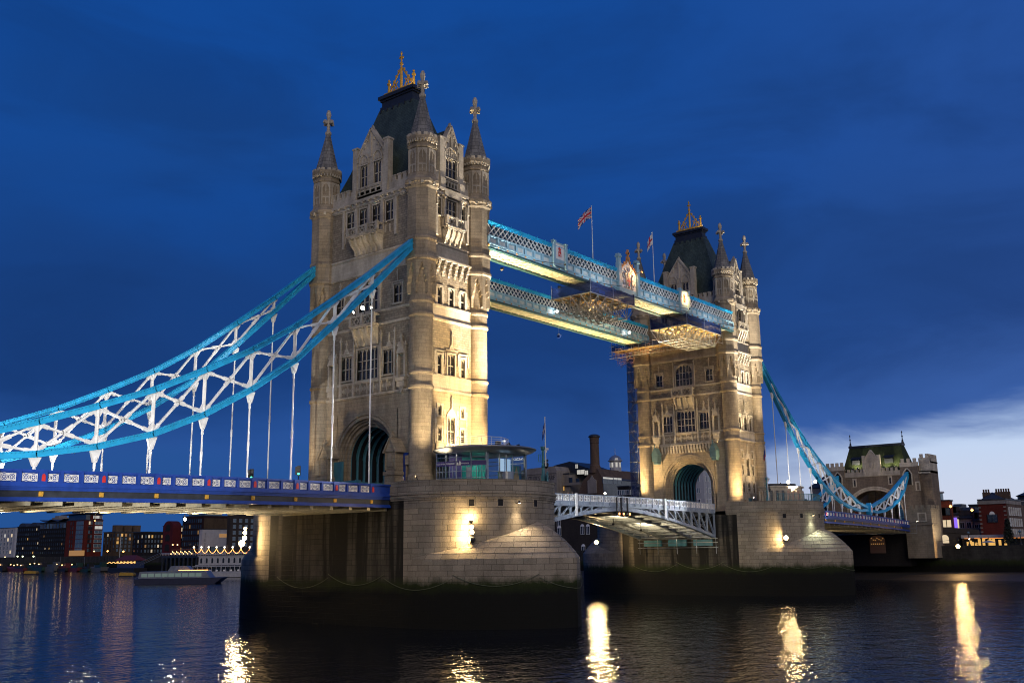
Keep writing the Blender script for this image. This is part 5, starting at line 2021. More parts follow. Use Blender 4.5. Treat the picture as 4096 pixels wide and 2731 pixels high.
for q in ((-3.6, -15.5), (1.2, -15.6)):
    ld = bpy.data.lights.new('ceiling_lamp', 'AREA')
    ld.energy = 130
    ld.size = 1.2
    ld.color = (1.0, 0.88, 0.7)
    lo = bpy.data.objects.new('ceiling_lamp', ld)
    C.objects.link(lo)
    lo.parent = PAV
    lo.location = (q[0]+0.9, q[1]+15.6, 19.42-14.9)
# white handrail on the roof
m = MB()
rr = [(-4.3, -13.2), (-4.9, -15.2), (-3.6, -17.6), (-1.0, -18.4), (1.3, -17.6), (2.6, -15.8)]
for z in (20.35, 20.6, 20.85, 21.1, 21.35):
    m.tube([(*p, z) for p in rr], 0.022 if z < 21.3 else 0.04, 5)
for a, b in zip(rr[:-1], rr[1:]):
    for t in (0, 0.5):
        x, y = a[0]+(b[0]-a[0])*t, a[1]+(b[1]-a[1])*t
        m.tube([(x, y, 20.1), (x, y, 21.35)], 0.03, 5)
tag(m.build('roof_railing', M_WHITE), 'white tubular railing on the roof of the glass pavilion', 'railing')

# ================================================================== cabin, railings and masts on the piers
CAB = thing('control_cabin', 'low stone control cabin with wide windows on the far pier, right of the far tower', 'cabin', (84.5, -15, 14.9))
cp = [(80.6, -12.5), (80.4, -14.2), (82.6, -16.6), (85.9, -18.0), (88.6, -17.2), (89.4, -12.5)]
m = MB()
m.prism(cp, 14.9, 16.2)
m.prism(cp, 18.35, 18.9)
cx_, cy_ = sum(p[0] for p in cp)/6, sum(p[1] for p in cp)/6
m.prism([(cx_+(x-cx_)*1.1, cy_+(y-cy_)*1.1) for x, y in cp], 18.9, 19.15)
for i in range(6):
    a, b = cp[i], cp[(i+1) % 6]
    for t in (0.0, 0.33, 0.67):
        x, y = a[0]+(b[0]-a[0])*t, a[1]+(b[1]-a[1])*t
        m.box(x-0.2, x+0.2, y-0.2, y+0.2, 16.2, 18.35)
m.build('wall', M_PORT, CAB)
M_BLIND = plain('rosy_blind', (0.40, 0.26, 0.20), 0.7)
for i in range(5):
    a, b = Vector((*cp[i], 0)), Vector((*cp[i+1], 0))
    c = Vector((cx_, cy_, 0))
    a2, b2 = c+(a-c)*0.975, c+(b-c)*0.975
    m = MB()
    m.face([(a2.x, a2.y, 16.2), (b2.x, b2.y, 16.2), (b2.x, b2.y, 18.35), (a2.x, a2.y, 18.35)])
    m.build('window', M_BLIND if i in (2, 3) else M_WIN, CAB)
m = MB()
m.prism([(cx_+(x-cx_)*0.7, cy_+(y-cy_)*0.7) for x, y in cp], 19.15, 19.6)
m.build('roof', M_LEAD, CAB)

def rim_railing(x0, a0, a1, label, solid=False, r_=10.2, zt=17.35, zb=16.12):
    m = MB()
    N_ = max(6, int(abs(a1-a0)/3))
    P = [(x0+r_*math.cos(R(a0+(a1-a0)*k/N_)), -12+r_*math.sin(R(a0+(a1-a0)*k/N_))) for k in range(N_+1)]
    m.tube([(*p, zt) for p in P], 0.05, 6)
    m.tube([(*p, zb+0.12) for p in P], 0.035, 5)
    for i, p in enumerate(P):
        m.tube([(*p, zb-1.2), (*p, zt)], 0.045 if i % 2 == 0 else 0.02, 5)
    for p, q in zip(P[:-1], P[1:]):
        for t in (0.2, 0.4, 0.6, 0.8):
            x, y = p[0]+(q[0]-p[0])*t, p[1]+(q[1]-p[1])*t
            m.tube([(x, y, zb), (x, y, zt)], 0.014, 4)
        if solid:
            m.face([(*p, zb), (*q, zb), (*q, zt-0.25), (*p, zt-0.25)])
    return tag(m.build('rim_railing', M_CYAND), label, 'railing')
rim_railing(0.0, -62, -40, 'curved teal balcony railing at the right edge of the near pier', True, 10.0, 17.5)
rim_railing(82.3, -140, -58, 'long teal railing round the rim of the far pier in front of its cabin', False)

def signal_mast(x, y, label):
    T = thing('signal_mast', label, 'mast', (x, y, 14.9), 'teal signal masts on the piers')
    m = MB()
    m.lathe(x, y, [(0.42, 14.9), (0.42, 16.2), (0.34, 16.4), (0.30, 17.0), (0.20, 17.3), (0.17, 18.0), (0.26, 18.2), (0.17, 18.3), (0.16, 20.1), (0.28, 20.3), (0.30, 20.6), (0.2, 20.65)], 10)
    m.bar((x-0.9, y, 18.75), (x+0.7, y, 18.75), 0.07, 0.07)
    for a, b in (((x-0.9, 18.75), (x-0.9, 19.6)), ((x-0.9, 19.6), (x-0.45, 19.6)), ((x-0.45, 19.6), (x-0.45, 18.75)), ((x+0.85, 18.1), (x+0.85, 19.2)), ((x+0.5, 18.1), (x+0.85, 18.1))):
        m.bar((a[0], y, a[1]), (b[0], y, b[1]), 0.05, 0.05)
    m.build('column', M_CYAND, T)
    m = MB()
    m.box(x+0.35, x+0.95, y-0.15, y+0.15, 20.25, 20.5)
    m.box(x+0.5, x+0.7, y-0.1, y+0.1, 19.95, 20.25)
    m.build('camera_head', M_WHITE, T)
    m = MB()
    m.lathe(x+0.45, y-0.1, [(0.05, 17.95), (0.3, 18.2), (0.34, 18.55), (0.1, 18.75)], 10)
    m.box(x+0.3, x+0.8, y-0.2, y+0.1, 18.85, 19.05)
    m.build('siren', M_BLACK, T)
    return T
mp_ = at(2174, 1925, 'Y', -19.6)
signal_mast(mp_.x, -19.6, 'teal cast iron signal mast with a white camera on the near pier')
mp2 = at(3071, 1985, 'Y', -14.6)
signal_mast(mp2.x, -14.6, 'small teal signal mast at the left corner of the far pier cabin')

def flagpole(x, y, z0, z1, label, r_=0.06):
    T = thing('flagpole', label, 'flagpole', (x, y, z0))
    m = MB()
    m.tube([(x, y, z0), (x, y, z1)], r_*1.25, 8, r_*0.7)
    m.lathe(x, y, [(0.02, z1-0.05), (0.09, z1), (0.09, z1+0.08), (0.01, z1+0.16)], 8)
    m.build('pole', M_WHITE, T)
    return T
def flag(hoist_top, hoist_len, fly, drop, pick, mats, label, amp=0.16, n=36, k=20, pinch=0.35):
    """hanging cloth: hoist along the pole, fly direction and fall in metres"""
    m = MB()
    H = Vector(hoist_top)
    F = Vector(fly)
    side_ = Vector((-F.y, F.x, 0)).normalized()
    def P(s, t):
        w = amp*math.sin(s*9+t*2.2)*s + 0.07*math.sin(s*17-t*3)*s
        return H + F*(s-0.12*s*s) + side_*w + Vector((0, 0, -hoist_len*t*(1-pinch*s) - drop*(s**1.25)*(0.75+0.25*t)))
    for i in range(n):
        for j in range(k):
            s0, s1, t0, t1 = i/n, (i+1)/n, j/k, (j+1)/k
            m.m = pick((s0+s1)/2, (t0+t1)/2)
            m.face([P(s0, t0), P(s1, t0), P(s1, t1), P(s0, t1)], raw=True)
    return tag(m.build('flag', mats), label, 'flag')
FB = plain('flag_blue', (0.02, 0.04, 0.19), 0.8)
FW = plain('flag_white', (0.55, 0.55, 0.56), 0.8)
FRD = plain('flag_red', (0.42, 0.02, 0.04), 0.8)
def union(s, t):
    x, y = s*2-1, t*2-1
    if abs(x) < 0.10 or abs(y) < 0.2:
        return 2
    if abs(x) < 0.17 or abs(y) < 0.34:
        return 1
    d = abs(abs(x)-abs(y))
    if d < 0.09:
        return 2
    if d < 0.26:
        return 1
    return 0
def george(s, t):
    return 2 if abs(s-0.5) < 0.10 or abs(t-0.5) < 0.12 else 1
flagpole(33.0, -9.3, 51.4, 61.25, 'white flagpole on the nearer half of the walkway roof')
flag((32.95, -9.3, 61.1), 1.8, (-2.0, 1.6, 0), 3.1, union, [FB, FW, FRD], 'red, white and blue crossed flag drooping from the nearer walkway pole', n=44, k=26, pinch=0.55)
flagpole(51.4, -9.3, 51.4, 61.4, 'white flagpole on the farther half of the walkway roof')
flag((51.35, -9.3, 61.2), 1.9, (-0.9, 0.6, 0), 2.1, george, [FB, FW, FRD], 'white flag with a red cross drooping from the farther walkway pole')
fp = at(2183, 1860, 'Y', -20.0)
flagpole(fp.x, -20.0, 18.2, 24.1, 'white flagpole rising from the teal mast on the near pier', 0.07)
flag((fp.x-0.05, -20.0, 23.6), 1.3, (-0.28, 0.22, 0), 1.6, lambda s, t: 1 if 0.4 < t < 0.62 and 0.2 < s < 0.8 else 0, [FB, FW, FRD], 'limp dark blue flag with a pale mark on the near pier flagpole', n=16, k=18)
fp2 = at(3072, 1960, 'Y', -16.0)
flagpole(fp2.x, -16.0, 15.2, 26.0, 'thin white flagpole beside the far tower, on the far pier', 0.06)
flag((fp2.x-0.05, -16.0, 25.6), 1.5, (-0.35, 0.3, 0), 1.6, lambda s, t: 2 if t > 0.7 else 0, [FB, FW, FRD], 'limp dark blue flag beside the right edge of the far tower', n=14, k=14)

# ================================================================== people
SK = plain('skin', (0.42, 0.25, 0.18), 0.6)
HAIR = plain('dark_hair', (0.02, 0.015, 0.012), 0.7)
GREY = plain('grey_hair', (0.35, 0.33, 0.31), 0.7)
DK = plain('dark_coat', (0.03, 0.022, 0.028), 0.85)
BR = plain('brown_coat', (0.06, 0.035, 0.028), 0.85)
def skin_body(name, verts, edges, mat, parent):
    import bmesh
    me = bpy.data.meshes.new(name)
    bm_ = bmesh.new()
    lay = bm_.verts.layers.skin.verify()
    bv = [bm_.verts.new(v[:3]) for v in verts]
    for i, v in enumerate(verts):
        bv[i][lay].radius = (v[3], v[4] if len(v) > 4 else v[3])
        bv[i][lay].use_root = i == 0
    for p, q in edges:
        bm_.edges.new((bv[p], bv[q]))
    bm_.to_mesh(me)
    bm_.free()
    o = bpy.data.objects.new(name, me)
    C.objects.link(o)
    o.parent = parent
    o.modifiers.new('skin', 'SKIN').use_smooth_shade = True
    o.modifiers.new('smooth', 'SUBSURF').levels = 1
    o.modifiers['smooth'].render_levels = 1
    me.materials.append(mat)
    return o
def person(loc, rz, label, coat, hair, arms='down'):
    T = thing('person', label, 'person', loc, 'people on the bridge')
    T.rotation_euler.z = rz
    V = [(0, 0, 0.95, .15, .11), (0, 0, 1.15, .14, .10), (0, -0.01, 1.38, .18, .11), (0, 0, 1.50, .07), (0, -0.01, 1.58, .065), (0, -0.02, 1.68, .095, .105), (0, -0.01, 1.76, .06)]
    E_ = [(0, 1), (1, 2), (2, 3), (3, 4), (4, 5), (5, 6)]
    def chain_(start, pts):
        p = start
        for q in pts:
            V.append(q)
            E_.append((p, len(V)-1))
            p = len(V)-1
    for s in (-1, 1):
        if arms == 'up':
            chain_(2, [(s*.2, 0, 1.40, .06), (s*.27, -.08, 1.16, .045), (s*.10, -.30, 1.30, .035), (s*.06, -.34, 1.36, .03)])
        else:
            chain_(2, [(s*.2, 0, 1.40, .06), (s*.25, .02, 1.12, .045), (s*.24, -.06, .86, .035), (s*.24, -.09, .77, .03)])
        chain_(0, [(s*.10, 0, .86, .09), (s*.11, -.02, .48, .06), (s*.11, .01, .10, .042), (s*.12, -.12, .04, .04, .03)])
    skin_body('body', V, E_, SK, T)
    # coat and trousers a little proud of the body
    V2 = [(0, 0, 0.80, .19, .14), (0, 0, 1.05, .175, .13), (0, -0.01, 1.36, .20, .13), (0, 0, 1.46, .10, .09)]
    E2 = [(0, 1), (1, 2), (2, 3)]
    V, E_ = V2, E2
    for s in (-1, 1):
        if arms == 'up':
            chain_(2, [(s*.2, 0, 1.40, .075), (s*.27, -.08, 1.16, .06), (s*.12, -.27, 1.28, .05)])
        else:
            chain_(2, [(s*.2, 0, 1.40, .075), (s*.25, .02, 1.12, .06), (s*.24, -.05, .90, .05)])
    skin_body('coat', V, E_, coat, T)
    for s in (-1, 1):
        skin_body('trouser_leg', [(s*.09, 0, .84, .105), (s*.11, -.02, .48, .075), (s*.11, .01, .10, .06)], [(0, 1), (1, 2)], DK, T)
    m = MB()
    m.lathe(0, 0.015, [(0.02, 1.60), (0.085, 1.62), (0.11, 1.70), (0.105, 1.78), (0.06, 1.83), (0.01, 1.845)], 12)
    h = m.build('hair', hair, None, True)
    h.parent = T
    m = MB()
    for s in (-1, 1):
        m.box(s*.035-.01, s*.035+.01, -.128, -.11, 1.685, 1.70)
    m.box(-.012, .012, -.14, -.115, 1.645, 1.68)
    f = m.build('face_features', HAIR, None)
    f.parent = T
    return T
pp = at(1613, 1925, 'Y', -10.3)
person((pp.x, -10.3, 14.9), R(-50), 'grey-haired person with raised hands by the dark tower doorway', BR, GREY, 'up')
pp = at(2128, 1922, 'Y', -18.2)
person((pp.x, -18.2, 14.55), R(40), 'dark-haired person at a white counter right of the pavilion', DK, HAIR)
pp = at(2273, 1960, 'Y', -7.0)
person((pp.x, -7.0, 14.75), R(-40), 'person in a dark coat leaning on the bascule parapet', DK, HAIR, 'up')
pp = at(2290, 1960, 'Y', -7.0)
person((pp.x, -7.0, 14.75), R(60), 'person in a brown coat standing right of the dark-coated one on the bascule', BR, HAIR, 'up')
kp = at(2140, 1924, 'Y', -19.2)
m = MB()
m.box(kp.x-0.75, kp.x+0.75, -19.6, -19.0, 14.9, 16.25)
m.box(kp.x-0.85, kp.x+0.85, -19.7, -18.9, 16.25, 16.35)
tag(m.build('ticket_counter', M_WHITE), 'long white counter on the near pier, left of the teal mast', 'counter')

# ================================================================== traffic lights on the roadway
def traffic_light(loc, label):
    x, y, z = loc
    T = thing('traffic_light', label, 'traffic light', (x, y, 14.3), 'traffic lights on the left roadway')
    m = MB()
    m.tube([(x, y, 14.3), (x, y, z+0.2)], 0.06, 6)
    m.build('pole', M_BLACK, T)
    fr = (Vector((x, y, 0)), Vector((math.sin(YAW), -math.cos(YAW), 0)), Vector((-math.cos(YAW), -math.sin(YAW), 0)))
    m = MB(fr)
    m.box(-0.2, 0.2, -0.15, 0.12, z-0.2, z+1.0)
    for k in range(3):
        m.box(-0.16, 0.16, 0.12, 0.34, z+0.14+0.36*k, z+0.18+0.36*k)
    m.box(-0.45, -0.2, -0.02, 0.02, z-0.1, z+0.9)
    h = m.build('signal_head', M_BLACK, T)
    m = MB(fr)
    m.extr([(0.11*math.cos(2*PI*k/12), z+0.02+0.11*math.sin(2*PI*k/12)) for k in range(12)], 0.12, 0.14)
    m.build('green_lens', L_GREEN, h)
p_ = at(1195, 1895, 'Y', 5.0)
traffic_light((p_.x, 5.0, p_.z), 'traffic light showing green just left of the near tower')
p_ = at(1006, 1910, 'Y', 3.0)
traffic_light((p_.x, 3.0, p_.z), 'lower traffic light farther left along the blue deck')

# ================================================================== scaffolding under the walkways
def hanging_scaffold(X0, X1, Y0, Y1, zd, ztop, label):
    T = thing('hanging_scaffold', label, 'scaffold', ((X0+X1)/2, (Y0+Y1)/2, zd), 'scaffold platforms hung under the walkway')
    m = MB()
    def sheet(a, b, sag):
        N_ = 10
        for i in range(N_):
            t0, t1 = i/N_, (i+1)/N_
            p, q = Vector(a).lerp(Vector(b), t0), Vector(a).lerp(Vector(b), t1)
            s0, s1 = sag*abs(math.sin(t0*PI*4)), sag*abs(math.sin(t1*PI*4))
            m.face([(p.x, p.y, zd-0.1), (q.x, q.y, zd-0.1), (q.x, q.y, ztop-s1), (p.x, p.y, ztop-s0)])
    sheet((X0, Y0, 0), (X1, Y0, 0), 0.35)
    sheet((X0, Y1, 0), (X0, Y0, 0), 0.35)
    sheet((X1, Y0, 0), (X1, Y1, 0), 0.35)
    sheet((X0, Y1, 0), (X1, Y1, 0), 0.35)
    m.build('netting', M_NET, T)
    m = MB()
    n = int((Y1-Y0)/0.5)
    for i in range(n):
        y = Y0+(Y1-Y0)*i/n
        m.box(X0+0.05, X1-0.05, y+0.02, y+(Y1-Y0)/n-0.02, zd, zd+0.06)
    m.build('deck_boards', M_PLANK, T)
    m = MB()
    nx, ny = 6, 4
    zb = zd-2.15
    gx = [X0+(X1-X0)*i/nx for i in range(nx+1)]
    gy = [Y0+(Y1-Y0)*j/ny for j in range(ny+1)]
    bx = [(gx[i]+gx[i+1])/2 for i in range(nx)]
    by = [(gy[j]+gy[j+1])/2 for j in range(ny)]
    r_ = 0.085
    for y in gy:
        m.tube([(X0, y, zd-0.08), (X1, y, zd-0.08)], r_, 5)
    for x in gx:
        m.tube([(x, Y0, zd-0.08), (x, Y1, zd-0.08)], r_, 5)
    for y in by:
        m.tube([(bx[0], y, zb), (bx[-1], y, zb)], r_, 5)
    for x in bx:
        m.tube([(x, by[0], zb), (x, by[-1], zb)], r_, 5)
    for i, x in enumerate(bx):
        for j, y in enumerate(by):
            for a in (i, i+1):
                for b in (j, j+1):
                    m.tube([(x, y, zb), (gx[a], gy[b], zd-0.1)], 0.07, 5)
            m.tube([(x, y, zb-0.12), (x, y, zb+0.12)], 0.12, 6)
    m.build('space_frame', M_SCAF, T)
    m = MB()
    for x in (gx[0], gx[3], gx[-1]):
        for y in (Y0, Y1):
            m.tube([(x, y, zd), (x, y, ztop+0.2)], 0.045, 5)
    m.build('suspension_tube', M_SCAF, T)['kind'] = 'stuff'
    return T
hanging_scaffold(28.1, 40.4, -12.0, -4.7, 45.95, 47.85, 'blue netted scaffold platform hung under the middle of the nearest walkway')
hanging_scaffold(57.2, 69.6, -12.0, -4.7, 45.95, 47.95, 'blue netted scaffold platform hung under the walkway beside the far tower')

# the belt of scaffolding across the far tower
T = thing('scaffold_belt', 'scaffolding belt with yellow boards wrapped across the far tower below the walkways', 'scaffold', (74.5, 2.3, 46.9))
m = MB()
for i in range(26):
    y = -9.4+23.6*i/26
    m.box(73.6, 76.4, y+0.03, y+0.88, 46.9, 46.97)
m.build('deck_boards', M_PLANK, T)
m = MB()
for a, b in (((73.55, 14.2), (73.55, -9.5)), ((73.55, 14.2), (77, 14.2))):
    N_ = 14
    for i in range(N_):
        p, q = Vector((*a, 0)).lerp(Vector((*b, 0)), i/N_), Vector((*a, 0)).lerp(Vector((*b, 0)), (i+1)/N_)
        s0, s1 = 0.3*abs(math.sin(i*1.1)), 0.3*abs(math.sin((i+1)*1.1))
        m.face([(p.x, p.y, 47.0), (q.x, q.y, 47.0), (q.x, q.y, 48.3-s1), (p.x, p.y, 48.3-s0)])
m.build('netting', M_NET2, T)
m = MB()
rs = random.Random(5)
for i in range(16):
    y = 14.2-23.7*i/15
    for x in (73.5, 75.0, 76.5):
        m.tube([(x, y, 45.3), (x, y, 48.4 if i % 3 else 49.7)], 0.04, 5)
    m.tube([(73.3, y, 46.8), (76.6, y, 46.8)], 0.04, 5)
    m.tube([(73.3, y, 45.5), (76.6, y, 45.5)], 0.04, 5)
for z in (45.5, 46.1, 46.8, 47.9):
    for x in (73.5, 76.5):
        m.tube([(x, 14.8, z), (x, -9.8, z)], 0.04, 5)
m.build('standards', M_SCAF, T)['kind'] = 'stuff'
m = MB()
for i in range(48):
    y = 14.2-23.7*i/48
    m.tube([(73.5, y, 45.5 if i % 2 else 46.8), (73.5, y-0.5, 46.8 if i % 2 else 45.5)], 0.035, 4)
    m.tube([(75, y, 45.5 if i % 2 else 46.8), (74, y-0.5, 46.8 if i % 2 else 45.5)], 0.03, 4)
for i in range(46):
    y, x, z = 14.6-rs.random()*4.6, 73.4+rs.random()*4, 43.9+rs.random()*2.6
    e = rs.choice(((1.6, 0, 0), (0, 1.5, 0), (0, 0, 1.5), (0.9, 0, 0.9), (0, 0.9, 0.9)))
    m.tube([(x, y, z), (x+e[0], y-e[1], z+e[2])], 0.035, 4)
for i in range(20):
    y, z = 14.0-rs.random()*23, 47.0+rs.random()*1.6
    m.tube([(73.45, y, z), (73.45, y-1.4, z+0.05)], 0.03, 4)
m.build('braces', M_RUST, T)['kind'] = 'stuff'

T = thing('scaffold_tower', 'tall blue sheeted scaffold stair tower up the left side of the far tower', 'scaffold', (78.4, 12.6, 14.6))
m = MB()
XA, XB, YA, YB = 77.0, 80.2, 11.25, 13.05
for z0 in range(15, 46, 2):
    for a, b in (((XA, YB), (XA, YA)), ((XA, YB), (XB, YB))):
        m.face([(*a, z0), (*b, z0), (*b, z0+2), (*a, z0+2)])
m.build('sheeting', M_NET2, T)
m = MB()
for x in (XA, (XA+XB)/2, XB):
    for y in (YA, YB):
        m.tube([(x+0.06, y-0.06, 14.6), (x+0.06, y-0.06, 46.5)], 0.045, 5)
for k in range(16):
    z = 15+2*k
    for y in (YA, YB):
        m.tube([(XA-0.1, y, z), (XB+0.1, y, z)], 0.035, 4)
    for x in (XA, XB):
        m.tube([(x, YA-0.1, z), (x, YB+0.1, z)], 0.035, 4)
    m.tube([(XA+0.1, YA, z), (XA+0.1, YB, z+2)] if k % 2 else [(XA+0.1, YB, z), (XA+0.1, YA, z+2)], 0.035, 4)
m.build('frame', M_SCAF, T)
m = MB()
for k in range(15):
    z = 15+2*k
    for j in range(8):
        t = j/8
        y = YA+0.15+(YB-YA-0.5)*(t if k % 2 else 1-t)
        m.box(XA+0.2, XA+0.9, y, y+0.2, z+2*t, z+2*t+0.05)
    m.box(XA+0.1, XB-0.1, YA+0.1, YB-0.1, z-0.06, z) if k % 2 else None
m.build('stair_flights', M_SCAF, T)

# hoist bucket hanging below the far walkway
bp_ = at(2236, 1345, 'Y', 9.0)
T = thing('hoist_bucket', 'small dark bucket hanging on a wire below the far walkway', 'bucket', (bp_.x, 9.0, bp_.z))
m = MB()
m.lathe(bp_.x, 9.0, [(0.25, bp_.z-0.25), (0.42, bp_.z+0.15), (0.42, bp_.z+0.2), (0.1, bp_.z+0.5)], 10)
m.build('bucket', M_NAVY, T)
m = MB()
m.tube([(bp_.x, 9.0, bp_.z+0.4), (bp_.x, 9.0, 47.9)], 0.02, 4)
m.build('wire', M_STEEL, T)

# ================================================================== far bank
M_BANK = masonry('river_wall', (0.055, 0.052, 0.045), (0.04, 0.038, 0.034), (0.02, 0.02, 0.018), 1.2, 0.6, weather=0.6, algae=4.2)
M_MUD = plain('foreshore_mud', (0.030, 0.026, 0.022), 0.6, bump=0.4, scale=2, var=0.5)
BL = [(177.5, -700), (177.5, 60), (182, 200), (196, 420), (214, 700), (420, 1500)]
m = MB()
m.face([(x, y, 7.55) for x, y in BL] + [(3500, 1500, 7.55), (3500, -700, 7.55)])
setting(m.build('ground', M_ASPH))
m = MB()
for (x, y), (x2, y2) in zip(BL[:-1], BL[1:]):
    m.face([(x, y, -2), (x2, y2, -2), (x2, y2, 7.9), (x, y, 7.9)])
    m.face([(x, y, 7.9), (x2, y2, 7.9), (x2+0.6, y2, 7.9), (x+0.6, y, 7.9)])
    m.face([(x+0.6, y, 7.5), (x2+0.6, y2, 7.5), (x2+0.6, y2, 7.9), (x+0.6, y, 7.9)])
tag(m.build('embankment_wall', M_BANK), 'dark weed-stained river wall along the far bank', 'river wall')
m = MB()
m.box(-160, -97.5, -400, 400, -3, 7.0)
o = setting(m.build('near_bank', M_PAVE))
m = MB()
rs = random.Random(3)
prev = None
for k in range(60):
    y = -400+12*k
    x = 177.4 if y < 60 else 177.4+(y-60)*0.033
    row = [(x, y, 1.5), (x-9, y, 0.8+rs.random()*0.3), (x-21+rs.random()*5, y, -0.1)]
    if prev:
        for i in range(2):
            m.face([prev[i], row[i], row[i+1], prev[i+1]])
    prev = row
setting(m.build('foreshore', M_MUD))

# window meshes shared by the far buildings
W_DARK = glass_mat('far_window', (0.02, 0.026, 0.034), rough=0.08)
W_BLUE = plain('sky_tint_window', (0.10, 0.16, 0.20), 0.2)  # bluish base colour stands in for sky reflected in the pane
W_LITS = [glow_mat('lit_window_amber', (1.0, 0.55, 0.14), 0.8), glow_mat('lit_window_cream', (1.0, 0.78, 0.5), 0.75), glow_mat('lit_window_dim', (1.0, 0.5, 0.16), 0.32)]
W_PALE = glow_mat('lit_window_white', (0.9, 0.86, 0.78), 0.55)
_wm = {}
def win_mesh(w, h, axis, mats):
    key = (round(w, 2), round(h, 2), axis, mats[0].name)
    if key in _wm:
        return _wm[key]
    m = MB()
    t = 0.09
    if axis == 'X':      # set in a wall that looks towards -X
        B = lambda a, b, c, d, e, f: m.box(e, f, a, b, c, d)
    else:
        B = lambda a, b, c, d, e, f: m.box(a, b, e, f, c, d)
    m.m = 0
    B(-w/2, w/2, -h/2, h/2, -0.06, 0.02)
    m.m = 1
    for a in (-w/2, w/2, 0):
        B(a-t/2, a+t/2, -h/2, h/2, -0.12, 0.0)
    for a in (-h/2, h/2):
        B(-w/2-t, w/2+t, a-t/2, a+t/2, -0.14, 0.0)
    o = m.build('window', mats, None)
    me = o.data
    bpy.data.objects.remove(o)
    _wm[key] = me
    return me
def windows(parent, axis, plane, a0, a1, z0, z1, cols, rows, w, h, lit=0.1, frame=None, seed=0, dark=None, lits=None):
    rs = random.Random(seed*31+cols*7+rows)
    L = parent.location
    for i in range(cols):
        for j in range(rows):
            a = a0+(a1-a0)*(i+0.5)/cols
            z = z0+(z1-z0)*(j+0.5)/rows
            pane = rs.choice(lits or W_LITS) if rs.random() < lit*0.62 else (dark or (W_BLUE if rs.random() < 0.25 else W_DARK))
            me = win_mesh(w, h, axis, [pane, frame or M_BLACK])
            p = (plane, a, z) if axis == 'X' else (a, plane, z)
            place(me, 'window', parent, Vector(p)-L)

def bm(name, c1, c2, bw=0.5, bh=0.2, w=0.3):
    return masonry(name, c1, c2, tuple(x*0.6 for x in c1), bw, bh, mort=0.01, bump=0.15, weather=w)
B_DARK = bm('sooty_brick', (0.016, 0.015, 0.016), (0.012, 0.011, 0.012))
B_BROWN = bm('brown_brick', (0.085, 0.055, 0.03), (0.07, 0.046, 0.027))
B_RED = bm('red_brick', (0.13, 0.018, 0.012), (0.11, 0.016, 0.011))
B_MAROON = bm('maroon_brick', (0.030, 0.012, 0.011), (0.024, 0.010, 0.010))
B_PINK = bm('pink_render', (0.10, 0.014, 0.02), (0.09, 0.013, 0.018))
B_TAN = bm('tan_brick', (0.125, 0.085, 0.055), (0.105, 0.072, 0.048))
B_GREY = bm('grey_brick', (0.045, 0.037, 0.033), (0.036, 0.03, 0.027))
B_WHITE = bm('white_render', (0.42, 0.42, 0.44), (0.38, 0.38, 0.40), 2, 1, 0.15)
B_PALE = bm('pale_stone_render', (0.27, 0.24, 0.215), (0.24, 0.215, 0.195), 2, 1, 0.3)
B_STOCK = bm('stock_brick', (0.13, 0.085, 0.06), (0.10, 0.066, 0.048))
M_SLATE = plain('far_slate', (0.035, 0.04, 0.05), 0.55, var=0.3)

def spot(uL, uC, uR, vT, X0, vB=None):
    """corner block from its three surveyed edges: returns X0, X1, Y0, Y1, ztop"""
    c = at(uC, vT, 'X', X0)
    l = at(uL, vT, 'X', X0)
    r_ = at(uR, vT, 'Y', c.y)
    return X0, max(r_.x, X0+3), c.y, l.y, c.z
def bld(label, b, mat, z0=7.55, group=None, roof=None, name='apartment_building', cat='building'):
    X0, X1, Y0, Y1, zt = b
    T = thing(name, label, cat, ((X0+X1)/2, (Y0+Y1)/2, z0), group)
    m = MB()
    m.box(X0, X1, Y0, Y1, z0-0.5, zt)
    m.build('wall', mat, T)
    m = MB()
    m.box(X0-0.2, X1+0.2, Y0-0.2, Y1+0.2, zt, zt+0.35)
    m.build('roof', roof or M_SLATE, T)
    return T
FARG = 'buildings along the far bank'
S = lambda x: x*1050/2352
VL = lambda y: 1980+y*1050/2352
# white gridded block at the left edge
b = spot(-60, S(140), S(165), VL(290), 235)
t = bld('pale gridded apartment block at the left edge of the far bank', b, B_WHITE, group=FARG)
windows(t, 'X', b[0]-0.02, b[2]+2, b[3], 10, b[4]-1, 9, 6, 2.3, 2.2, 0.25, M_WHITE, 1, lits=[W_PALE, W_LITS[1]])
# dark warehouses with curved roofs
b = spot(S(160), S(362), S(372), VL(275), 205)
t = bld('dark warehouse flats with two small arched roofs, left of the red block', b, B_DARK, group=FARG)
windows(t, 'X', b[0]-0.02, b[2], b[3], 9, b[4]-0.5, 11, 6, 1.1, 1.4, 0.08, M_BLACK, 2)
for k in range(2):
    m = MB((Vector((205, 0, 0)), Vector((0, -1, 0)), Vector((-1, 0, 0))))
    yc = b[2]+(b[3]-b[2])*(0.27+0.5*k)
    K = 10
    m.extr([(-yc+4.6*math.cos(PI*q/K), b[4]+0.3+2.0*math.sin(PI*q/K)) for q in range(K+1)], -8, 0.3)
    m.build('arched_roof', M_SLATE, t)
b = spot(S(362), S(598), S(615), VL(240), 204)
t = bld('tall dark warehouse flats with butterfly roofs beside the red block', b, B_DARK, group=FARG)
windows(t, 'X', b[0]-0.02, b[2], b[3], 9, b[4]-4, 13, 6, 0.9, 1.2, 0.08, M_BLACK, 3)
windows(t, 'X', b[0]-0.02, b[2], b[3], b[4]-3.4, b[4]-0.3, 8, 1, 2.8, 2.6, 0.1, M_STEEL, 4)
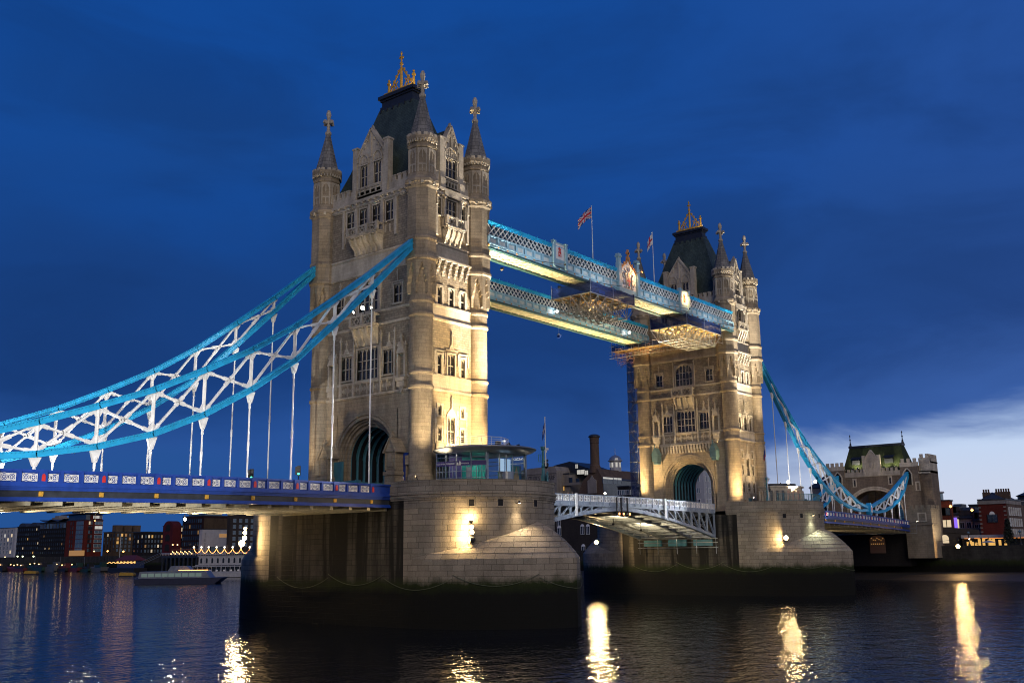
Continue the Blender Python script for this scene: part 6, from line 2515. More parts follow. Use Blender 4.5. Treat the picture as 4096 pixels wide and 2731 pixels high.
for k in range(2):
    m = MB((Vector((204, 0, 0)), Vector((0, -1, 0)), Vector((-1, 0, 0))))
    y0_, y1_ = b[3]-2-15*k, b[3]-15-15*k
    m.extr([(-y0_, b[4]+1.6), (-(y0_+y1_)/2, b[4]+0.4), (-y1_, b[4]+1.7), (-y1_, b[4]+2.1), (-(y0_+y1_)/2, b[4]+0.8), (-y0_, b[4]+2.0)], -10, 1.2)
    m.build('butterfly_roof', M_SLATE, t)
m = MB()
m.box(209, 216, b[3]-12, b[3]-4, b[4], b[4]+3.4)
m.box(210, 215, b[3]-10.5, b[3]-5.5, b[4]+3.4, b[4]+4.4)
m.build('plant_room', B_PALE, t)
# the red block
b = spot(S(600), S(765), S(925), VL(222), 203)
t = bld('red apartment block with an oversailing flat roof and lit bay windows', b, B_RED, group=FARG)
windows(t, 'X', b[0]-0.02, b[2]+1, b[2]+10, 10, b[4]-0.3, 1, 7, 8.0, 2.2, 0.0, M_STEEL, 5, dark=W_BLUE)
windows(t, 'X', b[0]-0.02, b[2]+12, b[2]+17, 10, b[4]-0.3, 2, 7, 0.8, 1.8, 0.15, M_BLACK, 6)
xe = b[1]
windows(t, 'Y', b[2]-0.02, b[0]+2, b[0]+(xe-b[0])*0.42, 10, b[4]-0.3, 2, 7, 1.0, 1.9, 0.05, M_BLACK, 7)
windows(t, 'Y', b[2]-0.02, b[0]+(xe-b[0])*0.52, xe, 10, b[4]-0.3, 1, 7, (xe-b[0])*0.42, 1.7, 0.4, M_WHITE, 8, lits=[W_PALE], dark=W_BLUE)
m = MB()
m.box(b[0]+0.6, b[1]-0.6, b[2]+0.6, b[3]-0.6, b[4]+0.3, b[4]+3.2)
m.build('penthouse', M_WIN, t)
m = MB()
m.box(b[0]+(xe-b[0])*0.3, xe-0.4, b[2]+0.3, b[2]+2, b[4]+0.3, b[4]+3.1)
m.build('penthouse_wall', B_RED, t)
windows(t, 'Y', b[2]+0.28, b[0]+(xe-b[0])*0.45, xe-0.6, b[4]+0.8, b[4]+2.8, 3, 1, 2.0, 1.6, 1.0, M_WHITE, 9, lits=[W_PALE])
m = MB()
m.face([(b[0]-3, b[3]+2, b[4]+3.2), (b[1]+3, b[3]+2, b[4]+3.2), (b[1]+3, b[2]-2.5, b[4]+3.9), (b[0]-3, b[2]-2.5, b[4]+3.9)])
m.face([(b[0]-3, b[3]+2, b[4]+3.6), (b[1]+3, b[3]+2, b[4]+3.6), (b[1]+3, b[2]-2.5, b[4]+4.3), (b[0]-3, b[2]-2.5, b[4]+4.3)])
m.face([(b[0]-3, b[3]+2, b[4]+3.2), (b[0]-3, b[2]-2.5, b[4]+3.9), (b[0]-3, b[2]-2.5, b[4]+4.3), (b[0]-3, b[3]+2, b[4]+3.6)])
m.face([(b[0]-3, b[2]-2.5, b[4]+3.9), (b[1]+3, b[2]-2.5, b[4]+3.9), (b[1]+3, b[2]-2.5, b[4]+4.3), (b[0]-3, b[2]-2.5, b[4]+4.3)])
m.build('oversailing_roof', M_STEEL, t)
m = MB()
m.box(b[0]-3, b[0]-0.2, b[2]-2, b[2]+10, 8.2, 11.2)
m.build('lit_ground_floor', W_LITS[2], t)
# brown flats with roof boxes
b = spot(S(930), S(1040), S(1290), VL(330), 212)
t = bld('brown brick flats with three square roof boxes and amber windows', b, B_BROWN, group=FARG)
windows(t, 'Y', b[2]-0.02, b[0], b[1], 10, b[4]-0.5, 7, 5, 1.3, 1.6, 0.3, M_BLACK, 10)
windows(t, 'X', b[0]-0.02, b[2], b[3], 10, b[4]-0.5, 4, 5, 1.2, 1.6, 0.12, M_BLACK, 11)
for k in range(3):
    m = MB()
    xx = b[0]+3+(b[1]-b[0]-6)*k/2
    m.box(xx-2, xx+2, b[2]+2, b[2]+6, b[4]+0.3, b[4]+4)
    m.build('roof_box', B_TAN, t)
b = spot(S(1195), S(1295), S(1465), VL(330), 206)
t = bld('unlit black gabled warehouse between the brown flats and the pink arch', b, B_DARK, group=FARG)
windows(t, 'Y', b[2]-0.02, b[0], b[1], 9, b[4]-1, 6, 4, 1.0, 1.6, 0.28, M_BLACK, 12)
windows(t, 'X', b[0]-0.02, b[2], b[3], 9, b[4]-1, 3, 4, 1.0, 1.6, 0.2, M_BLACK, 13)
# the pink arched bay
b = spot(S(1462), S(1545), S(1640), VL(275), 203)
t = bld('warehouse conversion with a tall pink arched bay and balconies', b, B_DARK, group=FARG)
m = MB((Vector((203, 0, 0)), Vector((0, -1, 0)), Vector((-1, 0, 0))))
yc = (b[2]+b[3])/2-2
K = 12
m.extr([(-yc+4.4, 7.8), (-yc+4.4, b[4]-1)] + [(-yc+4.4*math.cos(PI*q/K), b[4]-1+3.6*math.sin(PI*q/K)) for q in range(1, K)] + [(-yc-4.4, b[4]-1), (-yc-4.4, 7.8)], -4, 1.0)
pk = m.build('pink_arch', B_PINK, t)
m = MB((Vector((202, 0, 0)), Vector((0, -1, 0)), Vector((-1, 0, 0))))
for j in range(3):
    z = 10+5*j
    m.extr([(-yc+2.0, z), (-yc+2.0, z+2.2)] + [(-yc+2.0*math.cos(PI*q/8), z+2.2+1.3*math.sin(PI*q/8)) for q in range(1, 8)] + [(-yc-2.0, z+2.2), (-yc-2.0, z)], 0, 0.15)
m.build('arched_opening', M_VOID, pk)
windows(t, 'Y', b[2]-0.02, b[0], b[1], 9, b[4], 3, 4, 2.4, 2.0, 0.3, M_STEEL, 14)
# the big maroon warehouse and its blank flank
b = spot(S(1640), S(1825), S(2055), VL(185), 203)
t = bld('large maroon brick warehouse with blue balconies and a blank brown flank', b, B_MAROON, group=FARG)
windows(t, 'X', b[0]-0.02, b[2]+1, b[3], 9, b[4]-0.8, 9, 6, 1.1, 1.9, 0.10, M_BLACK, 15)
m = MB()
m.box(b[0]+0.4, b[1]-0.2, b[2]-0.12, b[2]-0.02, 8, b[4]-1)
m.build('flank_wall', B_BROWN, t)
m = MB()
m.box(b[0]+2, b[1]-3, b[2]+2, b[3]-2, b[4]+0.3, b[4]+3)
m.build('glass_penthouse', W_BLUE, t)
# white museum-like block
b = spot(S(1788), S(1815), S(2052), VL(306), 193)
t = bld('white rendered box of a building in front of the maroon warehouse', b, B_WHITE, group=FARG)
windows(t, 'Y', b[2]-0.02, b[0]+(b[1]-b[0])*0.62, b[1]-1, b[4]-4.2, b[4]-1.4, 1, 1, (b[1]-b[0])*0.3, 1.9, 1.0, M_WHITE, 16, lits=[W_LITS[2]])
windows(t, 'Y', b[2]-0.02, b[0]+(b[1]-b[0])*0.2, b[1]-1, 8.2, 12.2, 5, 1, (b[1]-b[0])*0.14, 3.0, 0.2, M_STEEL, 17)
fr = (Vector((0, b[2], 0)), Vector((1, 0, 0)), Vector((0, -1, 0)))
for i, ch in enumerate('DESIGN MUSEUM'):
    if ch != ' ':
        text(ch, 0.9, fr, (b[0]+1.6, 0.05, b[4]-2-0.68*i), M_BLACK, t)
# dark flats at the pier's edge
b = spot(S(2040), S(2062), S(2500), VL(160), 190)
t = bld('dark grey flats with pale windows, half hidden behind the near pier', b, B_GREY, group=FARG)
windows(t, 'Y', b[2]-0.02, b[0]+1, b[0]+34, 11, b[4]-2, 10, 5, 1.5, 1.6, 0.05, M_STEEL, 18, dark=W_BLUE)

# wharf terrace with globe lamps and a swag of bulbs
w0, w1 = at(S(1440), VL(545), 'X', 188), at(1040, VL(548), 'X', 188)
t = thing('wharf_terrace', 'timber wharf terrace with white railings under the maroon warehouse', 'wharf', (190, (w0.y+w1.y)/2, 7))
m = MB()
m.box(188, 203, w1.y, w0.y, 6.6, 7.7)
for k in range(22):
    y = w1.y+(w0.y-w1.y)*(k+0.5)/22
    m.box(187.8, 188.4, y-0.35, y+0.35, -1, 6.6)
m.build('deck', M_DNAVY, t)
m = MB()
for z in (8.3, 8.9):
    m.tube([(188, w1.y, z), (188, w0.y, z)], 0.07, 4)
for k in range(60):
    y = w1.y+(w0.y-w1.y)*k/59
    m.tube([(188, y, 7.7), (188, y, 8.9)], 0.05, 4)
m.build('railing', M_WHITE, t)
gp = [at(S(x), VL(465), 'X', 189) for x in (1738, 1805, 1870, 1941, 2012, 2085, 2160, 2238)]
LG = []
for k, g in enumerate(gp):
    T_ = thing('globe_lamp', '%s globe lamp of the swagged row on the wharf terrace' % ('first', 'second', 'third', 'fourth', 'fifth', 'sixth', 'seventh', 'eighth')[k], 'street lamp', (189, g.y, 7.7), 'globe lamps along the wharf')
    m = MB()
    m.tube([(189, g.y, 7.7), (189, g.y, g.z-0.3)], 0.08, 6)
    m.build('post', M_BLACK, T_)
    m = MB()
    m.lathe(189, g.y, [(0.05, g.z-0.42), (0.36, g.z-0.25), (0.46, g.z), (0.36, g.z+0.3), (0.05, g.z+0.44)], 10)
    m.build('globe', glow_mat('globe_glow', (1.0, 0.86, 0.66), 4) if k == 0 else bpy.data.materials['globe_glow'], T_)
for k, (p, q) in enumerate(zip(gp[:-1], gp[1:])):
    m = MB()
    m.tube([(189, p.y+(q.y-p.y)*i/10, p.z-0.7-2.0*(1-(2*i/10-1)**2)) for i in range(11)], 0.08, 5)
    tag(m.build('light_string', L_ORANGE), '%s swag of orange bulbs slung between wharf globe lamps' % ('first', 'second', 'third', 'fourth', 'fifth', 'sixth', 'seventh')[k], 'light string', 'swags of bulbs along the wharf')
m = MB()
a_, b_ = at(S(1560), VL(505), 'X', 196), at(S(1760), VL(500), 'X', 196)
m.prism([(194, b_.y), (200, b_.y), (200, a_.y), (194, a_.y)], 10.4, 10.7)
aw = tag(m.build('restaurant_awning', plain('orange_awning', (0.3, 0.1, 0.05), 0.8)), 'long lit restaurant awning on the wharf left of the globe lamps', 'awning')
m = MB()
for i in range(16):
    y = b_.y+(a_.y-b_.y)*(i+0.5)/16
    m.box(193.9, 194.0, y-0.25, y+0.25, 8.4+(i % 3)*0.5, 8.8+(i % 3)*0.5)
m.build('table_lights', L_SOFTW, aw)

# street lights and small lamps along the left bank
for i, (x, y, k) in enumerate(((965, 500, 0), (1105, 503, 0), (843, 501, 1), (1548, 443, 1), (1590, 443, 1), (44, 553, 1), (157, 547, 2), (203, 547, 2), (300, 547, 2))):
    p = at(S(x), VL(y), 'X', 198)
    T_ = thing('street_lamp', ('amber street lamp before the left part of the brown flats', 'amber street lamp before the right part of the brown flats', 'small amber lamp at the foot of the red block', 'left one of two amber lamps by the pink arch', 'right one of two amber lamps by the pink arch', 'lone amber lamp over the barges at the left edge', 'first greenish white lamp under the dark warehouse flats', 'second greenish white lamp under the dark warehouse flats', 'last greenish white lamp under the dark warehouse flats')[i], 'street lamp', (198, p.y, 7.6), 'street lamps on the left bank')
    m = MB()
    m.tube([(198, p.y, 7.6), (198, p.y, p.z)], 0.09, 5)
    m.build('post', M_BLACK, T_)
    m = MB()
    r_ = (0.62, 0.40, 0.5)[k]
    m.lathe(198, p.y, [(0.05, p.z-r_*0.8), (r_, p.z), (0.05, p.z+r_*0.8)], 8)
    m.build('lamp_head', (L_ORANGE, L_SOFTW, glow_mat('mercury_glow', (0.9, 1.0, 0.55), 7) if i == 6 else bpy.data.materials.get('mercury_glow') or L_SOFTW)[k], T_)

# moored barges along the left bank
rs = random.Random(21)
HULLS = [plain('barge_black', (0.014, 0.013, 0.014), 0.5), plain('barge_red', (0.10, 0.014, 0.014), 0.5), plain('barge_green', (0.012, 0.04, 0.03), 0.5), plain('barge_grey', (0.08, 0.085, 0.09), 0.5)]
def barge(x, y, L_, H, mat, label, cabin=True, mast=True, lit=0):
    ang = R(86)
    fr = (Vector((x, y, 0)), Vector((math.cos(ang), math.sin(ang), 0)), Vector((-math.sin(ang), math.cos(ang), 0)))
    T_ = thing('barge', label, 'barge', (x, y, 0), 'barges moored along the left bank')
    m = MB(fr)
    hull = [(-L_/2, 0.5), (-L_/2+1.5, -0.4), (L_/2-2.5, -0.4), (L_/2, H+0.8), (L_/2-3, H*0.85), (-L_/2+2, H*0.85), (-L_/2, H)]
    m.extr(hull, -2.2, 2.2)
    m.build('hull', mat, T_)
    if cabin:
        m = MB(fr)
        m.extr([(-L_*0.36, H*0.8), (L_*0.12, H*0.8), (L_*0.10, H+1.0), (-L_*0.34, H+1.1)], -1.6, 1.6)
        m.extr([(-L_*0.42, H), (-L_*0.25, H), (-L_*0.26, H+2.4), (-L_*0.41, H+2.4)], -1.4, 1.4)
        c = m.build('cabin', HULLS[(int(x+y)) % 4], T_)
        m = MB(fr)
        for k in range(5):
            q = -L_*0.2+k*L_*0.06
            m.box(q-0.3, q+0.3, 1.6, 1.66, H+0.2, H+0.7)
        m.build('porthole', W_DARK, c)
    if mast:
        m = MB(fr)
        m.tube([(L_*0.2, 0, H), (L_*0.2, 0, H+6)], 0.09, 5)
        m.build('mast', M_STEEL, T_)
    if lit:
        m = MB(fr)
        for k in range(lit):
            q = -L_*0.4+L_*0.8*(k+0.5)/lit
            m.lathe(*((fr[0]+fr[1]*q).xy), [(0.02, H+1.2), (0.28, H+1.5), (0.02, H+1.8)], 6) if False else m.box(q-0.22, q+0.22, 1.7, 2.1, H+1.3+0.4*(k % 2), H+1.7+0.4*(k % 2))
        m.build('deck_lamp', L_SOFTW, T_)['kind'] = 'stuff'
for i, (u, L_, H, lit) in enumerate(((-10, 26, 2.2, 5), (75, 24, 1.9, 4), (150, 22, 2.5, 3), (205, 18, 2.8, 0), (250, 17, 2.0, 2), (300, 15, 2.2, 1), (345, 14, 1.6, 0), (395, 14, 2.4, 0))):
    p = at(u, 2275, 'X', 183+i*0.8)
    barge(p.x, p.y, L_, H, HULLS[i % 4], ('long black barge with a row of small lamps at the left edge', 'red barge with deck lamps, second of the moored row', 'green barge with a wheelhouse and a few deck lamps', 'unlit grey barge with a tall wheelhouse', 'black lighter with two small lamps', 'red lighter with a single lamp', 'low green work boat without lamps', 'grey tug next to the lit floating pontoon')[i], True, i % 2 == 0, lit)
# floating pontoon house with strings of lights
p0, p1 = at(S(985), VL(600), 'X', 182), at(S(1222), VL(600), 'X', 182)
T_ = thing('floating_pontoon', 'floating pontoon house with a red roof and orange light strings', 'pontoon', (184, (p0.y+p1.y)/2, 0))
m = MB()
m.box(181, 188, p1.y, p0.y, -0.3, 2.0)
m.build('hull', HULLS[0], T_)
m = MB()
m.box(182, 187, p1.y+1, p0.y-7, 2.0, 5.6)
m.build('wall', plain('pontoon_blue', (0.02, 0.04, 0.12), 0.6), T_)
m = MB()
m.prism([(181, p1.y+0.3), (188, p1.y+0.3), (188, p0.y-6), (181, p0.y-6)], 5.6, 5.8)
m.face([(181, p1.y+0.3, 5.8), (181, p0.y-6, 5.8), (184.5, p0.y-9, 8.2), (184.5, p1.y+4, 8.2)])
m.face([(181, p1.y+0.3, 5.8), (184.5, p1.y+4, 8.2), (188, p1.y+0.3, 5.8)])
m.build('roof', plain('pontoon_red_roof', (0.11, 0.02, 0.02), 0.7), T_)
m = MB()
for k in range(40):
    y = p1.y-0.5+(p0.y-p1.y+1)*k/39
    m.box(180.8, 181.0, y-0.22, y+0.22, 4.5+0.25*math.sin(k*1.1), 4.75+0.25*math.sin(k*1.1))
m.build('light_strings', glow_mat('pontoon_bulbs', (1.0, 0.5, 0.15), 2.2), T_)
m = MB()
for k in range(6):
    y = p1.y+1.5+(p0.y-p1.y-9)*k/5
    m.box(181.9, 182.0, y-0.7, y+0.7, 4.2, 5.3)
m.build('lit_window', W_LITS[0], T_)
m = MB()
m.tube([(183, p0.y-7, 2), (183, p0.y-7, 19)], 0.16, 6)
m.build('mast', M_STEEL, T_)
# gangway
g0, g1 = at(S(1222), VL(630), 'X', 184), at(S(1430), VL(568), 'X', 188)
m = MB()
for dz in (0, 1.6):
    m.tube([(184, g0.y, 2.4+dz), (188, g1.y, 7.4+dz)], 0.1, 5)
for k in range(12):
    f0 = k/12
    f1 = (k+1)/12
    y0_, y1_ = g0.y+(g1.y-g0.y)*f0, g0.y+(g1.y-g0.y)*f1
    m.tube([(184+4*f0, y0_, 2.4+5*f0), (184+4*f1, y1_, 2.4+5*f1+1.6)], 0.06, 4)
tag(m.build('gangway', M_STEEL), 'sloping lattice gangway from the pontoon up to the wharf', 'gangway')

# white pleasure boats by the pier
M_BOAT = plain('boat_white', (0.34, 0.34, 0.36), 0.5)
def pleasure_boat(c, L_, label, tall):
    d = Vector((math.sin(YAW), -math.cos(YAW), 0))
    fr = (Vector((c[0], c[1], 0)), d, Vector((-math.cos(YAW), -math.sin(YAW), 0)))
    T_ = thing('pleasure_boat', label, 'boat', (c[0], c[1], 0), 'white pleasure boats by the wharf')
    m = MB(fr)
    m.extr([(-L_/2, 0.1), (L_/2-2.2, 0.0), (L_/2, 2.6), (L_/2-4, 2.1), (-L_/2, 1.9)], -2.4, 2.4)
    m.build('hull', M_BOAT, T_)
    m = MB(fr)
    m.box(-L_/2+0.4, L_/2-4.5, -2.0, 2.0, 1.9, 2.1)
    m.box(-L_/2+0.8, L_/2-5, -2.1, 2.1, 4.0, 4.25)
    for k in range(12):
        q = -L_/2+1+(L_-6.5)*k/11
        m.box(q-0.08, q+0.08, 1.9, 2.05, 2.1, 4.0)
    m.extr([(L_/2-6, 2.0), (L_/2-3.2, 2.2), (L_/2-3.8, 5.2), (L_/2-5.8, 5.2)], -1.5, 1.5)
    if tall:
        m.box(-L_/2+2, L_/2-9, -2.0, 2.0, 4.2, 7.4)
        m.box(-L_/2+1.6, L_/2-8.4, -2.2, 2.2, 7.4, 7.65)
    s_ = m.build('superstructure', M_BOAT, T_)
    m = MB(fr)
    for k in range(11):
        q = -L_/2+1.5+(L_-7)*k/10.5
        m.box(q-0.5, q+0.5, 1.5, 1.6, 2.4, 3.8) if not tall else None
    m.box(L_/2-5.3, L_/2-4.2, 1.5, 1.55, 3.6, 4.8)
    if tall:
        for k in range(11):
            q = -L_/2+3+(L_-12.5)*k/10
            m.extr([(q-0.36, 4.8), (q+0.36, 4.8), (q+0.36, 6.3), (q+0.18, 6.75), (q-0.18, 6.75), (q-0.36, 6.3)], 2.0, 2.04)
    m.build('window_band', W_DARK, s_)
    m = MB(fr)
    for k in range(8):
        q = -L_/2+2+(L_-7)*k/7
        K = 10
        m.extr([(q+0.32*math.cos(2*PI*z/K), 2.75+0.32*math.sin(2*PI*z/K)) for z in range(K)], 2.1, 2.2)
    m.build('lifebuoy', M_WHITE, T_)['kind'] = 'stuff'
    m = MB(fr)
    m.box(-L_/2, L_/2-2.5, 2.4, 2.44, 0.25, 0.5)
    m.build('waterline_stripe', HULLS[0], T_)
    return T_
b_ = at(905, 2312, 'Z', 0.0)
pleasure_boat((b_.x, b_.y), 24, 'white open-sided pleasure boat with a raised wheelhouse left of the near pier', False)
b_ = at(952, 2300, 'Z', 0.0)
pleasure_boat((b_.x, b_.y), 34, 'tall white saloon boat with a row of arched windows behind the open pleasure boat', True)
# passenger catamaran crossing the river
c_ = at(715, 2333, 'Z', 0.0)
d = Vector((math.sin(YAW), -math.cos(YAW), 0))
fr = (Vector((c_.x, c_.y, 0)), d, Vector((-math.cos(YAW), -math.sin(YAW), 0)))
T_ = thing('river_bus', 'low dark river bus with lit saloon windows crossing the water at left', 'boat', (c_.x, c_.y, 0))
m = MB(fr)
m.extr([(-12, 0.3), (-11, -0.2), (11, -0.2), (13.5, 1.7), (12, 1.7), (-12, 1.5)], -3, 3)
m.build('hull', plain('navy_hull', (0.02, 0.022, 0.045), 0.4), T_)
m = MB(fr)
m.extr([(-11, 1.6), (9.8, 1.6), (8.2, 3.6), (-10.6, 3.5)], -2.6, 2.6)
m.extr([(-3, 3.5), (4, 3.5), (2.6, 5.0), (-2, 5.0)], -1.5, 1.5)
sp_ = m.build('superstructure', plain('boat_grey', (0.16, 0.18, 0.22), 0.4), T_)
m = MB(fr)
for k in range(9):
    q = -9.2+1.95*k
    m.box(q-0.85, q+0.85, 2.6, 2.64, 2.0, 3.0)
m.build('saloon_window', glow_mat('saloon_glow', (0.66, 0.95, 0.85), 0.14), sp_)['kind'] = 'stuff'
m = MB(fr)
m.box(0.5, 9.0, 2.2, 2.3, 3.75, 3.86)
m.build('orange_light_strip', L_ORANGE, T_)
# mooring buoys
for u, v, s_, lab in ((125, 2293, 2.9, 'small yellow mooring buoy at the far left'), (509, 2302, 2.9, 'yellow mooring buoy left of the river bus')):
    p = at(u, v+3, 'Z', 0.0)
    T_ = thing('mooring_buoy', lab, 'buoy', (p.x, p.y, 0), 'yellow mooring buoys')
    fr = (Vector((p.x, p.y, 0)), d, Vector((-math.cos(YAW), -math.sin(YAW), 0)))
    m = MB(fr)
    m.extr([(-s_, -0.2), (s_, -0.2), (s_, 0.9), (s_*0.85, 1.5), (-s_*0.85, 1.7), (-s_, 0.9)], -1.4, 1.4)
    m.build('float', plain('buoy_yellow', (0.34, 0.20, 0.02), 0.6), T_)
    m = MB(fr)
    m.box(-s_*1.02, s_*1.02, -1.45, 1.45, -0.2, 0.45)
    m.lathe(p.x, p.y, [(0.3, 1.5), (0.3, 2.2), (0.05, 2.3)], 8) if False else m.box(-0.3, 0.3, -0.3, 0.3, 1.5, 2.1)
    m.build('black_band', M_BLACK, T_)

# ------------------------------------------------------------------ buildings seen between the towers
ZM = lambda x: 2000+x*600/2352
VM = lambda y: 1650+y*600/2352
MIDG = 'buildings between the towers'
b = spot(2050, ZM(885), ZM(1010), VM(880), 186)
T_ = thing('warehouse', 'pale rendered warehouse with large black painted lettering on its gable', 'building', (196, (b[2]+b[3])/2, 7.6), MIDG)
m = MB((Vector((186, 0, 0)), Vector((0, -1, 0)), Vector((-1, 0, 0))))
yl, yr = b[3]+3, b[2]
za = at(ZM(885), VM(835), 'X', 186).z
zl_ = at(ZM(410), VM(870), 'X', 186).z
m.extr([(-yl, 7), (-yr, 7), (-yr, za-1.5), (-yr-0.8, za), (-(yl*0.5+yr*0.5), za-0.2), (-yl, zl_-1.2)], -22, 0)
m.build('wall', B_PALE, T_)
zt_, zb_ = at(ZM(640), VM(985), 'X', 186).z, at(ZM(640), VM(1080), 'X', 186).z
yA, yB = at(ZM(375), VM(1040), 'X', 186).y, at(ZM(870), VM(1030), 'X', 186).y
frB = (Vector((186, 0, 0)), Vector((0, -1, 0)), Vector((-1, 0, 0)))
txt = text("BUTLER'S WHARF", 2.3, frB, (-(yA+yB)/2, 0.05, (zt_+zb_)/2), M_BLACK, T_, squash=0.74)
m = MB(frB)
m.box(-yl, -yr, 0, 0.25, zt_+0.5, zt_+0.8)
m.box(-yl, -yr, 0, 0.3, zb_-0.9, zb_-0.5)
m.build('string_course', B_PALE, T_)
b = spot(ZM(885), ZM(1085), ZM(1400), VM(960), 190)
t = bld('stone fronted wharf building with a dark glazed attic and lit windows', b, B_PALE, group=MIDG, name='wharf_building')
zA = at(ZM(1090), VM(765), 'X', 194).z
m = MB((Vector((194, 0, 0)), Vector((0, -1, 0)), Vector((-1, 0, 0))))
y0_, y1_ = at(ZM(840), VM(800), 'X', 194).y, at(ZM(1390), VM(880), 'X', 194).y
ym = at(ZM(1090), VM(765), 'X', 194).y
m.extr([(-y0_, b[4]), (-y1_, b[4]), (-y1_, zA-2.8), (-(y1_+2), zA-2.2), (-ym, zA), (-y0_, zA-1.0)], -14, 0)
m.build('attic', M_LEAD, t)
for (x, y, w, h, mm) in ((1203, 840, 1.1, 1.5, W_PALE), (1270, 930, 3.4, 1.6, W_PALE), (1355, 940, 1.6, 1.6, W_PALE), (1060, 915, 0.8, 1.3, W_LITS[1]), (915, 925, 1.5, 1.6, W_LITS[1])):
    p = at(ZM(x), VM(y), 'X', 193.9)
    place(win_mesh(w, h, 'X', [mm, M_BLACK]), 'window', t, p-t.location)
for (x, y, w, h, mm) in ((875, 1195, 0.9, 1.6, W_LITS[0]), (915, 1193, 0.9, 1.7, W_LITS[0]), (985, 1188, 1.5, 1.5, W_LITS[0]), (1110, 1060, 1.3, 1.8, W_DARK), (1220, 1070, 1.3, 1.8, W_DARK)):
    p = at(ZM(x), VM(y), 'X', 189.9)
    place(win_mesh(w, h, 'X', [mm, M_BLACK]), 'window', t, p-t.location)
p = at(ZM(1050), VM(1120), 'X', 189.9)
m = MB()
m.box(189.2, 190, p.y-6, p.y+7, p.z-0.5, p.z+0.4)
m.build('cornice', B_PALE, t)

# the old brewery with its round chimney, slate roof and cupola
yG0, yG1 = at(ZM(1235), VM(1235), 'X', 186).y, at(ZM(1600), VM(1000), 'X', 186).y
zE = at(ZM(1600), VM(1010), 'X', 186).z
ap = at(ZM(1490), VM(880), 'X', 186)
T_ = thing('brewery', 'dark brick brewery with a slate roof, white cupola and lit dormers', 'building', (196, yG1, 7.6), MIDG)
m = MB((Vector((186, 0, 0)), Vector((0, -1, 0)), Vector((-1, 0, 0))))
zS = at(ZM(1240), VM(1230), 'X', 186).z
m.extr([(-yG0, 7), (-yG1, 7), (-yG1, zE), (-ap.y+0.8, ap.z), (-ap.y-0.8, ap.z), (-yG0+2.0, zS+3.5), (-yG0, zS)], -26, 0)
m.build('wall', B_STOCK, T_)
m = MB()
pa, pb = at(ZM(1530), VM(880), 'Y', ap.y-1), at(ZM(2065), VM(900), 'Y', ap.y-1)
X1_ = 186+26
yE2 = yG1
m.face([(186, ap.y-0.6, ap.z+0.1), (X1_+20, ap.y-0.6, ap.z+0.1), (X1_+20, yE2-0.4, zE-0.6), (186, yE2-0.4, zE-0.6)])
m.build('roof', M_SLATE, T_)
m = MB()
m.box(186.2, X1_+20, yG1-0.3, yG1+4, 7, zE-0.7)
m.build('side_wall', M_WIN, T_)
for (x, y, w, h, mm) in ((1690, 1028, 6.0, 0.7, W_PALE), (1840, 1038, 5.0, 0.7, W_PALE), (1690, 1075, 6.0, 1.4, W_DARK), (1840, 1080, 5.0, 1.4, W_DARK)):
    p = at(ZM(x), VM(y), 'Y', yG1-0.32)
    place(win_mesh(w, h, 'Y', [mm, M_STEEL]), 'window', T_, p-T_.location)
ct = at(ZM(1812), VM(885), 'X', 200)
cw = 1.55
m = MB()
m.lathe(ct.x, ct.y, [(cw*1.3, ct.z-2), (cw*1.3, ct.z+2.6), (cw*1.7, ct.z+2.8), (cw*1.7, ct.z+2.95)], 8, PI/8)
cp_ = m.build('cupola', B_WHITE, T_)
m = MB()
m.lathe(ct.x, ct.y, [(cw*1.45, ct.z+2.95), (cw*1.3, ct.z+3.7), (cw*0.9, ct.z+4.4), (cw*0.3, ct.z+4.8), (0.1, ct.z+5.0), (0.07, ct.z+7.2)], 12)
m.build('cupola_dome', M_STEEL, cp_)
m = MB()
for a in range(8):
    an = a*PI/4
    fr = (Vector((ct.x, ct.y, 0))+Vector((math.cos(an), math.sin(an), 0))*(cw*1.3*math.cos(PI/8)+0.02), Vector((-math.sin(an), math.cos(an), 0)), Vector((math.cos(an), math.sin(an), 0)))
    m.fr = fr
    m.face([(-0.35, 0.02, ct.z+0.6), (0.35, 0.02, ct.z+0.6), (0.35, 0.02, ct.z+2.2), (-0.35, 0.02, ct.z+2.2)])
m.build('cupola_window', W_PALE, cp_)
p = at(ZM(1450), VM(1140), 'X', 185.9)
m = MB((Vector((185.9, 0, 0)), Vector((0, -1, 0)), Vector((-1, 0, 0))))
m.extr([(-p.y-1.8, p.z-2.6), (-p.y+1.8, p.z-2.6), (-p.y+1.8, p.z+1.6), (-p.y+0.8, p.z+2.2), (-p.y, p.z+3.4), (-p.y-0.8, p.z+2.2), (-p.y-1.8, p.z+1.6)], 0, 0.3)
m.build('stone_tablet', B_PALE, T_)
ch = at(ZM(1490), VM(830), 'X', 187.5)
ctp = at(ZM(1480), VM(340), 'X', 187.5)
hw = 1.55
m = MB()
dz = ctp.z-ch.z
m.lathe(187.5, ch.y, [(hw*1.35, ch.z-2.5), (hw*1.2, ch.z-1.0), (hw*1.12, ch.z), (hw*1.02, ch.z+0.2), (hw*0.95, ch.z+dz*0.7), (hw*1.02, ch.z+dz*0.72), (hw*0.98, ch.z+dz*0.75), (hw*1.08, ch.z+dz*0.9)], 18)
cm = tag(m.build('brick_chimney', B_STOCK), 'tall round brick chimney with a dark dome cap between the towers', 'chimney', None)
m = MB()
m.lathe(187.5, ch.y, [(hw*1.1, ch.z+dz*0.9), (hw*1.3, ch.z+dz*0.91), (hw*1.3, ch.z+dz*0.93), (hw*1.1, ch.z+dz*0.97), (hw*0.6, ch.z+dz), (0.1, ch.z+dz)], 18)
m.build('cap', M_LEAD, cm)
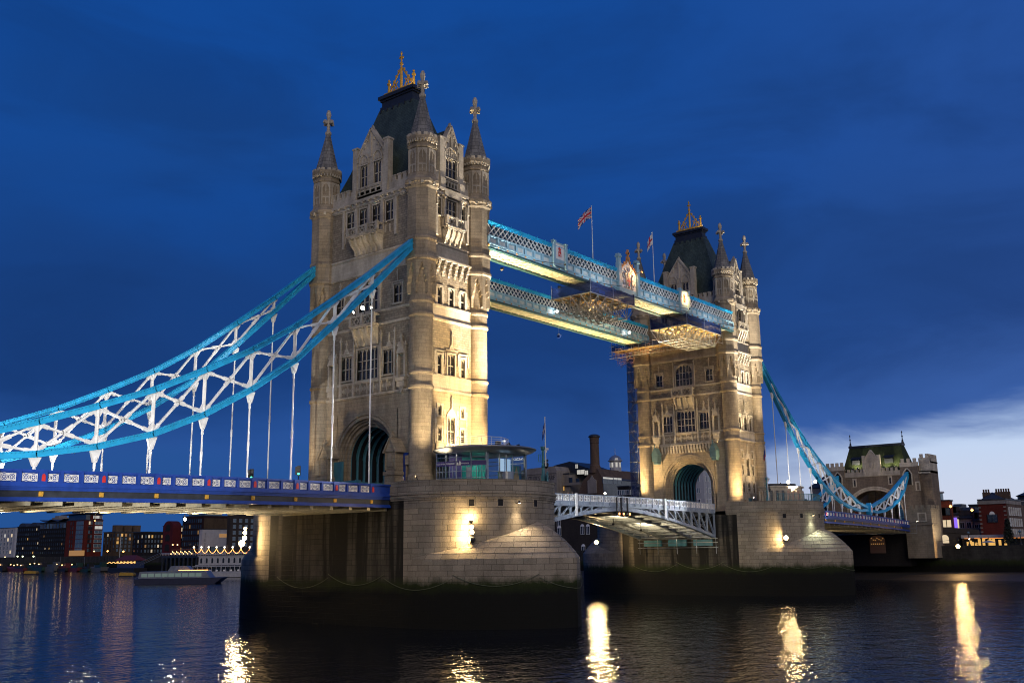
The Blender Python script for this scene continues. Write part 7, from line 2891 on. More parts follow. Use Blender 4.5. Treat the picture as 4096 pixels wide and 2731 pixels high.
# white timbered house and its neighbours, seen through and beside the arch of the far tower
b = spot(2768, 2812, 2845, 1878, 188)
t = bld('white weatherboarded house seen through the arch of the far tower', b, B_WHITE, group=MIDG, name='white_house', cat='house')
windows(t, 'X', b[0]-0.02, b[2]+0.3, b[3]-0.3, b[4]-11.5, b[4]-1, 1, 3, 1.1, 1.6, 0, M_WHITE, 21)
windows(t, 'Y', b[2]-0.02, b[0]+1, b[1]-1, b[4]-11.5, b[4]-1, 2, 3, 1.2, 1.6, 0, M_WHITE, 22)
m = MB((Vector((188, 0, 0)), Vector((0, -1, 0)), Vector((-1, 0, 0))))
m.extr([(-b[3]-0.3, b[4]), (-b[2]+0.3, b[4]), (-(b[2]+b[3])/2, b[4]+2.6)], -(b[1]-b[0]), 0.2)
m.build('gable_roof', M_SLATE, t)
b = spot(2846, 2880, 2950, 1955, 200)
t = bld('low brown brick house with white sash windows behind the far arch', b, B_STOCK, group=MIDG, name='brick_house', cat='house')
windows(t, 'X', b[0]-0.02, b[2], b[3], b[4]-5, b[4]-1, 3, 1, 1.0, 2.2, 0, M_WHITE, 23)
b = spot(2470, 2515, 2600, 1945, 184)
t = bld('low white timber balcony block left of the scaffold tower', b, B_DARK, group=MIDG, name='balcony_block')
windows(t, 'X', b[0]-0.02, b[2], b[3], 17, b[4]-0.5, 3, 4, 1.6, 1.5, 0.05, M_WHITE, 24)
windows(t, 'Y', b[2]-0.02, b[0], b[1], 17, b[4]-0.5, 4, 4, 1.8, 1.5, 0.05, M_WHITE, 25)
b = spot(2196, 2440, 2600, 2050, 182.5)
t = bld('dark brick riverside warehouse with white arched windows under the bascule span', b, B_GREY, group=MIDG, name='riverside_warehouse')
for x, y in ((2330, 2120), (2352, 2120), (2334, 2200), (2235, 2095), (2238, 2125)):
    p = at(x, y, 'X', 182.4)
    place(win_mesh(1.3, 2.6, 'X', [W_DARK, M_WHITE]), 'window', t, p-t.location)
    m = MB((Vector((182.4, 0, 0)), Vector((0, -1, 0)), Vector((-1, 0, 0))))
    m.extr([(-p.y+0.75*math.cos(PI*q/8), p.z+1.3+0.75*math.sin(PI*q/8)) for q in range(9)], 0, 0.1)
    m.build('window_arch', M_WHITE, t)

# ------------------------------------------------------------------ gatehouse at the end of the right hand span
GH = thing('gatehouse', 'battlemented stone gatehouse with a steep green slate roof at the bridge end', 'gatehouse', (178, -1, 7))
M_GRF = masonry('mossy_slate', (0.05, 0.065, 0.022), (0.035, 0.046, 0.018), (0.015, 0.018, 0.01), 0.5, 0.3, mort=0.02, weather=0.6, bump=0.3)
M_GST = masonry('gatehouse_stone', (0.20, 0.155, 0.115), (0.16, 0.125, 0.095), (0.07, 0.056, 0.044), 1.0, 0.42, weather=0.4, bump=0.5)
frG = (Vector((176, 0, 0)), Vector((0, -1, 0)), Vector((-1, 0, 0)))
m = MB(frG)
ra, zs_ = 7.4, 15.8
us = [-7.5+15*k/30 for k in range(31)]
arcz = lambda u: zs_+6.8*math.sqrt(max(0, 1-(min(7.4, abs(u))/7.4)**2))
m.above(us, arcz, 23.5, -4.0, 0.0)
hs = [(-5.15, -4.65, 23.9, 25.6), (4.3, 4.8, 24.1, 25.8)]
m.wall(-7.5, 7.5, 23.5, 26.4, hs, 0.4)
for i in range(30):
    u0_, u1_ = us[i], us[i+1]
    m.face([(u0_, 0, arcz(u0_)), (u1_, 0, arcz(u1_)), (u1_, -5, arcz(u1_)), (u0_, -5, arcz(u0_))])
m.box(-12.6, -7.4, -7, 0.35, 6, 28.2)
m.box(7.4, 12.0, -7, 0.35, 6, 28.2)
m.lathe(177.6, -12.6, [(2.6, 18.0), (2.6, 28.2)], 8, PI/8) if False else None
m.box(11.5, 14.9, -6.5, -0.6, 6, 27.0)
m.box(-7.5, 7.5, -7.0, -4.0, 23.5, 26.4)
m.build('wall', M_GST, GH)
m = MB(frG)
for k in range(24):
    a0, a1 = PI*k/24, PI*(k+1)/24
    for rr, n_ in ((7.6, 0.1), (8.2, 0.05)):
        m.bar((-rr*math.cos(a0), n_, zs_+rr*0.92*math.sin(a0)), (-rr*math.cos(a1), n_, zs_+rr*0.92*math.sin(a1)), 0.4, 0.45)
string_course(m, -12.7, 14.9, 26.5, 0.3, 0.3)
m.wall(-7.4, 7.4, 26.6, 27.5)
m.box(-7.4, 7.4, -0.5, -0.02, 26.6, 27.5)
for k in range(5):
    for s in (-1, 1):
        q = s*(2.9+1.15*k)
        if abs(q) < 7.2:
            m.box(q-0.34, q+0.34, -0.5, 0.05, 27.5, 28.3)
def merlons(u0, u1, n_, z):
    k_ = int((u1-u0)/1.2)
    for i in range(k_):
        q = u0+(u1-u0)*(i+0.5)/k_
        m.box(q-0.38, q+0.38, n_-0.5, n_+0.08, z, z+1.0)
for a, b_, n_, z in ((-12.6, -7.4, 0.35, 28.2), (7.4, 12.0, 0.35, 28.2), (12.0, 14.9, -0.6, 29.2)):
    m.box(a, b_, n_-0.55, n_+0.05, z, z+1.1)
    merlons(a, b_, n_, z+1.1)
    m.box(a, b_, -7, n_-0.2, z-0.2, z+0.2)
m.box(12.0, 14.9, -6.5, -0.6, 26.4, 29.2)
for k in range(5):
    m.box(14.4, 14.95, -6.3+1.2*k, -5.6+1.2*k, 30.3, 31.2)
m.box(14.4, 14.9, -6.5, -0.6, 29.2, 30.3)
m.build('parapet', M_PORT, GH)
for a, b_, c, d_ in hs:
    window(GH, frG, a, b_, c, d_, 1, 0, trim=M_PORT, sw=0.3)
window(GH, (Vector((175.65, 0, 0)), frG[1], frG[2]), 11.6-0.3, 11.6+0.3, 22.2, 24.0, 1, 0, sw=0.3)
# gable with carved arms
m = MB(frG)
m.box(-1.9, 1.9, -0.6, 0.25, 26.6, 30.2)
m.extr([(-1.9, 30.2), (1.9, 30.2), (0, 33.0)], -0.6, 0.25)
for s in (-1, 1):
    m.box(s*2.0-0.35, s*2.0+0.35, -0.6, 0.4, 26.6, 31.8)
    m.bar((s*2.0, -0.1, 30.3), (0, -0.1, 33.2), 0.9, 0.25)
for k in range(20):
    an = 2*PI*k/20
    m.box(0.85*math.cos(an)-0.16, 0.85*math.cos(an)+0.16, 0.25, 0.38, 29.4+1.1*math.sin(an)-0.2, 29.4+1.1*math.sin(an)+0.2)
m.extr([(-0.5, 29.9), (0.5, 29.9), (0.5, 29.2), (0, 28.6), (-0.5, 29.2)], 0.25, 0.42)
m.build('gable', M_PORT, GH)
# chain saddles: pointed recess with the blue chain end
for y in (-9.23, 9.23):
    m = MB(frG)
    m.extr([(-y-0.9, 23.5), (-y+0.9, 23.5), (-y+0.9, 26.3), (-y+0.5, 27.0), (-y, 27.5), (-y-0.5, 27.0), (-y-0.9, 26.3)], 0.3, 0.40)
    c = m.build('saddle_recess', M_VOID, GH)
    m = MB(frG)
    pts = [(-1.1, 23.4), (-1.1, 26.3), (-0.6, 27.2), (0, 27.8), (0.6, 27.2), (1.1, 26.3), (1.1, 23.4)]
    for p, q in zip(pts[:-1], pts[1:]):
        m.bar((-y+p[0], 0.42, p[1]), (-y+q[0], 0.42, q[1]), 0.35, 0.3, (0, 1, 0))
    m.build('saddle_hood', M_PORT, c)
m = MB()
rz0, rz1 = 27.2, 34.4
q0 = [(176.6, -8.6), (176.6, 8.4), (186, 8.4), (186, -8.6)]
q1 = [(179.6, -7.0), (179.6, 6.9), (182.0, 6.9), (182.0, -7.0)]
for i in range(4):
    j = (i+1) % 4
    m.face([(*q0[i], rz0), (*q0[j], rz0), (*q1[j], rz1), (*q1[i], rz1)])
m.face([(*p, rz1) for p in q1])
rf = m.build('roof', M_GRF, GH)
m = MB()
m.box(179.4, 182.2, -7.2, 7.1, 34.3, 34.9)
for y in (-7.1, 7.0):
    m.lathe(180.8, y, [(0.45, 34.8), (0.25, 35.4), (0.3, 35.6), (0.14, 35.8), (0.12, 36.6), (0.3, 36.7), (0.1, 36.9), (0.08, 37.6), (0.22, 37.7), (0.02, 38.2)], 8)
m.build('ridge_crest', M_LEAD, rf)
for y in (4.6, -4.2):
    m = MB()
    m.box(177.2, 179.6, y-1.1, y+1.1, 29.6, 30.8)
    m.face([(176.8, y-1.4, 31.0), (176.8, y+1.4, 31.0), (179.8, y+1.4, 32.4), (179.8, y-1.4, 32.4)])
    m.build('dormer', M_LEAD, rf)
# what is seen through the arch: the inner building with its tall blue window
m = MB()
m.box(187.5, 192, -10.5, 10.5, 7, 24.5)
m.box(176.5, 187.5, -9.6, -8.2, 7, 23.5)
m.box(176.5, 187.5, 8.2, 9.6, 7, 23.5)
m.box(186.6, 187.5, -1.8, -0.6, 7, 23)
m.box(186.6, 187.5, 3.4, 4.4, 7, 23)
m.build('inner_wall', M_GST, GH)
m = MB()
for y0_, y1_ in ((-7.4, -2.6),):
    m.box(187.3, 187.45, y0_, y1_, 12, 21)
ww = m.build('tall_window', plain('sky_blue_glass', (0.10, 0.34, 0.62), 0.2), GH)
m = MB()
for k in range(4):
    m.box(187.2, 187.35, -7.4+1.6*k-0.06, -7.4+1.6*k+0.06, 12, 21)
for z in (14, 16, 18, 20):
    m.box(187.2, 187.35, -7.4, -2.6, z-0.06, z+0.06)
m.build('glazing_bars', M_BLACK, ww)
m = MB()
for y in (1.4, 6.2):
    m.box(187.3, 187.45, y-0.4, y+0.4, 17, 19.5)
m.build('window', M_WIN, GH)
# lower buttress block with the floodlit flank
m = MB()
m.box(171.5, 179, -15.4, -10.6, 5, 17.0)
m.box(171.4, 179.1, -15.5, -10.5, 17.0, 17.3)
m.box(171.3, 179.1, -15.6, -10.4, 13.1, 13.4)
m.box(171.5, 176, -10.6, -8.9, 5, 17.0)
for k in range(4):
    m.box(171.4, 171.9, -15.3+1.4*k, -14.5+1.4*k, 17.3, 18.1)
    m.box(171.9+1.9*k, 172.9+1.9*k, -15.5, -15.0, 17.3, 18.1)
m.build('buttress', masonry('abutment_stone', (0.26, 0.22, 0.165), (0.21, 0.18, 0.14), (0.10, 0.085, 0.065), 1.2, 0.5, weather=0.35, bump=0.5), GH)
window(GH, (Vector((171.5, 0, 0)), frG[1], frG[2]), 12.4, 13.9, 14.2, 15.9, 2, 1, trim=M_PORT, sw=0.35)
# the dark cellar front below the deck, with a lit arched doorway
m = MB()
m.box(173.0, 177.5, -8.9, 12.0, 3.0, 12.6)
m.build('undercroft_wall', B_DARK, GH)
m = MB((Vector((172.95, 0, 0)), Vector((0, -1, 0)), Vector((-1, 0, 0))))
pA = at(3510, 2175, 'X', 172.9)
m.extr([(-pA.y-2.0, pA.z-2.3), (-pA.y+2.0, pA.z-2.3), (-pA.y+2.0, pA.z+1.0)] + [(-pA.y+2.0*math.cos(PI*q/10), pA.z+1.0+1.2*math.sin(PI*q/10)) for q in range(1, 10)] + [(-pA.y-2.0, pA.z+1.0)], 0, 0.05)
dr = m.build('lit_doorway', glow_mat('doorway_glow', (1.0, 0.30, 0.05), 0.012), GH)
m = MB((Vector((172.9, 0, 0)), Vector((0, -1, 0)), Vector((-1, 0, 0))))
for k in range(14):
    m.box(-pA.y-1.5+3*rs.random()-0.1, 0, 0, 0, 0, 0) if False else None
    q, z = -pA.y-1.5+(k % 7)*0.5, pA.z+(0.0 if k < 7 else 1.1+0.3*math.sin(k*2.0))
    m.box(q-0.07, q+0.07, 0.02, 0.06, z, z+0.14)
m.build('doorway_lamp', glow_mat('doorway_bulb', (1.0, 0.5, 0.15), 1.2), dr)['kind'] = 'stuff'
m = MB()
for z in (11.1, 12.3):
    m.bar((170, -12, z), (170, 13, z), 0.12, 0.12)
for k in range(9):
    m.bar((170, -12+3.1*k, 11.1), (170, -12+3.1*k, 13.2), 0.09, 0.09)
tag(m.build('maintenance_gantry', M_STEEL), 'thin steel maintenance gantry hung below the right hand deck', 'gantry')

# ------------------------------------------------------------------ buildings and quay at the right
ZE = lambda x: 3500+x*596/1869
VE = lambda y: 1900+y*596/1869
RG = 'buildings on the right bank'
b = spot(ZE(690), ZE(800), ZE(830), VE(225), 215)
t = thing('glass_drum', 'round glass-topped tower block peeping over the gatehouse shoulder', 'building', (215, b[2], 7.6), RG)
m = MB()
m.lathe(216, b[2]+3.3, [(4.0, 8), (4.0, b[4]), (4.4, b[4]+0.1), (4.4, b[4]+0.5), (2.4, b[4]+0.6), (2.4, b[4]+5)], 20)
m.build('wall', B_WHITE, t)
m = MB()
m.lathe(216, b[2]+3.3, [(4.05, b[4]-4.6), (4.05, b[4]-0.1)], 20, cap=False)
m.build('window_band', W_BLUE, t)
b = spot(ZE(720), ZE(928), ZE(945), VE(322), 200)
t = bld('red brick office block just right of the gatehouse', b, bm('orange_brick', (0.23, 0.062, 0.035), (0.19, 0.052, 0.03)), group=RG, name='office_building')
windows(t, 'X', b[0]-0.02, b[2]+0.5, b[3], b[4]-11, b[4]-1.2, 3, 3, 2.4, 2.0, 0.25, M_BLACK, 31)
sh = [(945, 1045, 500, 'narrow shop lit violet in the row right of the office block', (0.26, 0.22, 0.30)), (1045, 1215, 545, 'cream fronted shop with tall windows in the terrace', (0.42, 0.36, 0.30)), (1215, 1322, 575, 'small grey shop with a lit doorway next to the red pub', (0.28, 0.24, 0.22))]
for i, (xa, xb, yt, lab, colr) in enumerate(sh):
    b = spot(ZE(xa), ZE(xb), ZE(xb)+4, VE(yt), 203)
    t = bld(lab, b, bm('shop_front_%s' % 'abc'[i], colr, colr, 2, 1), group=RG, name='shop', cat='shop')
    windows(t, 'X', b[0]-0.02, b[2], b[3], 12.2, b[4]-0.5, max(2, int((b[3]-b[2])/1.9)), 1, 1.1, b[4]-13.5, 0.35, M_WHITE, 33+i)
    m = MB()
    m.face([(203, b[2], b[4]+0.3), (203, b[3], b[4]+0.3), (207, b[3], b[4]+3.2), (207, b[2], b[4]+3.2)])
    m.box(207, 212, b[2], b[3], b[4], b[4]+3.2)
    for k in range(2):
        yy = b[2]+(b[3]-b[2])*(0.28+0.45*k)
        m.box(203.6, 206, yy-0.9, yy+0.9, b[4]+0.7, b[4]+2.4)
    m.build('mansard', M_SLATE, t)
    if i == 0:
        m = MB()
        m.box(202.8, 202.9, b[2]+0.4, b[3]-0.4, 12.4, 15.5)
        m.build('violet_sign', glow_mat('violet_glow', (0.30, 0.16, 1.0), 1.0), t)
b = spot(ZE(1290), ZE(1630), ZE(1815), VE(305), 192)
t = bld('red brick pub building with an arched white window and chimneys', b, bm('dark_red_brick', (0.13, 0.02, 0.014), (0.11, 0.018, 0.012)), group=RG, name='corner_building')
m = MB()
m.box(b[0]-0.25, b[1], b[2]-0.25, b[3]+0.2, b[4]-1.0, b[4]-0.1)
m.build('cornice', B_PALE, t)
p = at(ZE(1475), VE(540), 'X', 191.9)
place(win_mesh(2.4, 2.0, 'X', [W_DARK, M_WHITE]), 'window', t, p-t.location)
m = MB(((Vector((191.9, 0, 0))), Vector((0, -1, 0)), Vector((-1, 0, 0))))
m.extr([(-p.y+0.7*math.cos(PI*q/8), p.z+0.9+0.9*math.sin(PI*q/8)) for q in range(9)], 0, 0.1)
m.build('window_arch', M_WHITE, t)
m = MB()
for k in range(11):
    for y in (b[2], b[3]-0.5):
        m.box(b[0]-0.08, b[0], y, y+0.6, 8+k*1.05, 8.35+k*1.05)
m.build('quoin', B_PALE, t)['kind'] = 'stuff'
m = MB()
m.box(b[0]-0.02+0.4, b[1]+6, b[2]-0.15, b[2]-0.03, 8, b[4]-1)
m.build('flank_wall', B_STOCK, t)
windows(t, 'Y', b[2]-0.2, b[0]+1, b[0]+(b[1]-b[0])*0.95, 9.5, b[4]-1.5, 6, 3, 1.2, 2.0, 0, M_WHITE, 37)
m = MB()
m.face([(b[0]+1, b[2], b[4]), (b[1], b[2], b[4]), (b[1], b[2]+4, b[4]+2.2), (b[0]+4, b[2]+4, b[4]+2.2)])
m.face([(b[0]+1, b[2], b[4]), (b[0]+4, b[2]+4, b[4]+2.2), (b[0]+4, b[3]-3, b[4]+2.2), (b[0]+1, b[3], b[4])])
m.build('hipped_roof', M_SLATE, t)
for k, (yy, n_) in enumerate(((b[2]+5.2, 3), (b[2]+1.2, 6))):
    m = MB()
    m.box(b[0]+3, b[0]+4, yy-0.3*n_, yy+0.3*n_, b[4]+0.3, b[4]+2.2)
    for j in range(n_):
        m.box(b[0]+3.3, b[0]+3.7, yy-0.3*n_+0.6*j+0.12, yy-0.3*n_+0.6*j+0.48, b[4]+2.2, b[4]+3.0)
    m.build('chimney', B_STOCK, t)
b = spot(ZE(975), ZE(1310), ZE(1330), VE(410), 225)
bld('dark slate roofed block behind the shop terrace', (b[0], b[1]+8, b[2], b[3], b[4]), M_SLATE, group=RG, name='rear_building')
b = spot(ZE(1175), ZE(1300), ZE(1310), VE(375), 240)
bld('plain grey block rising behind the slate roofs', (b[0], b[1]+8, b[2], b[3], b[4]), B_GREY, group=RG, name='grey_block')
b = spot(ZE(1750), ZE(1900), ZE(1930), VE(310), 215)
t = bld('pale glazed building at the right edge behind the pub', (b[0], b[1]+12, b[2], b[3], b[4]), B_WHITE, group=RG, name='glass_building')
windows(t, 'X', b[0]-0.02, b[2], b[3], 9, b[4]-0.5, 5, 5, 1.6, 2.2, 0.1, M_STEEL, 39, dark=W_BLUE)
p = at(ZE(1862), VE(270), 'X', 225)
T_ = thing('church_spire', 'black church spire cut off by the right edge', 'spire', (225, p.y-1.5, 8), None)
m = MB()
m.lathe(225, p.y-1.8, [(3.4, 8), (3.4, p.z), (3.9, p.z+0.3), (1.6, p.z+1.2), (1.2, p.z+3.2), (0.9, p.z+4.0), (1.1, p.z+5.2), (0.4, p.z+6.5), (0.1, p.z+9)], 8)
m.build('steeple', M_LEAD, T_)
# viaduct parapet running from the gatehouse
v0, v1 = at(ZE(805), VE(640), 'X', 181), at(ZE(1305), VE(680), 'X', 190)
m = MB()
m.face([(180, v0.y+1, 7), (190, v1.y, 7), (190, v1.y, v1.z), (180, v0.y+1, v0.z)])
m.face([(180, v0.y+1, v0.z), (190, v1.y, v1.z), (191, v1.y, v1.z), (181, v0.y+1, v0.z)])
m.bar((179.9, v0.y+1, v0.z-1.2), (189.9, v1.y, v1.z-1.2), 0.3, 0.3)
vd = tag(m.build('approach_viaduct', B_GREY), 'stone parapet wall of the approach road right of the gatehouse', 'viaduct')
m = MB((Vector((180.6, 0, 0)), Vector((0, -1, 0)), Vector((-1, 0, 0))))
p = at(ZE(878), VE(800), 'X', 180.6)
m.extr([(-p.y-0.95, p.z-1.0), (-p.y+0.95, p.z-1.0), (-p.y+0.95, p.z+0.2)] + [(-p.y+0.95*math.cos(PI*q/8), p.z+0.2+0.9*math.sin(PI*q/8)) for q in range(1, 8)] + [(-p.y-0.95, p.z+0.2)], 0, 0.06)
m.build('lit_arch_window', W_LITS[1], vd)
# low slate roofed pub between the far pier cabin and the gatehouse
b = spot(3240, 3440, 3470, 1945, 181)
t = bld('low building with a hipped slate roof and dark red panels left of the gatehouse', b, B_PALE, group=RG, name='low_building')
windows(t, 'X', b[0]-0.02, b[2]+0.5, b[3], 12.5, b[4]-0.8, 6, 1, 1.7, 2.2, 0, M_BLACK, 41, dark=plain('maroon_panel', (0.16, 0.03, 0.02), 0.6))
m = MB()
yr0, yr1 = at(3330, 1880, 'X', 186).y, at(3460, 1880, 'X', 186).y
zr_ = at(3340, 1878, 'X', 186).z
m.face([(b[0]-0.4, b[3]+0.4, b[4]+0.3), (b[0]-0.4, b[2]-0.4, b[4]+0.3), (186, yr1, zr_), (186, yr0, zr_)])
m.face([(b[0]-0.4, b[3]+0.4, b[4]+0.3), (186, yr0, zr_), (194, b[3]+0.4, b[4]+0.3)])
m.face([(b[0]-0.4, b[2]-0.4, b[4]+0.3), (194, b[2]-0.4, b[4]+0.3), (186, yr1, zr_)])
m.build('hipped_roof', M_SLATE, t)
# cafe terrace
c0, c1 = at(ZE(1085), VE(765), 'X', 184), at(ZE(2050), VE(775), 'X', 184)
T_ = thing('cafe_pavilion', 'long low cafe with a pale fascia and a glowing orange strip', 'cafe', (186, (c0.y+c1.y)/2, 7.6))
m = MB()
m.box(183.5, 192, c1.y, c0.y, 9.75, 10.55)
m.build('fascia', B_WHITE, T_)
m = MB()
m.box(184.5, 192, c1.y, c0.y, 7.6, 9.75)
m.build('wall', W_DARK, T_)
m = MB()
rs = random.Random(8)
y = c0.y-0.8
while y > c1.y+1:
    L_ = 1.0+rs.random()*2.4
    m.box(183.4, 183.5, y-L_, y, 9.62, 9.72)
    y -= L_+0.15+rs.random()*0.7
m.build('light_strip', glow_mat('cafe_strip', (1.0, 0.33, 0.06), 1.5), T_)
m = MB()
for k in range(16):
    y = c0.y-1-rs.random()*(c0.y-c1.y-2)
    m.box(184.3, 184.45, y-0.3, y+0.3, 7.9, 8.6+rs.random())
m.build('lit_window', W_LITS[0], T_)['kind'] = 'stuff'
p = at(ZE(1420), VE(830), 'X', 180.5)
T_ = thing('parasol', 'white cafe parasol on the quay before the long cafe', 'parasol', (180.5, p.y, 7.6))
m = MB()
m.lathe(180.5, p.y, [(1.75, p.z-0.25), (0.9, p.z+0.1), (0.03, p.z+0.32)], 8)
m.build('canopy', B_WHITE, T_)
m = MB()
m.tube([(180.5, p.y, 7.6), (180.5, p.y, p.z)], 0.05, 6)
m.build('pole', M_STEEL, T_)
for i, (x, y) in enumerate(((1170, 722), (1815, 705))):
    p = at(ZE(x), VE(y), 'X', 178.6)
    T_ = thing('globe_lamp', ('unlit globe lamp post on the right quay beside the quay floodlight', 'unlit globe lamp post at the right edge beside the dark tree')[i], 'street lamp', (178.6, p.y, 7.6), 'globe lamp posts on the right quay')
    m = MB()
    m.lathe(178.6, p.y, [(0.32, 7.6), (0.3, 8.2), (0.14, 8.4), (0.09, 10), (0.12, p.z-0.35), (0.2, p.z-0.28)], 8)
    m.build('post', M_BLACK, T_)
    m = MB()
    m.lathe(178.6, p.y, [(0.12, p.z-0.3), (0.3, p.z-0.18), (0.36, p.z), (0.26, p.z+0.24), (0.03, p.z+0.36)], 12)
    m.build('globe', W_BLUE, T_)
# tree on the quay
p = at(ZE(1690), VE(885), 'X', 181.5)
T_ = thing('conifer_tree', 'dark bushy evergreen tree standing before the cafe on the right quay', 'tree', (181.5, p.y, 7.6))
m = MB()
m.tube([(181.5, p.y, 7.5), (181.5, p.y+0.1, 10), (181.5, p.y, 13.6)], 0.18, 7, 0.03)
rs = random.Random(4)
for k in range(40):
    z = 8.6+5.2*rs.random()
    a = rs.random()*2*PI
    r_ = 0.4+1.9*(1-(z-8.3)/6.2)
    m.tube([(181.5, p.y, z), (181.5+r_*math.cos(a), p.y+r_*math.sin(a), z-0.1+0.3*rs.random())], 0.035, 4, 0.01)
m.build('trunk', plain('bark', (0.03, 0.022, 0.016), 0.9), T_)
m = MB()
for k in range(5200):
    z = 8.5+5.9*rs.random()**1.15
    rm = 2.35*(1-(z-8.2)/6.9)**0.8
    a = rs.random()*2*PI
    cl_ = 0.62+0.38*math.sin(a*5+z*3.1)*math.sin(z*2.3+a)
    r_ = rm*cl_*rs.random()**0.45
    c = Vector((181.5+r_*math.cos(a), p.y+r_*math.sin(a), z-0.12*r_))
    e = Vector((rs.uniform(-1, 1), rs.uniform(-1, 1), rs.uniform(-0.6, 0.6))).normalized()
    f = e.cross(Vector((rs.uniform(-1, 1), rs.uniform(-1, 1), rs.uniform(-1, 1)))).normalized()
    s_ = 0.11+0.1*rs.random()
    m.face([c-e*s_, c+f*s_*0.4, c+e*s_, c-f*s_*0.4], raw=True)
m.build('crown', plain('dark_needles', (0.016, 0.026, 0.018), 0.8, var=0.5), T_)

# ================================================================== the lamps that light the bridge
def hit(u, v, x0):
    """where a sight line meets the round end of a pier"""
    d = ray(u, v)
    ox, oy = CAM.x-x0, CAM.y+12
    A_, B_, C_ = d.x**2+d.y**2, ox*d.x+oy*d.y, ox*ox+oy*oy-10.67**2
    t = (-B_-math.sqrt(max(0, B_*B_-A_*C_)))/A_
    return CAM+d*t
WARM = (1.0, 0.70, 0.33)
SOFTWARM = (1.0, 0.78, 0.50)
COOL = (1.0, 0.97, 0.92)
ZP = lambda x: 1500+x*0.44643
VP = lambda y: 1850+y*0.44643
CL = 'cluster of floodlights on the near pier wall'
def wall_lamp(u, v, x0, out, up_, label, size, power, col=WARM, angle=100, group=None, halo=0.0, lens=None, side_=0.0):
    h = hit(u, v, x0)
    n = Vector((h.x-x0, h.y+12, 0)).normalized()
    tg = Vector((-n.y, n.x, 0))
    loc = h + n*out
    if halo >= 500:
        return floodlight(loc, loc + n + Vector((0, 0, up_*0.25-0.1)) + tg*side_, label, size, col, power, 170, 0.5, lens, group, mount=h, halo=halo, radius=0.35, spill=(-tg*0.35+n*0.35, (-tg*1.0-n*0.45)))
    return floodlight(loc, loc + n*0.12 + Vector((0, 0, up_)) + tg*side_, label, size, col, power, angle, 1.0, lens, group, mount=h, halo=halo, radius=0.3)
# near pier: column of four lamps, and a small one over the hood
wall_lamp(ZP(858), VP(518), 0, 0.55, 1.0, 'topmost floodlight of the bright column on the near pier', 0.24, 0, group=CL, halo=420)
wall_lamp(ZP(862), VP(575), 0, 0.6, 0.2, 'second floodlight of the bright column on the near pier', 0.26, 500, group=CL, halo=620)
wall_lamp(ZP(866), VP(622), 0, 0.6, -0.3, 'third floodlight of the bright column on the near pier', 0.26, 500, group=CL, halo=620)
wall_lamp(ZP(846), VP(690), 0, 0.7, 0.0, 'large lowest floodlight of the bright column, just above the hood', 0.42, 0, group=CL, halo=420, side_=-0.5)
wall_lamp(ZP(1262), VP(362), 0, 0.7, -1.0, 'small lamp over the pointed hood of the near pier', 0.16, 1700, SOFTWARM, 96, halo=40)
# left end of the near pier: bright cluster seen edge on
for k, (v, pw) in enumerate(((2113, 900), (2130, 900), (2150, 1300), (2172, 1900))):
    p = at((999, 997, 996, 985)[k], v, 'X', -10.9)
    y = p.y+0.4
    floodlight((-11.3, y, p.z), (-14, y-3.5, p.z+(1.6, 0.5, -0.3, 0)[k]), ('top lamp of the blazing cluster at the left end of the near pier', 'second lamp down of the cluster at the left end of the near pier', 'third lamp down of the cluster at the left end of the near pier', 'lowest and largest lamp of the cluster at the left end of the near pier')[k], (0.22, 0.26, 0.3, 0.42)[k], WARM, pw, 165, 0.4, L_BLAZE, 'lamps at the left end of the near pier', mount=(-10.6, y, p.z), radius=0.3)
# far pier
wall_lamp(2200+1765*.5315, 1850+565*.5315, 82.3, 0.7, 0.3, 'single bright floodlight low on the round end of the far pier', 0.42, 1300, halo=1300, lens=L_BLAZE)
wall_lamp(2200+1958*.5315, 1850+397*.5315, 82.3, 0.7, -1.0, 'small white lamp over the pointed hood of the far pier', 0.18, 1900, (0.9, 1.0, 0.75), 96, halo=40)
p = at(2385, 2168, 'Y', 16.0)
floodlight((p.x, 16.0, p.z), (p.x-6, 8, p.z+0.3), 'blazing floodlight on the far pier beyond the bascule span', 0.42, WARM, 6500, 165, 0.4, L_BLAZE, mount=(p.x+1.2, 15.4, p.z), radius=0.35)
# T1 floods on the pavilion roof
PF = 'floodlights on the pavilion roof'
for (u, v), lab, pw, aim, an in (((1990, 1773), 'dark floodlight on the pavilion roof nearest the railing', 22000, (2.0, -9.5, 21), 90),
                                 ((2030, 1778), 'middle floodlight on the pavilion roof', 40000, (0.8, -9.5, 29), 64),
                                 ((2068, 1780), 'large round floodlight at the right of the pavilion roof', 52000, (1.5, -9.5, 38), 40)):
    p = at(u, v, 'Y', -16.6)
    floodlight((p.x, -16.6, 20.85), aim, lab, 0.36, WARM, pw, an, 1.0, L_WHITE, PF, mount=(p.x, -16.6, 20.2))
# upper storeys: unseen uplights put behind the pier parapets
floodlight((7.0, -17.0, 15.5), (0, -9.5, 60), 'uplight on the right of the near pier, aimed at the tower gable', 0.3, (1.0, 0.93, 0.82), 170000, 36, 0.8, L_WHITE, 'uplights on the piers', mount=(7.0, -17.0, 14.9))
floodlight((-8.0, -15.4, 15.5), (-5.3, -2, 50), 'uplight by the parapet at the left of the near pier', 0.3, (1.0, 0.78, 0.48), 20000, 60, 0.9, L_WARM, 'uplights on the piers', mount=(-8.0, -15.4, 14.9))
floodlight((-10.2, 11.5, 15.6), (-5.5, 3, 36), 'uplight behind the roadway, left of the near tower', 0.3, WARM, 9000, 70, 0.9, L_WARM, 'uplights on the piers', mount=(-10.2, 11.5, 14.7))
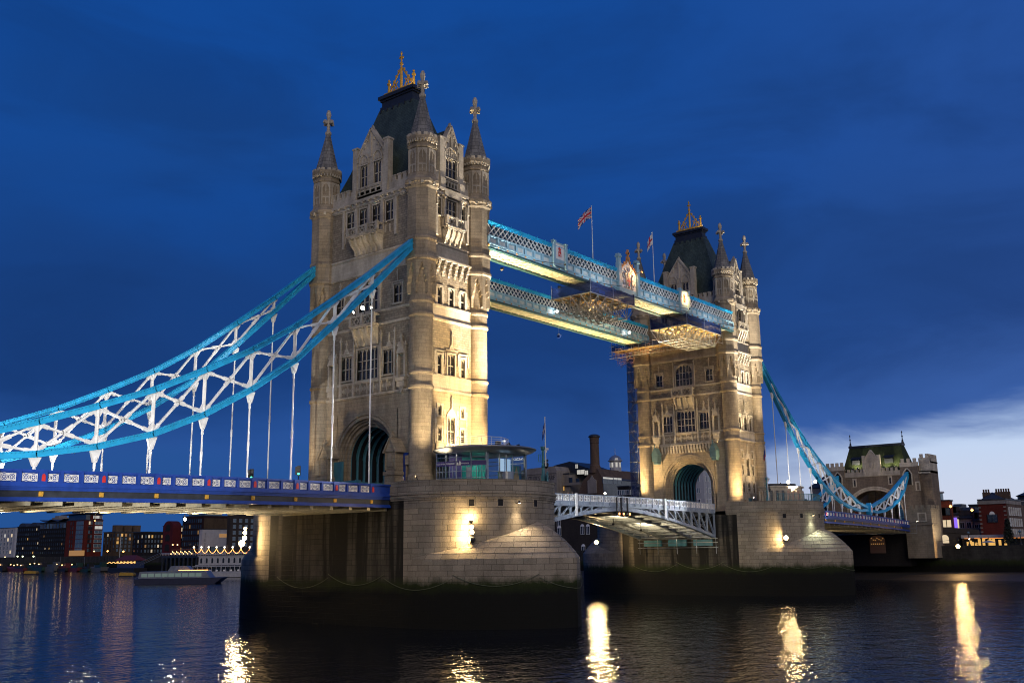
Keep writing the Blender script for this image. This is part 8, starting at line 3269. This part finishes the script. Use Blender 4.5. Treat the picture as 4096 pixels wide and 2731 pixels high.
# far tower
floodlight((84.0, -15.0, 19.75), (83.0, -9.5, 24), 'floodlight on the roof of the far pier cabin', 0.12, WARM, 2500, 95, 1.0, L_SOFTW, 'uplights on the piers', mount=(84.0, -15.0, 19.5))
floodlight((84.0, -19.6, 15.5), (82.3, -9.5, 42), 'uplight at the round end of the far pier', 0.3, (1.0, 0.82, 0.55), 80000, 44, 0.8, L_WARM, 'uplights on the piers', mount=(84.0, -19.5, 15))
floodlight((73.8, -14.4, 15.5), (76.8, -1, 33), 'uplight at the left corner of the far pier', 0.3, WARM, 17000, 90, 1.0, L_WARM, 'uplights on the piers', mount=(73.8, -14.4, 14.9))
floodlight((72.4, 11.5, 16.0), (76.8, 3, 34), 'uplight on the far pier beside the scaffold tower', 0.3, WARM, 24000, 80, 0.9, L_WARM, 'uplights on the piers', mount=(72.4, 11.5, 15))
floodlight((80.0, -20.2, 15.5), (82, -10, 60), 'narrow uplight on the far pier aimed at the upper turrets', 0.3, (1.0, 0.92, 0.8), 200000, 34, 0.8, L_WHITE, 'uplights on the piers', mount=(80.0, -20.2, 14.9))
# balcony floods on the near tower that light the chains
BF = 'floodlights on the near tower balcony'
for (u, v), lab, tgt, pw, an in (((1451, 1231), 'dazzling floodlight on the tower balcony behind the nearest chain', (-40, -9.23, 21), 26000, 60),
                                 ((1486, 1230), 'white floodlight at the right of the tower balcony', (-30, -9.23, 29), 20000, 70),
                                 ((1415, 1249), 'small floodlight at the left of the tower balcony', (-45, 9.23, 20), 16000, 50)):
    p = at(u, v, 'X', -7.0)
    floodlight((-7.0, p.y, p.z), tgt, lab, 0.32 if 'dazzling' in lab else 0.18, COOL, pw, an, 0.7, L_WHITE, BF, mount=(-6.6, p.y, 38.0))
# chain lights along the left deck, and one added unseen on the near bank
CHG = 'floodlights along the left roadway lighting the chains'
floodlight((-97, -60, 9.0), (-43, -9.2, 20), 'large unseen cool floodlight added on the near bank, aimed along the nearest chain', 0.3, COOL, 230000, 17, 0.5, L_WHITE, CHG, mount=(-98, -60.5, 7.6))
floodlight((-10.2, -13.4, 16.6), (-32, -9.4, 27), 'cool floodlight on the left shoulder of the near pier, aimed back along the chain', 0.1, COOL, 30000, 74, 0.9, L_SOFTW, CHG, mount=(-9.6, -13.6, 15.6))
for x, lab in ((-64, 'cool floodlight in the roadway for the second chain, outermost'), (-44, 'cool floodlight in the roadway for the second chain, middle'), (-26, 'cool floodlight in the roadway for the second chain, nearest the tower')):
    floodlight((x, 3.0, 14.6), (x+3, 9.2, 22), lab, 0.26, COOL, 5000 if x < -30 else 1500, 130, 0.8, L_WHITE, CHG, mount=(x, 3.0, 13.9))
    floodlight((x, -3.0, 14.6), (x+3, -9.2, 23), lab.replace('second', 'nearest'), 0.26, COOL, 3500, 130, 0.8, L_WHITE, CHG, mount=(x, -3.0, 13.9))
p = at(495, 1690, 'Y', 9.0)
floodlight((p.x, 9.5, p.z+0.2), (p.x+6, 9.3, p.z+2.2), 'hooded lamp clamped to the lower chord of the second chain', 0.3, (1, .95, .85), 700, 140, 0.6, L_WHITE, None, mount=(p.x, 9.23, p.z))
# chain lights of the right hand span
floodlight((92.4, -16.2, 16.8), (112, -9.2, 29), 'floodlight on the right shoulder of the far pier, aimed along the steep chain', 0.3, COOL, 12000, 56, 0.8, L_WHITE, 'floodlights along the right hand span', mount=(91.5, -16, 15.0))
floodlight((171.0, -24.0, 9.5), (122, -9.2, 34), 'floodlight on the far bank aimed back at the steep chain', 0.15, COOL, 40000, 38, 0.8, L_WHITE, 'floodlights along the right hand span', mount=(177.6, -24, 8.2))
for x, lab in ((106, 'floodlight in the right hand roadway next to the far tower'), (130, 'floodlight in the right hand roadway before the red disc'), (156, 'floodlight in the right hand roadway next to the gatehouse')):
    floodlight((x, 0.0, 14.4), (x, -9.2, 22), lab, 0.26, COOL, 3500, 150, 0.8, L_WHITE, 'floodlights along the right hand span', mount=(x, 0, 13.4))
for u, v, y, s_, pw, lab in ((3152, 1928, -14.5, 0.36, 0, 'dazzling white lamp above the far pier cabin'), (3261, 1926, -10.5, 0.32, 0, 'second dazzling lamp by the steep chain right of the cabin')):
    p = at(u, v, 'Y', y)
    floodlight((p.x, y, p.z), CAM, lab, s_, (1.0, 0.93, 0.78), pw, 120, 0.6, L_WHITE, 'dazzling lamps above the far pier', mount=(p.x+0.8, y+0.5, p.z-0.8), radius=0.3)
p = at(3308, 2064, 'Y', -10.4)
floodlight((p.x, -10.4, p.z), (p.x+14, -11.5, p.z-0.6), 'lamp at the left end of the right hand deck', 0.2, SOFTWARM, 250, 150, 0.6, L_WHITE, None, mount=(p.x-0.8, -9.9, p.z))
# soffit of the left deck: the tiny outer lamps are added to brighten it
for k, (x, y) in enumerate(((at(740, 2058, 'Y', 8.5).x, 8.5), (-36, 8.9), (-46, 8.9), (-57, 8.9))):
    floodlight((x, y, 12.2 if k == 0 else 11.9), (x, -2.0, 13.4), ('lamp hung under the far edge of the left deck, nearest the pier', 'tiny added lamp under the far edge of the left deck, second from the pier', 'tiny added lamp under the far edge of the left deck, third from the pier', 'tiny added lamp under the far edge of the left deck, outermost')[k], 0.2 if k == 0 else 0.06, SOFTWARM, 1500 if k == 0 else 1300, 165, 0.6, L_WHITE if k == 0 else L_SOFTW, 'lamps under the left deck', mount=(x, y, 13.0))
for x in (105, 125, 150):
    floodlight((x, 7.5, 10.9), (x, -3, 12.6), ('lamp under the right hand deck next to the far pier', 'lamp under the right hand deck, middle', 'lamp under the right hand deck next to the gatehouse')[(105, 125, 150).index(x)], 0.12, SOFTWARM, 1000, 165, 0.6, L_WHITE, 'lamps under the right hand deck', mount=(x, 7.5, 12.2))
# soffits of the walkways: unseen uplights added on the piers' inner ends
WS = 'added floodlights on the pier ends aimed up at the walkways'
for x, y, tx_, ty, pw, lab in ((10.0, -10.5, 17, -9.2, 340000, 'added uplight on the near pier aimed under the nearest walkway'), (10.0, 10.5, 19, 9.2, 400000, 'added uplight on the near pier aimed under the second walkway'),
                               (72.6, -10.5, 52, -9.2, 210000, 'added uplight on the far pier aimed under the nearest walkway'), (72.6, 9.0, 56, 9.2, 210000, 'added uplight on the far pier aimed under the second walkway')):
    floodlight((x, y, 15.6), (tx_, ty, 48), lab, 0.3, (1.0, 0.80, 0.44), pw, 72, 0.7, L_WARM, WS, mount=(x, y, 14.9))
# added lamps on long brackets to light the carved fronts of the walkways
for x, nm in ((14, 'near tower end'), (30, 'beside the first scaffold'), (48, 'beyond the crest'), (66, 'far tower end')):
    floodlight((x, -17.5, 46.0), (x, -11.0, 50.0), 'added cool lamp on a long bracket before the nearest walkway, '+nm, 0.14, (0.82, 0.92, 1.0), 1500, 120, 1.0, L_WHITE, 'added bracket lamps of the walkways', mount=(x, -11.2, 47.9), radius=0.4)
for u, v, y, lab in ((2005, 1077, -6.9, 'round lamp under the inner edge of the nearest walkway by the near tower'), (2234, 1149, -6.9, 'bluish lamp where the first scaffold meets the walkway'), (2228, 1245, 6.9, 'round lamp on the inner face of the second walkway'), (2518, 1330, 6.9, 'round lamp on the second walkway next to the scaffold belt')):
    p = at(u, v, 'Y', y)
    floodlight((p.x, y, p.z), (p.x-1, y-0.4 if y > 0 else y+5, p.z+(0 if y > 0 else -0.3)), lab, 0.24, (0.95, 0.96, 1.0), 150 if y > 0 else 250, 165, 0.6, L_WHITE, 'round lamps between the walkways', mount=(p.x, y+(0.5 if y > 0 else -0.5), p.z+0.2))
for u, v, tx_, lab in ((2569, 1088, 40.5, 'amber lamp on an arm lighting the carved crest'), (2768, 1182, 58.3, 'amber lamp on an arm lighting the right hand crest')):
    p = at(u, v, 'Y', -12.6)
    floodlight((p.x, -12.6, p.z), (tx_, -11.0, 50.6), lab, 0.18, (1.0, 0.50, 0.16), 1000, 130, 0.7, L_ORANGE, 'amber crest lamps', mount=(p.x-1.2, -11.2, p.z-0.3))
# scaffold deck lamps
for x, y, z, lab in ((34, -8.0, 44.3, 'work lamp inside the first hanging scaffold'), (63, -8.0, 44.3, 'work lamp inside the second hanging scaffold'), (72.0, 6.0, 44.6, 'work lamp under the scaffold belt')):
    floodlight((x, y, z), (x+0.2, y, z+1.2), lab, 0.12, (1.0, 0.66, 0.25), 600, 160, 0.7, L_SOFTW, 'scaffold work lamps', mount=(x, y, z-0.2))
# under the bascules
for x, lab in ((57.5, 'lamp slung under the middle of the far bascule leaf'), (49.0, 'lamp slung under the tip of the far bascule leaf')):
    for y in (-1.0,):
        floodlight((x, y, 11.4 if x > 55 else 12.3), (x+4, y-0.5, 12.6), lab, 0.2, (1.0, 0.83, 0.5), 1500, 165, 0.5, L_WHITE, 'lamps under the bascules', mount=(x, y, 13.2))
floodlight((24.0, 0, 12.0), (20, 0, 12.6), 'lamp under the near bascule leaf', 0.2, (1.0, 0.8, 0.45), 1200, 165, 0.5, L_WARM, 'lamps under the bascules', mount=(24, 0, 13))
floodlight((9.6, -15.5, 16.8), (46, -8, 13.5), 'added floodlight by the near pier rim shining along the bascule parapet', 0.1, (0.85, 0.92, 1.0), 15000, 40, 0.8, L_WHITE, 'added bascule floodlights', mount=(9.2, -15.3, 15.9))  # this one and the next are added to brighten the bascules
floodlight((73.0, -14.8, 16.8), (40, -8, 13.5), 'added floodlight by the far pier rim shining along the bascule parapet', 0.1, (0.85, 0.92, 1.0), 11000, 40, 0.8, L_WHITE, 'added bascule floodlights', mount=(73.4, -14.6, 15.9))
p = at(2420, 1972, 'Y', 2.0)
floodlight((p.x, 2.0, p.z), CAM, 'bright work lamp beyond the bascule parapet', 0.2, (1.0, 0.85, 0.5), 120, 150, 0.5, L_WHITE, None, mount=(p.x, 2.0, 14.9))
# roof crests
for x0 in (0.0, 82.3):
    floodlight((x0-1.4, -3.7, 71.3), (x0, 0.4, 74.6), ('tiny floodlight on the roof edge of the near tower, under its gilt crest', 'tiny floodlight on the roof edge of the far tower, under its gilt crest')[x0 > 1], 0.08, (1.0, 0.84, 0.55), 130, 110, 0.8, L_WARM, 'crest floodlights', mount=(x0-1.2, -3.3, 71.2), radius=0.05)
# gatehouse battlement lamps
for u, v, lab in ((3413, 1874, 'first battlement lamp from the left on the gatehouse'), (3433, 1873, 'second battlement lamp from the left on the gatehouse'), (3537, 1867, 'third battlement lamp from the left on the gatehouse'), (3579, 1863, 'rightmost battlement lamp on the gatehouse')):
    p = at(u, v, 'X', 175.6)
    floodlight((175.6, p.y, p.z), (178.2, p.y-0.2, p.z+2.6), lab, 0.26, (1.0, 0.95, 0.62), 750, 120, 0.8, None, 'battlement lamps of the gatehouse', mount=(176.1, p.y, p.z-0.5))
    m = MB()
    m.lathe(175.5, p.y, [(0.02, p.z-0.2), (0.2, p.z), (0.02, p.z+0.2)], 8)
    g = m.build('bulb', L_WHITE, bpy.data.objects[[o.name for o in C.objects if o.get('label') == lab][0]])
floodlight((164.0, -2.0, 14.0), (176, -1, 23), 'floodlight in the roadway before the gatehouse', 0.26, (1.0, 0.76, 0.52), 1900, 120, 0.8, L_WARM, None, mount=(164, -2, 13))
floodlight((172.0, -21.0, 9.5), (174.5, -15, 13), 'floodlight at the foot of the gatehouse buttress', 0.26, SOFTWARM, 3400, 80, 0.8, L_WARM, None, mount=(172, -16, 9))
floodlight((168.0, -13, 14.0), (166, -9.0, 21), 'lamp on the deck edge lighting the chain before the gatehouse', 0.25, (0.95, 0.97, 1.0), 3200, 90, 0.8, L_WHITE, None, mount=(168, -10, 13.4))
# quay floodlight at the right
p = at(3832, 2184, 'X', 176.9)
floodlight((176.9, p.y, p.z), CAM+Vector((0, 6, -6)), 'blazing floodlight on the right quay edge', 0.5, (1.0, 0.56, 0.2), 4000, 150, 0.4, L_BLAZE, None, mount=(177.7, p.y, 7.9), radius=0.4)
for u, v, c, lab in ((3802, 2024, L_ORANGE, 'amber street lamp over the office block roof'), (3888, 2039, L_ORANGE, 'orange-red street lamp over the shop terrace'), (3955, 2128, L_ORANGE, 'small amber lamp over the cafe roof'), (4000, 2107, L_GREEN, 'tiny green lamp beside the dark tree')):
    p = at(u, v, 'X', 198)
    T_ = thing('street_lamp', lab, 'street lamp', (198, p.y, 8), 'street lamps on the right bank')
    m = MB()
    m.tube([(198, p.y, 8), (198, p.y, p.z)], 0.07, 5)
    m.build('post', M_BLACK, T_)
    m = MB()
    r_ = 0.42 if u < 3900 else 0.25
    m.lathe(198, p.y, [(0.03, p.z-r_), (r_, p.z), (0.03, p.z+r_)], 8)
    m.build('lamp_head', c, T_)
# lanterns glimpsed over the balustrade of the road
